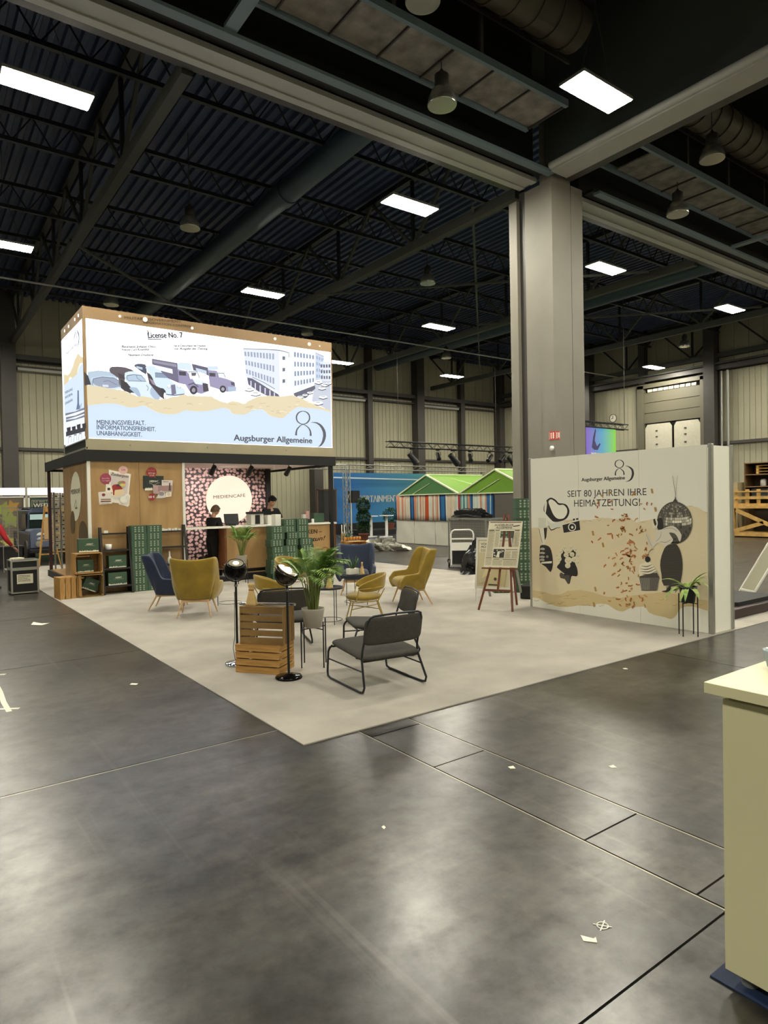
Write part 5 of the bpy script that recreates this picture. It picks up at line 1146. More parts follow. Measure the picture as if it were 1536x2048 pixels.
s 3d3832 0 2132 313 3 2121 312 6 2104 311 10 2088 313 12 2072 318 10 2056 326 7 2044 331 4
s 3d3832 0 2128 299 4 2116 298 6 2099 298 10 2082 299 12 2065 305 11 2048 314 7 2036 320 4
s 3d3832 0 2119 285 3 2108 285 6 2091 284 10 2074 286 12 2058 292 10 2041 302 7 2030 308 4
p 43403b 0 2088 284 2030 300 2014 273 2137 263 2136 270
p 55524c 0 2137 263 2014 273 2032 200 2125 190
s a9a697 0 2131 261 4 2125 193 4
s a9a697 0 2124 262 4 2120 193 4
s a9a697 0 2118 262 4 2114 194 4
s a9a697 0 2112 262 4 2108 194 4
s a9a697 0 2106 263 4 2103 195 4
s a9a697 0 2100 264 4 2098 195 4
s a9a697 0 2094 264 4 2092 196 4
s a9a697 0 2087 265 4 2087 196 4
s a9a697 0 2081 265 4 2082 197 4
s a9a697 0 2075 266 4 2076 198 4
s 6e6b62 0 2069 266 4 2071 198 4
s 6e6b62 0 2063 267 4 2065 198 4
s 6e6b62 0 2057 267 4 2060 199 4
s 6e6b62 0 2051 268 4 2055 200 4
s 6e6b62 0 2045 268 4 2049 200 4
s 6e6b62 0 2039 269 4 2044 201 4
s 6e6b62 0 2033 269 4 2039 201 4
s 6e6b62 0 2027 270 4 2034 202 4
s 6e6b62 0 2021 270 4 2028 202 4
p 1f1c1a 0 2067 370 2068 365 2070 361 2073 357 2077 354 2082 352 2086 352 2091 353 2095 356 2098 359 2100 363 2100 368 2100 373 2098 377 2094 381 2090 384 2086 386 2081 386 2077 385 2073 382 2070 379 2068 375
s 4b3b2c 0 2084 385 6 2082 392 6 2079 401 6 2076 409 6 2072 414 7 2067 420 8 2062 423 8 2057 426 8 2051 428 6 2046 429 5
"""
def draw(pr, key):
    L = PR[key].split('\n'); un = float(L[0])
    for l in L[1:]:
        if not l: continue
        if l[0] == 't':
            a, txt = l.split('|', 1); a = a.split(); n = [float(x) for x in a[3:]]
            pr.text(txt, n[0], n[1], n[2], n[3], n[4], a[1], SCREEN*float(a[2]), n[5], n[6]); continue
        a = l.split(); c = a[1]; e = SCREEN*float(a[2]); n = [float(x) for x in a[3:]]
        if a[0] == 'p': pr.poly([(n[i]/un, n[i+1]/un) for i in range(0, len(n), 2)], c, e)
        elif a[0] == 's': pr.stroke([(n[i]/un, n[i+1]/un, n[i+2]/1000) for i in range(0, len(n), 3)], c, e)
        else: pr.quads([[(n[i+k]/un, n[i+k+1]/un) for k in (0, 2, 4, 6)] for i in range(0, len(n), 8)], c, e)
# ---------------------------------------------------------------- materials of the stand
M_carpet = mat('light_grey_carpet', 'a49f95', .95, var=.13, scale=1.6, bump=.5, bscale=160, detail=10)
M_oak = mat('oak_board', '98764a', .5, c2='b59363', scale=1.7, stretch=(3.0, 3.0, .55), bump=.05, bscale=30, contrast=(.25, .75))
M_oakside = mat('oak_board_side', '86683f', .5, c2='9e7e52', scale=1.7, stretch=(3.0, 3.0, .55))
M_crate = mat('pine_crate', '946a33', .6, c2='bd9252', scale=3, stretch=(1, 1, 14), bump=.1, bscale=40)
M_crated = mat('grey_brown_crate', '6f5430', .6, c2='977843', scale=3, stretch=(1, 1, 14), bump=.1, bscale=40)
M_white = mat('white_laminate', 'e3e2d8', .45)
M_whiteg = mat('white_plastic', 'e8e8e4', .35)
M_border = mat('brown_print_border', '9c7f5c', .55, var=.12, scale=1.5)
M_borderlow = mat('beige_print_border', 'a39b80', .55, var=.08, scale=1.5)
M_green = mat('dark_green_carton', '38543f', .55, var=.06, scale=8)
M_cream = mat('cream_ink', 'dedcc8', .6); M_dot = mat('pale_green_ink', 'a9b59c', .6)
M_blackm = mat('black_powder_coat', '17181b', .4, spec=.4)
M_blackw = mat('black_stained_wood', '1f1b18', .55)
M_chrome = mat('chrome', 'c6ccd2', .12, 1.)
M_plastic = mat('black_plastic', '141414', .4)
M_kraft = mat('kraft_paper', 'c5a76c', .7, var=.08, scale=20)

# ---------------------------------------------------------------- carpet
obj('carpet', MB().box(2.345, 11.2, 4.27, 22.5, 0.0005, .010), M_carpet, None, 'large light grey carpet under the whole newspaper stand', 'carpet')

# ---------------------------------------------------------------- cafe booth
bo = thing('cafe_booth', 'oak clad coffee booth with dark canopy edge under the lit screen box', 'booth', (0, 0, 0))
Z0 = .17
obj('plinth', MB().box(3.0, 8.96, 14.42, 19.1, .012, Z0), M_black, bo)
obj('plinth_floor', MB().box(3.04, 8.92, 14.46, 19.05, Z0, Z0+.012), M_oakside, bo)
for a, b in ((3.09, 4.06), (4.066, 4.99)):
    obj('oak_panel', MB().box(a, b, 14.40, 14.44, .02, 2.74), M_oak, bo)
for a, b in ((14.46, 15.7), (15.706, 16.95)):
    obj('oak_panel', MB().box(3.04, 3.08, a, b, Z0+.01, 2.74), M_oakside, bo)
obj('corner_post', MB().box(3.03, 3.09, 14.385, 14.45, .02, 2.74), M_white, bo)
obj('corner_post', MB().box(4.992, 5.05, 14.38, 14.46, .02, 2.74), M_white, bo)
obj('inner_panel', MB().box(3.09, 5.05, 14.45, 14.48, Z0+.01, 2.72).box(5.0, 5.05, 14.48, 17.1, Z0+.01, 2.72), M_white, bo)
# canopy
obj('canopy_edge', MB().box(2.99, 8.99, 14.36, 14.40, 2.74, 2.97).box(2.99, 3.03, 14.40, 19.05, 2.74, 2.97).box(8.95, 8.99, 14.40, 19.05, 2.74, 2.97).box(2.99, 8.99, 19.05, 19.09, 2.74, 2.97), M_black, bo)
M_cano = mat('pinkish_white_ceiling_fabric', 'e9dedd', .7)
obj('canopy_ceiling', MB().box(3.03, 8.95, 14.40, 19.05, 2.80, 2.83), M_cano, bo)
obj('canopy_roof', MB().box(3.03, 8.95, 14.40, 19.05, 2.90, 2.95), M_black, bo)
for (x, y) in ((8.86, 14.44), (8.86, 18.9)):
    obj('canopy_post', MB().box(x, x+.09, y, y+.09, .17, 2.74), M_blackm, bo)
obj('canopy_post', MB().box(3.03, 3.10, 18.96, 19.03, .17, 2.74), mat('dark_red_post', '3a2022', .5), bo)
obj('rear_post', MB().box(8.5, 8.56, 17.4, 17.46, Z0, 2.8), M_white, bo)
# wall printed all over with coffee beans
def bean_material():
    m = bpy.data.materials.new('coffee_bean_print'); m.use_nodes = True
    nt = m.node_tree; b = nt.nodes['Principled BSDF']; L = nt.links.new
    tc = nt.nodes.new('ShaderNodeTexCoord'); mp = nt.nodes.new('ShaderNodeMapping'); mp.inputs['Scale'].default_value = (1, 1.15, 1)
    sx = nt.nodes.new('ShaderNodeSeparateXYZ'); cx = nt.nodes.new('ShaderNodeCombineXYZ'); L(tc.outputs['Object'], sx.inputs[0]); L(sx.outputs['X'], cx.inputs['X']); L(sx.outputs['Z'], cx.inputs['Y'])
    L(cx.outputs[0], mp.inputs[0])
    nz = nt.nodes.new('ShaderNodeTexNoise'); nz.inputs['Scale'].default_value = 3.; L(mp.outputs[0], nz.inputs['Vector'])
    ad = nt.nodes.new('ShaderNodeMixRGB'); ad.blend_type = 'ADD'; ad.inputs[0].default_value = .12; L(mp.outputs[0], ad.inputs[1]); L(nz.outputs['Color'], ad.inputs[2])
    v = nt.nodes.new('ShaderNodeTexVoronoi'); v.inputs['Scale'].default_value = 9.; v.feature = 'F1'; v.voronoi_dimensions = '2D'; v.inputs['Randomness'].default_value = .6; L(ad.outputs[0], v.inputs['Vector'])
    r = nt.nodes.new('ShaderNodeValToRGB'); r.color_ramp.elements[0].position = .33; r.color_ramp.elements[1].position = .46
    r.color_ramp.elements[1].color = (*lin('21161a'), 1); r.color_ramp.elements[0].color = (*lin('c4a8a3'), 1)
    L(v.outputs['Distance'], r.inputs[0])
    # the seam of each bean: a dark line through the cell, turned at random
    sub = nt.nodes.new('ShaderNodeVectorMath'); sub.operation = 'SUBTRACT'; L(ad.outputs[0], sub.inputs[0]); L(v.outputs['Position'], sub.inputs[1])
    sb = nt.nodes.new('ShaderNodeVectorMath'); sb.operation = 'SUBTRACT'; L(v.outputs['Color'], sb.inputs[0]); sb.inputs[1].default_value = (.5, .5, .5)
    dt = nt.nodes.new('ShaderNodeVectorMath'); dt.operation = 'DOT_PRODUCT'; L(sub.outputs[0], dt.inputs[0]); L(sb.outputs[0], dt.inputs[1])
    ab = nt.nodes.new('ShaderNodeMath'); ab.operation = 'ABSOLUTE'; L(dt.outputs['Value'], ab.inputs[0])
    r2 = nt.nodes.new('ShaderNodeValToRGB'); r2.color_ramp.elements[0].position = .0006; r2.color_ramp.elements[1].position = .0035
    r2.color_ramp.elements[0].color = (.4, .32, .32, 1); r2.color_ramp.elements[1].color = (1, 1, 1, 1)
    L(ab.outputs[0], r2.inputs[0])
    mx = nt.nodes.new('ShaderNodeMixRGB'); mx.blend_type = 'MULTIPLY'; mx.inputs[0].default_value = 1; L(r.outputs[0], mx.inputs[1]); L(r2.outputs[0], mx.inputs[2])
    L(mx.outputs[0], b.inputs['Base Color']); b.inputs['Roughness'].default_value = .5
    return m
obj('coffee_bean_wall', MB().box(5.05, 8.35, 17.15, 17.2, Z0+.01, 2.79), bean_material(), bo)
obj('wall_end_trim', MB().box(8.35, 8.5, 17.1, 17.24, Z0+.01, 2.79), M_black, bo)
# round sign
sg = thing('round_sign', 'big glowing cream disc sign with cafe lettering on the coffee bean wall', 'sign', (7.235, 17.13, 1.93))
obj('disc', MB().cyl((0, 0, 0), (0, -.06, 0), .66, n=48, smooth=False), mat('lit_disc', 'ffe9cf', emit=.85), sg)
p = Print(lambda u, v, d: (u, -.06-d, v)); p.text('MEDIENCAFÉ', -.47, .03, .46, .07, .085, '6d5a4a', 0, .004)
p.build('lettering', sg)
for i, x in enumerate((5.7, 6.65, 7.7)):
    t = thing('track_spotlight', ['spotlight over the coffee counter nearest the oak wall', 'middle spotlight under the coffee booth canopy', 'right spotlight under the coffee booth canopy'][i], 'spotlight', (x+.25, 14.95, 2.80), group='booth spotlights')
    obj('bracket', MB().cyl((0, 0, 0), (0, 0, -.12), .012, n=8), M_plastic, t)
    obj('lamp_head', MB().cyl((0, -.05, -.10), (.0, .16, -.26), .055, .065, n=16), M_plastic, t)
    sp = bpy.data.lights.new('spot', 'SPOT'); sp.energy = (150, 100, 110)[i]; sp.color = (1, .80, .74); sp.spot_size = 1.25; sp.spot_blend = .8; sp.shadow_soft_size = .06
    so = bpy.data.objects.new('spot_beam', sp); COL.objects.link(so); so.parent = t; so.location = (0, .2, -.30)
    so.rotation_euler = Vector((0, 2.0, (-.75, -.55, -1.25)[i])).to_track_quat('-Z', 'Y').to_euler()
    so['label'] = 'spotlight beam'

# printed graphics on the oak panels
p = Print(fr_front(14.398), base=.0015); draw(p, 'wood_front'); p.build('magazine_posters', bo)
p = Print(fr_side(3.038), base=.0015); p.hand_ok = False; draw(p, 'wood_side'); p.build('cafe_stickers', bo)

# ---------------------------------------------------------------- lit LED box on the canopy
lb = thing('screen_box', 'large lit advertising box with old cars and a building on the booth roof', 'screen', (0, 0, 0))
X0, X1, Y0, Y1, ZB, ZT = 3.022, 8.962, 14.40, 16.68, 2.975, 5.90
obj('carcass', MB().box(X0+.02, X1-.02, Y0+.02, Y1-.02, ZB, ZT-.01), M_black, lb)
# printed border around the lit faces
obj('front_border', MB().box(X0, X1, Y0, Y0+.02, 5.655, ZT).box(X0, X0+.055, Y0, Y0+.02, 3.2, 5.655).box(X1-.03, X1, Y0, Y0+.02, 3.2, 5.655), M_border, lb)
obj('front_border_low', MB().box(X0, X1, Y0, Y0+.02, ZB, 3.2), M_borderlow, lb)
obj('side_border', MB().box(X0, X0+.02, Y0+.02, Y1, 5.655, ZT).box(X0, X0+.02, Y0+.02, Y0+.06, 3.25, 5.655), M_border, lb)
obj('screen_panel', MB().box(X0+.055, X1-.03, Y0+.005, Y0+.02, 3.2, 5.655), flat('f6f6f8', SCREEN*1.7), lb)
obj('side_screen_panel', MB().box(X0+.005, X0+.02, Y0+.06, Y1-.03, 3.25, 5.655), flat('f0f2f6', SCREEN*1.7), lb)
obj('side_truss', MB().box(X0+.01, X0+.03, Y0, Y1, 2.99, 3.03).box(X0+.01, X0+.03, Y0, Y1, 3.18, 3.22).box(X0, X0+.02, Y1-.03, Y1, ZB, ZT), M_aludull, lb)
p = Print(fr_front(14.403), base=.0005, step=.00012); draw(p, 'led_front'); p.build('picture', lb)
p = Print(fr_side(3.024), base=.0005, step=.00012); p.hand_ok = False; draw(p, 'led_side'); p.build('side_picture', lb)
p = Print(fr_front(14.399)); draw(p, 'border'); p.build('border_lettering', lb)
for (x, z, r) in ((3.75, 5.79, .028), (4.27, 5.8, .05), (5.3, 5.76, .03), (7.35, 5.79, .035), (8.3, 5.78, .045), (8.6, 5.77, .02), (3.9, 3.1, .015), (5.6, 3.1, .02), (7.6, 3.1, .02)):
    obj('bolt_light', MB().cyl((x, Y0, z), (x, Y0-.015, z), r, n=12), flat('fff6e0', 1.0) if z > 5 else M_aludull, lb)
for y in (14.75, 15.1, 15.75, 16.2): obj('bolt_light', MB().cyl((X0, y, 5.78), (X0-.015, y, 5.78), .035, n=12), flat('fff6e0', 1.0), lb)
obj('roof_bracket', MB().box(3.3, 3.7, 14.5, 14.8, ZT, ZT+.03), M_aludull, lb)
obj('roof_bracket', MB().box(8.4, 8.6, 14.5, 14.8, ZT, ZT+.03), M_aludull, lb)

# ---------------------------------------------------------------- counter
ct = thing('cafe_counter', 'oak coffee counter with white worktop in front of the bean wall', 'counter', (0, 0, 0))
obj('front', MB().box(6.03, 9.02, 14.5, 14.54, .27, 1.24), M_oak, ct)
obj('end_panel', MB().box(6.0, 6.04, 14.5, 15.1, .27, 1.24), mat('reddish_oak', '7a4a2c', .5, var=.1), ct); obj('end_panel', MB().box(9.0, 9.04, 14.5, 15.1, .27, 1.24), bpy.data.materials['reddish_oak'], ct)
obj('toe_kick', MB().box(6.05, 9.0, 14.55, 15.05, .185, .27), M_black, ct)
obj('worktop', MB().box(5.06, 9.05, 14.46, 15.15, 1.245, 1.285), M_white, ct, bevel=.004)
p = Print(fr_front(14.499)); ins = '2b2119'
p.text('TRINKEN –', 7.82, 1.02, 8.62, 1.02, .10, ins, 0, .02); p.text('Gutes tun!', 7.72, .80, 8.72, .84, .11, ins, 0, .014, .35)
for k in range(3): p.disc(8.5+.1*k, .5+.03*k, .12, .10, ('8a6436', '94703f', '7d5a30')[k]); p.disc(8.5+.1*k, .5+.03*k, .09, .07, 'b08a52')
p.build('front_lettering', ct)

# ---------------------------------------------------------------- cartons with dotted print
def carton_mesh(w=.33, d=.30, h=.155, name='body'):
    m = MB(); m.box(-w/2, w/2, -d/2, d/2, 0, h)
    e = -d/2-.001
    for i in range(3):
        for j in range(3):
            x = -w*.30+i*w*.24; z = h*.2+j*h*.27
            L = w*.115; m.add([(x, e, z), (x+L, e, z), (x+L, e, z+h*.09), (x, e, z+h*.09)], [(0,1,2,3)], 1)
            m.add([(x+L*.2, e, z-h*.08), (x+L*.7, e, z-h*.08), (x+L*.7, e, z-h*.03), (x+L*.2, e, z-h*.03)], [(0,1,2,3)], 1)
            e2 = -w/2-.001
    m.add([(-w/2+.004, -d/2+.004, h+.0008), (w/2-.004, -d/2+.004, h+.0008), (w/2-.004, -d/2+.02, h+.0008), (-w/2+.004, -d/2+.02, h+.0008)], [(0,1,2,3)], 1)
    return mesh_of(name, m, [M_green, M_dot])
ME_carton = carton_mesh()
ORD = ['lowest', 'second', 'third', 'fourth', 'fifth', 'sixth', 'seventh', 'eighth', 'top']
def carton(x, y, z, rz, label, group, me=ME_carton, sc=(1,1,1)):
    o = obj('carton', me, None, None, label, 'box', group, loc=(x, y, z), rz=rz); o.scale = sc; return o
# tall block of two columns by nine rows between the shelves
for c in range(2):
    for r in range(9):
        carton(3.955+c*.315+random.uniform(-.004, .004), 14.22, .0115+r*.153, 0, 'dark green dotted carton, %s from the floor, %s column between black shelves' % (ORD[r], ('left', 'right')[c]), 'cartons stacked between the shelves', sc=(.93, .8, .985))
# heap in front of the counter
heap = [(7.03, 13.98, 8, 0), (7.42, 14.02, 7, .02), (7.83, 13.98, 6, -.03)]
hn = ['left', 'middle', 'right']
for c, (x, y, n, a) in enumerate(heap):
    for r in range(n):
        carton(x+random.uniform(-.03, .03), y+random.uniform(-.02, .02), .0115+r*.157, a+random.uniform(-.05, .05), 'dark green dotted carton, %s from the floor in the %s stack before the counter' % (ORD[r], hn[c]), 'cartons heaped before the counter')
for c, (x, n0) in enumerate(((7.32, 7), (7.66, 7))):
    for r in range(2 if c == 0 else 3):
        z = .0115+(7+r)*.157 if c == 0 else .0115+(6+r)*.157
        carton(x+.06, 14.02, z+.0, .03, 'green dotted carton on top of the heap, %s of its small %s pile' % (('lower', 'middle', 'upper')[r] if c else ('lower', 'upper')[r], ('left', 'right')[c]), 'cartons heaped before the counter', sc=(.95, .9, 1))
obj('white_carton', MB().box(-.07, .07, -.11, .11, 0, .27), M_white, None, 'plain white box at the left of the topmost green cartons', 'box', loc=(7.12, 14.08, .0115+8*.157+.003), bevel=.003)
# behind the exhibition wall
for k, (x, y, n, nm) in enumerate(((9.42, 8.95, 11, 'left'), (9.8, 8.85, 9, 'right'))):
    pass
for r in range(8): carton(9.25, 8.86, .0115+r*.158, -.6, 'dark green carton behind the newspaper easel, %s in the near stack' % ORD[r], 'cartons behind the easel')
for r in range(9): carton(9.62, 8.62, .0115+r*.2, -.6, 'dark green carton behind the newspaper easel, %s in the tall rear stack' % ORD[r], 'cartons behind the easel', sc=(1, 1, 1.27))

# gift cartons with skyline print
def gift_mesh(w, h, d=.24):
    m = MB(); m.box(-w/2, w/2, -d/2, d/2, 0, h); rn = random.Random(int(w*1000))
    e = -d/2-.0015; x = -w/2
    sky = [(-w/2, e, .004)]; 
    while x < w/2: sky += [(x, e, h*rn.uniform(.07, .15)), (min(w/2, x+w*.04), e, h*rn.uniform(.07, .17))]; x += w*.07
    sky += [(w/2, e, .004)]
    from mathutils.geometry import tessellate_polygon
    m.add(sky, [t for t in tessellate_polygon([[Vector((p[0], p[2], 0)) for p in sky]])], 1)
    vs, fs, x0, x1 = text_geo('HEIMAT', .02); k = w*.34/(x1-x0)
    m.add([((x-x0)*k-w*.12, e, h*.55+y*k*1.1) for x, y in vs], fs, 1)
    m.add([(-w*.2, e, h*.5), (w*.3, e, h*.47), (w*.3, e, h*.48), (-w*.2, e, h*.51)], [(0,1,2,3)], 1)
    return mesh_of('body', m, [M_green, M_cream])
ME_gift = gift_mesh(.37, .27)
def gift(loc, label, rz=0., tilt=None, me=ME_gift):
    o = obj('gift_carton', me, None, None, label, 'box', 'green gift cartons', loc=loc, rz=rz)
    if tilt: o.rotation_euler = tilt
    return o

# ---------------------------------------------------------------- wooden crates
def make_crate(L, W, H, mt, label, slats=4, gap=.012, bottom=5, group='wooden crates'):
    """open box, open side up (+Z); L along X, W along Y"""
    t = thing('wooden_crate', label, 'crate', (0, 0, 0), group=group)
    hs = (H-gap*(slats-1))/slats; th = .010
    ms = mesh_of('slat', MB().box(-L/2, L/2, 0, th, 0, hs), mt)
    me = mesh_of('slat', MB().box(0, th, -W/2+th+.001, W/2-th-.001, 0, hs), mt)
    for i in range(slats):
        z = i*(hs+gap)
        obj('slat', ms, None, t, loc=(0, -W/2, z)); obj('slat', ms, None, t, loc=(0, W/2-th, z))
        obj('slat', me, None, t, loc=(-L/2, 0, z)); obj('slat', me, None, t, loc=(L/2-th, 0, z))
    bw = (W-2*th-gap*(bottom-1)-.004)/bottom
    mbm = mesh_of('slat', MB().box(-L/2+th+.001, L/2-th-.001, 0, bw, 0, th), mt)
    for i in range(bottom): obj('slat', mbm, None, t, loc=(0, -W/2+th+.002+i*(bw+gap), 0))
    for sx in (-1, 1):
        for sy in (-1, 1):
            x = sx*(L/2-th-.014); y = sy*(W/2-th-.014)
            obj('corner_batten', MB().box(x-.012, x+.012, y-.012, y+.012, th, H), mt, t)
    return t
def place(t, M): t.matrix_world = M
T = Matrix.Translation; RX_ = lambda a: Matrix.Rotation(a, 4, 'X'); RY_ = lambda a: Matrix.Rotation(a, 4, 'Y'); RZ_ = lambda a: Matrix.Rotation(a, 4, 'Z')
# foreground pair
cA = make_crate(.515, .36, .295, M_crate, 'honey-coloured wooden crate on the carpet, lower one between the floor lamps', gap=.012)
place(cA, T((3.105, 6.47, .307)) @ RZ_(-.937) @ RX_(PI))
cB = make_crate(.50, .40, .30, M_crated, 'grey-brown wooden crate standing upright on the honey-coloured crate', bottom=5, gap=.018)
place(cB, T((3.115, 6.44, .309+.2)) @ RZ_(-.937+.05) @ T((0, -.13, 0)) @ RX_(-PI/2))
# crates by the oak wall
cC = make_crate(.46, .44, .40, M_crated, 'crate standing open to the front on the carpet, lower right by the oak wall', gap=.02)
place(cC, T((2.955, 14.32, .235)) @ RX_(PI/2))
cD = make_crate(.42, .38, .40, M_crate, 'orange crate with its slatted side outward at the foot of the oak wall', gap=.016)
place(cD, T((2.37, 14.12, .012+.211)) @ RZ_(.12) @ RY_(PI/2))
cE = make_crate(.50, .40, .40, M_crate, 'crate lying open to the front on top of the lower crate by the oak wall', gap=.02)
place(cE, T((2.93, 14.34, .475+.205)) @ RX_(PI/2))
gift((2.98, 14.26, .889), 'green gift carton on top of the stacked crates', -.05)
gift((2.90, 14.24, .492), 'green gift carton lying inside the upper crate', 0, me=gift_mesh(.30, .25))
g_ = gift((2.86, 14.27, .075), 'green gift carton leaning at a slant inside the lower crate', me=gift_mesh(.34, .27)); g_.rotation_euler = (0, .42, 0); g_.location = (2.95, 14.24, .125); g_.scale = (.82, .7, .9)

# ---------------------------------------------------------------- black ladder shelves
def make_shelf(label):
    t = thing('ladder_shelf', label, 'shelf', (0, 0, 0), group='black ladder shelves')
    w, d0, d1, H = .56, .36, .12, 1.36
    for sx in (-1, 1):
        x = sx*w/2
        obj('upright', MB().beam((x, -d0/2, 0), (x, d0/2-d1, H), .028, .045), M_blackw, t)
        obj('upright', MB().box(x-.014, x+.014, d0/2-.03, d0/2, 0, H), M_blackw, t)
    for z in (.15, .505, .88, 1.22):
        k = z/H; yf = -d0/2+(d0-d1)*k
        obj('shelf_board', MB().box(-w/2+.016, w/2-.016, yf+.02, d0/2-.031, z, z+.02), M_blackw, t)
        obj('cross_rail', MB().box(-w/2+.016, w/2-.016, yf-.005, yf+.018, z-.012, z+.022), M_blackw, t)
    return t
s1 = make_shelf('black ladder shelf with gift cartons beside the stacked crates'); s1.location = (3.5, 14.19, .012)
s2 = dup(s1, (4.68, 14.19, .012), 0, 'black ladder shelf behind the yellow wing chair at the right end of the oak wall')
gift((3.52, 14.25, .033+.506), 'green gift carton on the third board of the left black shelf', -.02, me=gift_mesh(.34, .25)); 
gift((3.5, 14.22, .033+.151), 'green gift carton on the bottom board of the left black shelf', .03, me=gift_mesh(.365, .26))
obj('small_box', MB().box(-.04, .04, -.03, .03, 0, .045).box(-.035, .035, -.025, .025, .045, .05), M_white, None, 'small white box on the top board of the left black shelf', 'box', loc=(3.34, 14.3, .012+1.241))
obj('cup', MB().lathe([(.045, 0), (.06, .02), (.068, .11), (.062, .11), (.054, .02), (.001, .018)], 20), M_whiteg, None, 'white flower pot cup on the second board of the left black shelf', 'cup', loc=(3.38, 14.28, .012+.901))
for i, (dx, s) in enumerate(((-.22, .05), (-.16, .05), (-.10, .07), (-.02, .05), (.05, .04), (.12, .05), (.2, .05))):
    obj('small_box', MB().box(-s/2, s/2, -.03, .03, 0, .05 if i % 2 else .035).box(-s/2+.004, s/2-.004, -.026, .026, .035, .038), M_white, None, 'small white box on top of the right black shelf, %s from the left' % ORD[i].replace('lowest', 'first'), 'box', 'small boxes on the right shelf', loc=(4.68+dx, 14.33, .012+1.241))
obj('vase', MB().lathe([(.04, 0), (.06, .05), (.05, .1), (.02, .16), (.015, .26), (.02, .27)], 18), M_whiteg, None, 'white vase on a lower board of the right black shelf', 'vase', loc=(4.62, 14.24, .012+.526))
# ---------------------------------------------------------------- exhibition wall
ew = thing('exhibition_wall', 'white freestanding exhibition wall printed with a mirror ball collage', 'display wall', (0, 0, 0))
M_panel = mat('white_panel', 'e6e5d8', .55)
M_postd = mat('grey_aluminium_post', '8f8f86', .4, .5)
Wt = 2.455
for a, b in ((4.37, 5.333), (5.337, 6.365), (6.369, 7.33)):
    obj('front_panel', MB().box(8.362, 8.39, a, b, .012, Wt), M_panel, ew)
obj('back_panel', MB().box(8.88, 8.90, 4.37, 7.33, .012, Wt), M_panel, ew)
obj('end_panel', MB().box(8.42, 8.87, 4.325, 4.345, .0115, Wt-.01), M_panel, ew)
obj('rear_end_panel', MB().box(8.42, 8.87, 7.33, 7.35, .012, Wt-.01), M_panel, ew)
for (x, y) in ((8.36, 4.30), (8.87, 4.30), (8.36, 7.31), (8.87, 7.31)):
    obj('corner_post', MB().box(x, x+.05, y, y+.05, .0115, Wt+.01).box(x-.004, x+.004, y+.02, y+.03, .01, Wt), M_alu, ew, bevel=.004)
obj('top_rail', MB().box(8.41, 8.87, 4.33, 4.36, Wt-.05, Wt-.01), M_alu, ew)
p = Print(fr_side(8.362), base=.0006, step=.00010); p.hand_ok = False; draw(p, 'exhibit'); p.build('collage_print', ew)

# ---------------------------------------------------------------- furniture materials
M_yel = mat('mustard_velvet', '8c7317', .75, var=.25, scale=3.5, sheen=.25)
M_blue = mat('navy_velvet', '11213f', .7, var=.3, scale=3.5, sheen=.15)
M_beech = mat('light_wood_leg', 'c5a379', .5, var=.1, scale=6)
M_brass = mat('mustard_metal', 'a88f45', .4, .3)
M_grey = mat('anthracite_fabric', '3a3833', .9, var=.12, scale=40, bump=.3, bscale=250)
M_tube = mat('black_tube', '20242b', .35, .2)
M_tray = mat('black_tray', '121316', .35)

def sm(x): x = max(0., min(1., x)); return x*x*(3-2*x)
def make_wing(label, fab):
    t = thing('wing_chair', label, 'chair', (0, 0, 0), group='wing chairs')
    z0 = .27
    def shell(u, v):
        s = u*2-1; a = abs(s); sg = 1 if s >= 0 else -1
        if a <= .4: x = s/.4*.27; y = .235-.035*(a/.4)**2; Ht = .93+.035*(a/.4)**2
        else:
            k = (a-.4)/.6
            x = sg*(.27+.085*math.sin(min(1, k*1.5)*PI/2)); y = .20-.52*k
            Ht = .965-.405*sm((a-.49)/.13) if a < .62 else .56-.03*(a-.62)/.38
            if a > .9: Ht -= .10*sm((a-.9)/.1)
        z = z0+(Ht-z0)*v
        back = 1-sm((a-.40)/.22)
        lean = max(0, z-.34)
        y += (.24*back+.06*(1-back))*lean
        x *= 1+(.30*lean*(1 if a < .62 else .9))*(1-.15*lean)
        tuck = (1-v)**2.5
        x *= 1-.20*tuck; y -= (.06 if a < .5 else -.05)*tuck
        return (x, y, z)
    sh = obj('shell', MB().grid(shell, 60, 12), fab, t, solid=.055, subs=1, off=0)
    c = MB()
    def cush(u, v):
        a = u*2*PI; r = math.sin(v*PI)**.35 if 0 < v < 1 else 0
        sx = math.copysign(abs(math.cos(a))**.45, math.cos(a)); sy = math.copysign(abs(math.sin(a))**.45, math.sin(a))
        return (.27*r*sx, -.05+.27*r*sy, .37-.095*math.cos(v*PI) + .01)
    obj('seat_cushion', c.grid(cush, 28, 10), fab, t)
    for bx, bz in ((-.1, .78), (.1, .78), (0, .66)):
        obj('button', MB().ball((bx, .235+.24*(bz-.34)-.035, bz), .012, 8, 6), fab, t)
    obj('underframe', MB().beam((-.22, -.2, .255), (-.2, .17, .255), .03, .04).beam((.22, -.2, .255), (.2, .17, .255), .03, .04).beam((-.22, -.18, .25), (.22, -.18, .25), .03, .04).beam((-.2, .15, .25), (.2, .15, .25), .03, .04), M_beech, t)
    for sx in (-1, 1):
        obj('leg', MB().cyl((sx*.22, -.19, .26), (sx*.285, -.275, 0), .018, .010, 10), M_beech, t)
        obj('leg', MB().cyl((sx*.20, .15, .26), (sx*.265, .285, 0), .018, .010, 10), M_beech, t)
    return t
zC = .0105
w1 = make_wing('blue wing chair beside the green cartons, facing right', M_blue); w1.location = (3.68, 11.44, zC); w1.rotation_euler[2] = face_to(.85, -.5)
w2 = make_wing('yellow wing chair seen straight from behind, left of the floor lamps', M_yel); w2.location = (3.80, 10.40, zC); w2.rotation_euler[2] = face_to(.5, .87)
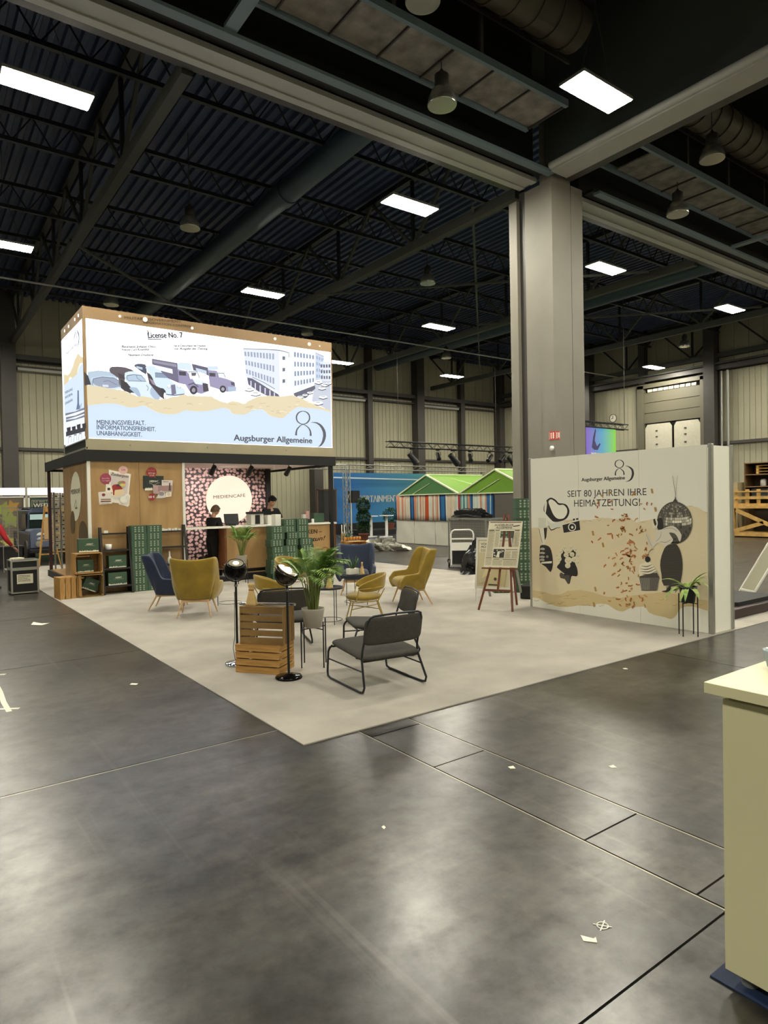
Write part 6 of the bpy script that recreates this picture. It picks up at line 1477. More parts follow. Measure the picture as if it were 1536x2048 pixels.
dup(w1, (7.12, 10.72, zC), face_to(-.56, -.83), 'blue wing chair facing the camera behind the small succulent table')
dup(w2, (7.14, 8.98, zC), face_to(-.93, .36), 'yellow wing chair seen from the side at the right of the seating group')

def make_tub(label):
    t = thing('tub_chair', label, 'chair', (0, 0, 0), group='low mustard chairs')
    def band(u, v):
        s = u*2-1; th = s*2.15
        r = .30
        x = r*math.sin(th); y = .02+.27*math.cos(th)
        zc = .525+.03*math.cos(th); hh = (.155*(1-abs(s)**2.6)**.5+.004)
        z = zc+.06*(1-abs(s)) + (v-.5)*hh*1.35
        k = 1+.10*(v-.5)
        return (x*k, y*k, z)
    obj('backrest', MB().grid(band, 32, 6), M_yel, t, solid=.035, subs=1, off=0)
    def cush(u, v):
        a = u*2*PI; r = math.sin(v*PI)**.4 if 0 < v < 1 else 0
        return (.265*r*math.cos(a)*(1+.04*math.cos(2*a)), -.03+.27*r*math.sin(a), .365-.05*math.cos(v*PI))
    obj('seat_cushion', MB().grid(cush, 32, 10), M_yel, t)
    obj('frame_ring', MB().tube([(.23*math.cos(a*PI/12), -.03+.23*math.sin(a*PI/12), .31) for a in range(24)], .009, 6, closed=True), M_brass, t)
    obj('stretcher', MB().cyl((-.23, -.22, .2), (.23, .2, .2), .007, n=6).cyl((.23, -.22, .2), (-.23, .2, .2), .007, n=6), M_brass, t)
    for sx in (-1, 1):
        obj('leg', MB().tube([(sx*.27, -.28, 0), (sx*.225, -.2, .31), (sx*.285, -.16, .33), (sx*.30, -.12, .50), (sx*.315, .03, .515), (sx*.24, .24, .53)], .009, 7), M_brass, t)
        obj('leg', MB().tube([(sx*.26, .27, 0), (sx*.19, .17, .31), (sx*.2, .27, .50)], .009, 7), M_brass, t)
    return t
t1 = make_tub('low mustard chair with round cushion in the middle of the carpet, facing left'); t1.location = (5.60, 8.17, zC); t1.rotation_euler[2] = face_to(-.86, .50)
dup(t1, (4.55, 9.10, zC), face_to(.85, -.2), 'low mustard chair right behind the crates and the dark chair back')
dup(t1, (6.25, 11.75, zC), face_to(.3, -.95), 'low mustard chair farthest back, in front of the green cartons')

def make_easy(label):
    t = thing('easy_chair', label, 'chair', (0, 0, 0), group='dark easy chairs')
    W, D = .33, .37
    for sx in (-1, 1):
        x = sx*W
        pts = [(x*.93, -D+.02, .335), (x, -D-.0, .31), (x*1.03, -D-.015, .27), (x*1.06, -D-.02, .07), (x*1.06, -D-.01, .025), (x*1.06, -D+.05, .012), (x*1.06, D-.08, .012), (x*1.06, D-.02, .025), (x*1.05, D+.0, .07),
               (x*.95, D-.10, .31), (x*.93, D-.09, .40), (x*.90, D+.0, .66)]
        obj('side_frame', MB().tube(pts, .0115, 8), M_tube, t)
        obj('side_rail', MB().cyl((x*1.04, -D-.01, .20), (x*.985, D-.05, .20), .008, n=7), M_tube, t)
    obj('back_frame', MB().tube([(-W*.90, D+.0, .66), (-W*.86, D+.015, .71), (-W*.74, D+.02, .725), (0, D+.03, .735), (W*.74, D+.02, .725), (W*.86, D+.015, .71), (W*.90, D+.0, .66)], .0115, 8), M_tube, t)
    obj('seat_frame', MB().cyl((-W*.95, -D+.03, .325), (W*.95, -D+.03, .325), .01, n=7).cyl((-W*.95, D-.1, .285), (W*.95, D-.1, .285), .01, n=7), M_tube, t)
    def cush(u, v):
        a = u*2*PI; r = math.sin(v*PI)**.22 if 0 < v < 1 else 0
        sx = math.copysign(abs(math.cos(a))**.25, math.cos(a)); sy = math.copysign(abs(math.sin(a))**.25, math.sin(a))
        y = -.03+.355*r*sy
        return (.335*r*sx, y, .362-.034*math.cos(v*PI)-(y+.3)*.075)
    obj('seat', MB().grid(cush, 40, 10), M_grey, t)
    def bk(u, v):
        a = u*2*PI; r = math.sin(v*PI)**.22 if 0 < v < 1 else 0
        sx = math.copysign(abs(math.cos(a))**.3, math.cos(a)); sz = math.copysign(abs(math.sin(a))**.3, math.sin(a))
        z = .575+.135*r*sz; x = .325*r*sx
        return (x, D-.015-.022*math.cos(v*PI)+(z-.55)*.22+.03*math.cos(x*4)-.03, z)
    obj('backrest', MB().grid(bk, 40, 10), M_grey, t)
    return t
e1 = make_easy('dark easy chair in front with its back to the camera, nearest chair'); e1.location = (3.76, 5.32, zC); e1.rotation_euler[2] = face_to(.09, 1)
dup(e1, (4.56, 6.34, zC), face_to(-.93, .37), 'dark easy chair just behind the nearest one, turned sideways')
dup(e1, (3.90, 7.66, zC), face_to(.33, .94), 'dark easy chair behind the wooden crates, seen from behind')

# ---------------------------------------------------------------- side tables
def make_side(label, r=.225, h=.52):
    t = thing('side_table', label, 'table', (0, 0, 0), group='black tray tables')
    obj('tray', MB().lathe([(.0001, 0), (r-.01, 0), (r, .008), (r+.004, .028), (r-.004, .028), (r-.012, .008), (.0001, .006)], 32, (0, 0, h-.01)), M_tray, t)
    for k in range(3):
        a = k*2*PI/3+.4
        obj('leg', MB().cyl((r*.92*math.cos(a), r*.92*math.sin(a), 0), (r*.92*math.cos(a), r*.92*math.sin(a), h-.005), .006, n=6), M_tube, t)
    obj('base_ring', MB().tube([(r*.92*math.cos(a*PI/12), r*.92*math.sin(a*PI/12), .05) for a in range(24)], .0045, 5, closed=True), M_tube, t)
    return t
st1 = make_side('black tray table with kraft pouches behind the big palm'); st1.location = (5.05, 8.35, zC)
dup(st1, (6.35, 9.55, zC), .7, 'black tray table with a succulent before the blue wing chair')
dup(st1, (4.62, 11.0, zC), .2, 'black tray table with blue pot right of the yellow wing chair')

def pouch(loc, rz, label, s=1.):
    """kraft paper cone pouch tied near the top"""
    t = thing('kraft_pouch', label, 'pouch', loc, rz, 'kraft paper pouches')
    def f(u, v):
        a = u*2*PI; sx = math.copysign(abs(math.cos(a))**.5, math.cos(a)); sy = math.copysign(abs(math.sin(a))**.5, math.sin(a))
        k = 1-v/.72*.62 if v < .72 else .38+.25*(v-.72)/.28
        return (.058*s*k*sx, .042*s*k*sy*(1 if v < .72 else .5), v*.205*s)
    obj('paper', MB().grid(f, 20, 12).add([f(i/20, 0) for i in range(20)], [tuple(range(19, -1, -1))]), M_kraft, t, solid=.002)
    obj('ribbon', MB().tube([(.026*s*math.cos(a*PI/8), .019*s*math.sin(a*PI/8), .147*s) for a in range(16)], .004*s, 5, closed=True), mat('brown_string', '7a3f2c', .7) if 'brown_string' not in bpy.data.materials else bpy.data.materials['brown_string'], t)
    return t
pouch((2.985, 6.52, .713), -.9, 'kraft paper pouch standing on the upper crate', 1.12)
pouch((5.02, 8.26, .541), .3, 'kraft paper pouch on the tray table behind the big palm')
pouch((6.42, 9.46, .541), .8, 'kraft paper pouch beside the succulent on the small table')

# ---------------------------------------------------------------- plants
def leafmat(n, a, b): return mat(n, a, .5, c2=b, scale=14, contrast=(.3, .7))
M_leaf = leafmat('palm_leaf', '4a7a34', 'a8c46c'); M_leafd = leafmat('dark_leaf', '1f3d22', '43663a'); M_leafl = leafmat('yellow_green_leaf', '7d9a40', 'ccd98f')
M_leafb = leafmat('succulent_leaf', '2f4f3f', '6a8570'); M_stem = mat('plant_stem', '6c7a3a', .6); M_soil = mat('soil', '2a211a', .9)
M_potg = mat('grey_stone_pot', 'a9a396', .7, var=.05); M_potb = mat('black_pot', '151515', .45); M_terr = mat('terracotta', '7a4636', .7); M_potw = mat('white_pot', 'dedcd0', .45)
def blade(m, base, d, L, w, droop, n=6, mi=0, curl=0.):
    """a pointed leaf blade leaving base in direction d, drooping"""
    d = Vector(d).normalized(); p = Vector(base); side = d.cross(Vector((0,0,1)))
    if side.length < .05: side = Vector((1,0,0))
    side.normalize(); vs = []
    for i in range(n+1):
        k = i/n; ww = w*math.sin(PI*min(1, .12+.88*k))**.8 if k < 1 else 0
        up = side.cross(d).normalized()*(-.25*ww)
        vs += [p-side*ww/2-up*.0, p+Vector((0,0,-.18*ww)), p+side*ww/2]
        p = p+d*(L/n); d = (d+Vector((0,0,-droop/n))).normalized()
    fs = []
    for i in range(n):
        o = i*3; fs += [(o, o+1, o+4, o+3), (o+1, o+2, o+5, o+4)]
    m.add(vs, fs, mi, True)
def frond(m, base, d, L, droop, w, nl, ll, rnd):
    d = Vector(d).normalized(); p = Vector(base); pts = [p.copy()]; ds = [d.copy()]
    N = 14
    for i in range(N):
        p = p+d*(L/N); d = (d+Vector((0,0,-droop/N*(.3+1.4*i/N)))).normalized(); pts.append(p.copy()); ds.append(d.copy())
    m.tube(pts, [.004*(1-.8*i/N) for i in range(N+1)], 4, 1)
    for k in range(nl):
        t = .22+.78*k/nl; i = min(N-1, int(t*N)); q = pts[i].lerp(pts[i+1], t*N-i); dd = ds[i]
        side = dd.cross(Vector((0,0,1))).normalized() if abs(dd.z) < .97 else Vector((1,0,0))
        for s in (-1, 1):
            l = ll*math.sin(PI*(.18+.75*t))*rnd.uniform(.85, 1.1)
            blade(m, q, dd*.75+side*s*.85+Vector((0,0,.25)), l, w, .9, 4, 0)
def palm(loc, label, pot, h, nf, L, rnd, pr=.125, ph=.215, ll=.16, w=.016, stem_h=.3, cat='plant', spread=.9, mats=None):
    t = thing('potted_palm', label, cat, loc)
    obj('pot', MB().lathe([(pr*.66, 0), (pr*.72, .004), (pr*.99, ph-.02), (pr, ph), (pr*.93, ph), (pr*.9, ph-.03), (.001, ph-.035)], 28), pot, t)
    obj('soil', MB().lathe([(.001, 0), (pr*.88, 0)], 20, (0, 0, ph-.032)), M_soil, t)
    st = MB(); m = MB()
    for k in range(nf):
        a = rnd.uniform(0, 2*PI); r = rnd.uniform(0, pr*.45); b = Vector((r*math.cos(a), r*math.sin(a), ph-.03))
        a2 = a+rnd.uniform(-.5, .5); tp = b+Vector((.07*math.cos(a2), .07*math.sin(a2), stem_h*rnd.uniform(.8, 1.15)))
        st.tube([b, b.lerp(tp, .5)+Vector((0, 0, .01)), tp], [.008, .006, .005], 5)
        el = rnd.uniform(.35, 1.35)
        frond(m, tp, (math.cos(a2)*spread*math.cos(el), math.sin(a2)*spread*math.cos(el), math.sin(el)+.15), L*rnd.uniform(.75, 1.1), rnd.uniform(1.1, 2.1), w, 13, ll, rnd)
    obj('stems', st, M_stem, t)
    tag(obj('fronds', m, [mats or M_leaf, M_stem], t), kind='stuff')
    return t
def plant_stand(loc, label, r=.17, ring=.40, top=.52, rot=.3, square=False):
    t = thing('plant_stand', label, 'plant stand', loc)
    for k in range(4):
        a = k*PI/2+rot
        obj('leg', MB().cyl((r*math.cos(a), r*math.sin(a), 0), (r*math.cos(a), r*math.sin(a), top), .0075, n=7), M_blackm, t)
    m = MB()
    for k in range(2):
        a = k*PI/2+rot; m.beam((-r*math.cos(a), -r*math.sin(a), ring), (r*math.cos(a), r*math.sin(a), ring), .012, .010)
    obj('cross_bar', m, M_blackm, t); return t
rnd = random.Random(21)
plant_stand((3.60, 6.28, zC), 'black metal plant stand under the big palm beside the crates', .17, .415, .50, .15)
palm((3.60, 6.28, zC+.421), 'big leafy palm in a grey pot on the metal stand in the foreground', M_potg, .9, 40, .40, rnd, .128, .212, .19, .020, .34)
plant_stand((8.07, 4.475, zC), 'black metal plant stand before the mirror ball print', .125, .42, .53, .0)
# broad-leaved plant
t = thing('potted_dracaena', 'broad-leaved yellow-green plant in a black pot before the mirror ball print', 'plant', (8.07, 4.475, zC+.426))
obj('pot', MB().lathe([(.075, 0), (.08, .004), (.102, .17), (.112, .205), (.10, .205), (.09, .18), (.001, .175)], 24), M_potb, t)
rd = random.Random(5)
for k in range(17):
    a = k*2.39; el = rd.uniform(.25, 1.2); m = MB()
    blade(m, (.02*math.cos(a), .02*math.sin(a), .17), (math.cos(a)*math.cos(el), math.sin(a)*math.cos(el), math.sin(el)), rd.uniform(.27, .40), rd.uniform(.045, .065), rd.uniform(1.2, 2.3), 8)
    obj('leaf', m, M_leafl if k % 3 else M_leaf, t)
# palm on tall stand by the counter
plant_stand((6.12, 13.85, zC), 'black plant stand in front of the coffee counter', .15, .44, .54, .6)
palm((6.12, 13.85, zC+.446), 'feathery palm in a pale pot in front of the coffee counter', M_potg, .8, 26, .42, rnd, .12, .19, .15, .02, .32, spread=.55)
# succulent on table
def aloe(loc, label, pot, n, L, w, mt, pr=.075, ph=.095, sq=False):
    t = thing('potted_succulent', label, 'plant', loc)
    if sq: obj('pot', MB().box(-.1, .1, -.06, .06, 0, .10), pot, t, bevel=.006)
    else: obj('pot', MB().lathe([(pr*.75, 0), (pr, ph), (pr*.9, ph), (.001, ph-.015)], 20), pot, t)
    r = random.Random(int(loc[0]*10))
    for k in range(n):
        a = k*2.4; el = r.uniform(.75, 1.45); m = MB()
        blade(m, (.02*math.cos(a), .02*math.sin(a), ph-.01), (math.cos(a)*math.cos(el), math.sin(a)*math.cos(el), math.sin(el)), L*r.uniform(.7, 1), w, .2, 5)
        obj('leaf', m, mt, t, solid=.004)
    return t
aloe((6.30, 9.58, .541), 'spiky succulent in a white pot on the table before the blue wing chair', M_potw, 16, .27, .028, M_leafd, sq=True)
aloe((5.12, 8.44, .541), 'leafy plant in a pot on the tray table behind the big palm', M_potb, 12, .28, .05, M_leafd, .08, .1)
aloe((4.60, 10.98, .541), 'small plant in a blue pot on the tray table by the yellow wing chair', mat('blue_pot', '2f4f86', .4), 10, .14, .03, M_leafb, .075, .10)
obj('coffee_cup', MB().lathe([(.028, 0), (.038, .1), (.04, .1), (.04, .108), (.001, .112)], 18), M_plastic, None, 'black paper cup on the table right of the yellow wing chair', 'cup', loc=(4.50, 11.1, .541))

# ---------------------------------------------------------------- floor lamps
M_shade = mat('smoked_chrome', '3d3832', .16, .9); M_shadeb = mat('black_chrome', '0c0c0e', .12, .6); M_inner = mat('polished_inner', 'e8dfc8', .25, .7)
M_bulb = mat('warm_bulb', 'ffe2a8', emit=9.)
def floor_lamp(loc, label, shade, tiltdir, h=1.03, ns=15):
    t = thing('floor_lamp', label, 'floor lamp', loc)
    obj('base', MB().lathe([(.135, 0), (.14, .012), (.132, .026), (.05, .034), (.03, .045), (.0001, .046)], 36), M_chrome if 'chrome' in label else M_shadeb, t)
    obj('pole', MB().cyl((0, 0, .04), (0, 0, h-.11), .0125, n=12), M_plastic, t)
    obj('collar', MB().cyl((0, 0, h-.19), (0, 0, h-.165), .02, n=14).cyl((0, 0, h-.12), (0, 0, h-.105), .045, n=18), M_chrome, t)
    obj('yoke', MB().tube([(.135*math.sin(a), 0, h-.135*math.cos(a)+.0) for a in [(-1.5+i*.25) for i in range(13)]], .006, 6), M_blackm, t)
    hd = obj('shade', MB().lathe([(max(.0001, .125*math.cos(a)), .125*math.sin(a)) for a in [-PI/2+i*.17 for i in range(ns)]] + [(.119*math.cos(a), .119*math.sin(a)) for a in [-PI/2+i*.17 for i in range(ns-1, 0, -1)]] + [(.0001, -.119)], 32), shade, t)
    hd.location = (0, 0, h); hd.rotation_euler = tiltdir
    b = obj('bulb', MB().ball((0, 0, .055 if ns > 12 else .015), .045, 16, 10), M_bulb, hd)
    r = obj('reflector', MB().lathe([(.001, -.06), (.07, -.045), (.108, .03)] if ns < 12 else [(.001, .0), (.06, .03), (.080, .085)], 28), M_inner, hd)
    return t
floor_lamp((3.135, 5.99, zC), 'black floor lamp with lit smoked bowl shade in front of the crates', M_shade, (.42, .40, .0), 1.08, 11)
floor_lamp((2.965, 6.88, zC), 'floor lamp with round black shade on a chrome foot left of the crates', M_shadeb, (.42, -.12, 0), 1.06)
obj('chrome_bar', MB().cyl((2.975, 6.80, .697), (3.19, 5.93, .765), .014, n=12), M_chrome, None, 'chrome bar running between the two floor lamp poles', 'bar')
obj('power_cord', MB().tube([(2.955, 6.90, .82), (2.94, 6.88, .5), (2.93, 6.86, .33), (2.89, 6.82, .22), (2.90, 6.8, .1), (2.93, 6.84, .05), (2.955, 6.86, .056)], .0035, 5), M_plastic, None, 'thin black cord hanging down the left floor lamp', 'cord')

# ---------------------------------------------------------------- easel with newspaper board
M_redwood = mat('red_brown_wood', '6b3a22', .5, var=.15, scale=8)
ez = thing('newspaper_easel', 'red-brown easel carrying a big newspaper front page with a cut-out window', 'easel', (0, 0, 0))
fa, fb, fc = Vector((7.483, 7.683, zC)), Vector((7.743, 7.187, zC)), Vector((8.30, 7.60, zC))
top = Vector((7.98, 7.50, 1.55))
side = (fa-fb).normalized(); nrm = Vector((-side.y, side.x, 0)); 
if nrm.x > 0: nrm = -nrm
obj('leg', MB().beam(fa, top+side*.03, .035, .022), M_redwood, ez); obj('leg', MB().beam(fb, top-side*.03, .035, .022), M_redwood, ez)
obj('leg', MB().beam(fc, top+Vector((.02, 0, -.05)), .03, .022), M_redwood, ez)
mid = (fa+fb)/2
def onleg(z, f): k = (z-zC)/(top.z-zC); return f.lerp(top, k)
cf = lambda z: (onleg(z, fa)+onleg(z, fb))/2
obj('centre_post', MB().beam(cf(.32), cf(1.45), .03, .02), M_redwood, ez)
obj('cross_rail', MB().beam(onleg(.33, fa), onleg(.33, fb), .02, .035), M_redwood, ez)
bz = .70; bc = cf(bz)+nrm*.03; lean = (cf(1.45)-cf(.70)).normalized()
obj('tray', MB().beam(bc-side*.30+Vector((0, 0, -.02)), bc+side*.30+Vector((0, 0, -.02)), .06, .02), M_redwood, ez)
M_paper = mat('newsprint', 'e2dcc4', .7)
# board with window: local frame (u along -side = to the right in view, v up the lean)
O = bc-side*(-.27)+nrm*.012
eu = -side; ev = lean; en = nrm
bw, bh = .56, .76
def fe(u, v, d): return O+eu*u+ev*v+en*d
wx0, wx1, wz0, wz1 = .215, .44, .335, .60
def slab(m, u0, v0, u1, v1):
    vs = [fe(u0, v0, 0), fe(u1, v0, 0), fe(u1, v1, 0), fe(u0, v1, 0), fe(u0, v0, -.01), fe(u1, v0, -.01), fe(u1, v1, -.01), fe(u0, v1, -.01)]
    m.add(vs, [(0,1,2,3), (7,6,5,4), (0,4,5,1), (1,5,6,2), (2,6,7,3), (3,7,4,0)])
m = MB(); slab(m, 0, 0, bw, wz0); slab(m, 0, wz1, bw, bh); slab(m, 0, wz0, wx0, wz1); slab(m, wx1, wz0, bw, wz1)
nb = tag(obj('newspaper_board', m, M_paper), 'big newspaper front page board with a cut-out window on the easel', 'board')
p = Print(fe, base=.0008); ink = '54503f'
p.rect(.02, .735, .54, .75, '6b4a48'); p.text('AUGSBURGER', .10, .68, .42, .68, .035, '3a3730', 0, .012); p.text('ALLGEMEINE', .13, .638, .40, .638, .035, '3a3730', 0, .012)
p.poly([(.415, .665), (.52, .685), (.52, .70), (.415, .68)], '2a2826'); p.rect(.02, .625, .54, .629, '8a8468')
c_ = 'a39c7c'
for (u0, v0, u1, v1, n) in ((.02, .03, .12, .14, 9), (.02, .17, .12, .60, 34), (.14, .33, .205, .58, 20), (.14, .03, .3, .12, 7), (.32, .03, .54, .12, 7), (.34, .15, .43, .27, 10), (.445, .15, .54, .27, 10), (.45, .34, .54, .58, 18)):
    p.lines(u0, v1, u1, v0, n, c_)
for (u0, v0, u1, v1) in ((.02, .60, .11, .615), (.13, .60, .2, .612), (.45, .6, .53, .615), (.34, .29, .53, .30), (.15, .13, .25, .138), (.3, .13, .53, .138), (.02, .15, .12, .16)): p.rect(u0, v0, u1, v1, ink)
p.rect(.14, .16, .32, .30, '33332f')
for k in range(16): p.disc(.155+rnd.random()*.15, .175+rnd.random()*.11, .014, .012, ('d9d6c4', '8c8a7c', 'b9b6a4')[k % 3], n=8)
p.poly([(.2, .165), (.25, .165), (.24, .26), (.21, .26)], 'e6e2cf')
p.build('page_print', nb)

# ---------------------------------------------------------------- poster frame stand
ab = thing('poster_stand', 'white framed poster stand half hidden behind the newspaper easel', 'sign', (0, 0, 0))
A = Vector((8.13, 8.43, zC)); B = Vector((8.37, 7.80, zC)); sd = (B-A).normalized(); nn = Vector((sd.y, -sd.x, 0))
if nn.x > 0: nn = -nn
ln = (Vector((0, 0, 1))-nn*.10).normalized(); W_ = (B-A).length
def fp(u, v, d): return A+sd*u+ln*v+nn*d
def bar(m, u0, v0, u1, v1, th=.02):
    vs = [fp(u0, v0, th), fp(u1, v0, th), fp(u1, v1, th), fp(u0, v1, th), fp(u0, v0, 0), fp(u1, v0, 0), fp(u1, v1, 0), fp(u0, v1, 0)]
    m.add(vs, [(0,1,2,3), (7,6,5,4), (0,4,5,1), (1,5,6,2), (2,6,7,3), (3,7,4,0)]); return m
m = MB(); bar(m, 0, .22, .04, 1.12); bar(m, W_-.04, .22, W_, 1.12); bar(m, 0, 1.08, W_, 1.12); bar(m, 0, .22, W_, .26)
obj('frame', m, M_white, ab, bevel=.003)
obj('poster', bar(MB(), .04, .26, W_-.04, 1.08, .008), mat('cream_poster', 'd6cda8', .6), ab)
for u in (.015, W_-.015): obj('leg', MB().cyl(fp(u, 0, 0)+nn*-.0, fp(u, .22, .01), .008, n=8), M_white, ab)
obj('rear_leg', MB().beam(fp(W_-.03, 1.05, -.02), Vector((8.93, 8.05, zC)), .04, .015), M_aludull, ab)
obj('rear_leg', MB().beam(fp(.03, 1.05, -.02), Vector((8.70, 8.62, zC)), .04, .015), M_aludull, ab)
p = Print(fp, base=.0095)
p.rect(.06, .86, W_-.06, 1.06, 'e6e1c8'); p.text('VORWEG', .09, .99, .36, .99, .035, '4b463a', 0, .02); p.text('AUF IHREM', .09, .94, .45, .94, .035, '4b463a', 0, .02); p.lines(.09, .92, .5, .87, 4, '8d876c')
p.poly([(.05, .30), (.2, .36), (.16, .8), (.22, .84), (.5, .84), (.6, .6), (.55, .28)], 'c9bd92'); p.poly([(.12, .4), (.3, .5), (.2, .62)], 'e9dfae'); p.rect(.25, .285, .42, .31, '3b352c'); p.disc(.38, .4, .03, .03, '4b4436', n=8)
p.build('poster_print', ab)
# ---------------------------------------------------------------- right foreground counter
M_wc = mat('pale_cream_laminate', 'dedab0', .4)
wc = thing('info_counter', 'cream white info counter at the right edge in the foreground', 'counter', (0, 0, 0))
c0 = Vector((2.40, 1.205, 0)); dx = Vector((1, 0, 0)); dy = Vector((0, 1, 0))
# visible face runs from the corner towards the right; body behind it
Tc = Matrix(((dx.x, dy.x, 0, c0.x), (dx.y, dy.y, 0, c0.y), (0, 0, 1, 0), (0, 0, 0, 1)))
obj('body', MB().box(0, .7, -1.9, 0, .055, 1.055, T=Tc), M_wc, wc, bevel=.002)
obj('top_gap', MB().box(.015, .68, -1.88, -.015, 1.055, 1.075, T=Tc), M_borderlow, wc)
obj('worktop', MB().box(-.045, .75, -1.95, .045, 1.075, 1.115, T=Tc), M_wc, wc, bevel=.002)
for a, b in ((.06, -.06), (.06, -1.8), (.6, -.06), (.6, -1.8)): obj('foot', MB().cyl(Tc @ Vector((a, b, 0)), Tc @ Vector((a, b, .056)), .028, n=14), M_aludull, wc)
obj('floor_mat', MB().box(-.012, .9, -2.1, .05, .0005, .006, T=Tc), mat('blue_mat', '14284a', .7), None, 'blue mat peeping out under the cream counter', 'mat')
bl = obj('glass_bowl', MB().lathe([(.03, 0), (.045, .01), (.05, .035), (.062, .075), (.060, .075), (.046, .036), (.04, .014), (.001, .012)], 24), mat('frosted_glass', 'c5d3d6', .12, trans=.5), None, 'small faceted glass bowl on the cream counter at the picture edge', 'bowl', loc=(Tc @ Vector((.34, -.055, 1.1155)))[:])

# ---------------------------------------------------------------- things on the floor
M_tape = mat('masking_tape', 'e4e0cf', .6)
def scrap(pts, z, label, name='paper_scrap', cat='litter', mt=None):
    m = MB().prism([(x, y, z) for x, y in pts], (0, 0, .0015)); return obj(name, m, mt or M_tape, None, label, cat)
scrap([(1.53, 11.36), (1.66, 11.20), (1.79, 11.34), (1.68, 11.38), (1.60, 11.62)], .001, 'crumpled white paper scrap at the left on the dark floor')
scrap([(1.79, 6.84), (1.84, 6.79), (1.87, 6.83), (1.82, 6.89)], .001, 'small white scrap left of the carpet edge')
scrap([(2.08, 2.90), (2.10, 2.91), (2.105, 2.935), (2.085, 2.93)], .001, 'tiny white scrap in the middle of the foreground floor')
scrap([(2.18, 1.665), (2.215, 1.625), (2.24, 1.65), (2.225, 1.65), (2.20, 1.695)], .001, 'torn piece of tape below the round tape mark', 'tape_piece', 'tape')
m = MB(); m.tube([(2.323+.024*math.cos(a*PI/10), 1.677+.022*math.sin(a*PI/10), .0018) for a in range(20)], .003, 4, closed=True)
for a in (.4, 2.2): m.beam((2.323-.038*math.cos(a), 1.677-.038*math.sin(a), .0022), (2.323+.038*math.cos(a), 1.677+.038*math.sin(a), .0022), .005, .001)
obj('tape_mark', m, mat('white_chalk', 'e9e8de', .6), None, 'round white tape mark with a cross on the foreground floor', 'tape')
m = MB(); arc = [(.68, 8.25), (.715, 7.8), (.715, 7.4), (.70, 7.0), (.705, 6.64)]
for i in range(4):
    (a, b), (c, d) = arc[i], arc[i+1]; m.beam((a, b, .0015), (c, d, .0015), .045, .001)
m.beam((.45, 6.90, .002), (.79, 6.69, .002), .04, .001); m.beam((.45, 8.40, .002), (.84, 8.16, .002), .05, .001)
obj('tape_arc', m, M_tape, None, 'white tape arc with end bars at the left picture edge', 'tape')
for i, (x, y) in enumerate(((3.22, 3.03), (6.03, 4.04), (3.75, 2.62))): scrap([(x, y), (x+.03, y-.02), (x+.05, y+.02), (x+.01, y+.03)], .001, ('tiny beige scrap on the channel strip', 'tiny pale scrap near the right carpet edge', 'tiny scrap right of the channel strip')[i])

# ---------------------------------------------------------------- flight case
fc_ = thing('flight_case', 'black flight case with aluminium edges on the dark floor at the left', 'case', (2.00, 15.78, 0), .02)
w, d, h = .49, .5, .70
obj('body', MB().box(-w/2, w/2, -d/2, d/2, .03, h), mat('black_case_board', '131412', .6), fc_)
m = MB()
for sx in (-1, 1):
    for sy in (-1, 1): m.cbox((sx*w/2, sy*d/2, h/2+.015), (.035, .035, h-.03))
for z in (.035, .515, .545, h): 
    for sy in (-1, 1): m.cbox((0, sy*d/2, z), (w, .03, .03))
    for sx in (-1, 1): m.cbox((sx*w/2, 0, z), (.03, d, .03))
obj('edge_profile', m, M_alu, fc_)
obj('label_sheet', MB().box(-.15, .15, -d/2-.004, -d/2-.001, .22, .42), M_paper, fc_)
p = Print(lambda u, v, dd: (u, -d/2-.004-dd, v)); p.lines(-.13, .40, .10, .26, 7, '77735f'); p.rect(-.13, .385, .09, .395, '4a4638'); p.build('label_print', fc_)
for sx in (-1, 1): obj('handle', MB().cbox((sx*(w/2+.03), -.05, .53), (.04, .12, .03)), M_alu, fc_)
for sx in (-.22, .22):
    for sy in (-.19, .19): obj('caster', MB().cyl((sx-.012, sy, .018), (sx+.012, sy, .018), .018, n=12), M_plastic, fc_)
obj('papers', MB().box(-.12, .10, -.09, .08, 0, .025).box(-.1, .11, -.07, .09, .0255, .035), M_paper, None, 'pile of papers on the flight case', 'papers', loc=(1.90, 15.8, .717), rz=.3)

# ---------------------------------------------------------------- wooden easels at the far left
M_pine = mat('pine_easel', 'c79a55', .5, var=.12, scale=8)
def make_tripod(label, H=1.85):
    t = thing('painter_easel', label, 'easel', (0, 0, 0), group='pine easels')
    obj('leg', MB().beam((-.33, -.18, 0), (-.03, .02, H), .035, .02), M_pine, t); obj('leg', MB().beam((.33, -.18, 0), (.03, .02, H), .035, .02), M_pine, t)
    obj('leg', MB().beam((0, .55, 0), (0, .04, H-.05), .035, .02), M_pine, t)
    obj('cross_rail', MB().beam((-.27, -.14, .42), (.27, -.14, .42), .02, .035), M_pine, t)
    obj('tray', MB().beam((-.27, -.13, .82), (.27, -.13, .82), .06, .025), M_pine, t)
    obj('clamp', MB().cbox((0, -.03, H-.1), (.05, .04, .16)), M_pine, t); return t
ea = make_tripod('pine easel holding a tan board before the dark blue car'); ea.location = (3.38, 21.6, .01); ea.rotation_euler[2] = .25
eb = dup(ea, (3.98, 22.6, .01), -.7, 'second pine easel beside the newspaper racks left of the booth')
obj('tan_board', MB().box(-.24, .24, -.012, .0, 0, .64), mat('tan_cardboard', 'c2a06c', .6), None, 'tan board standing on the first pine easel', 'board', loc=(3.52, 21.42, .88), rz=.25).rotation_euler = (-.10, 0, .25)
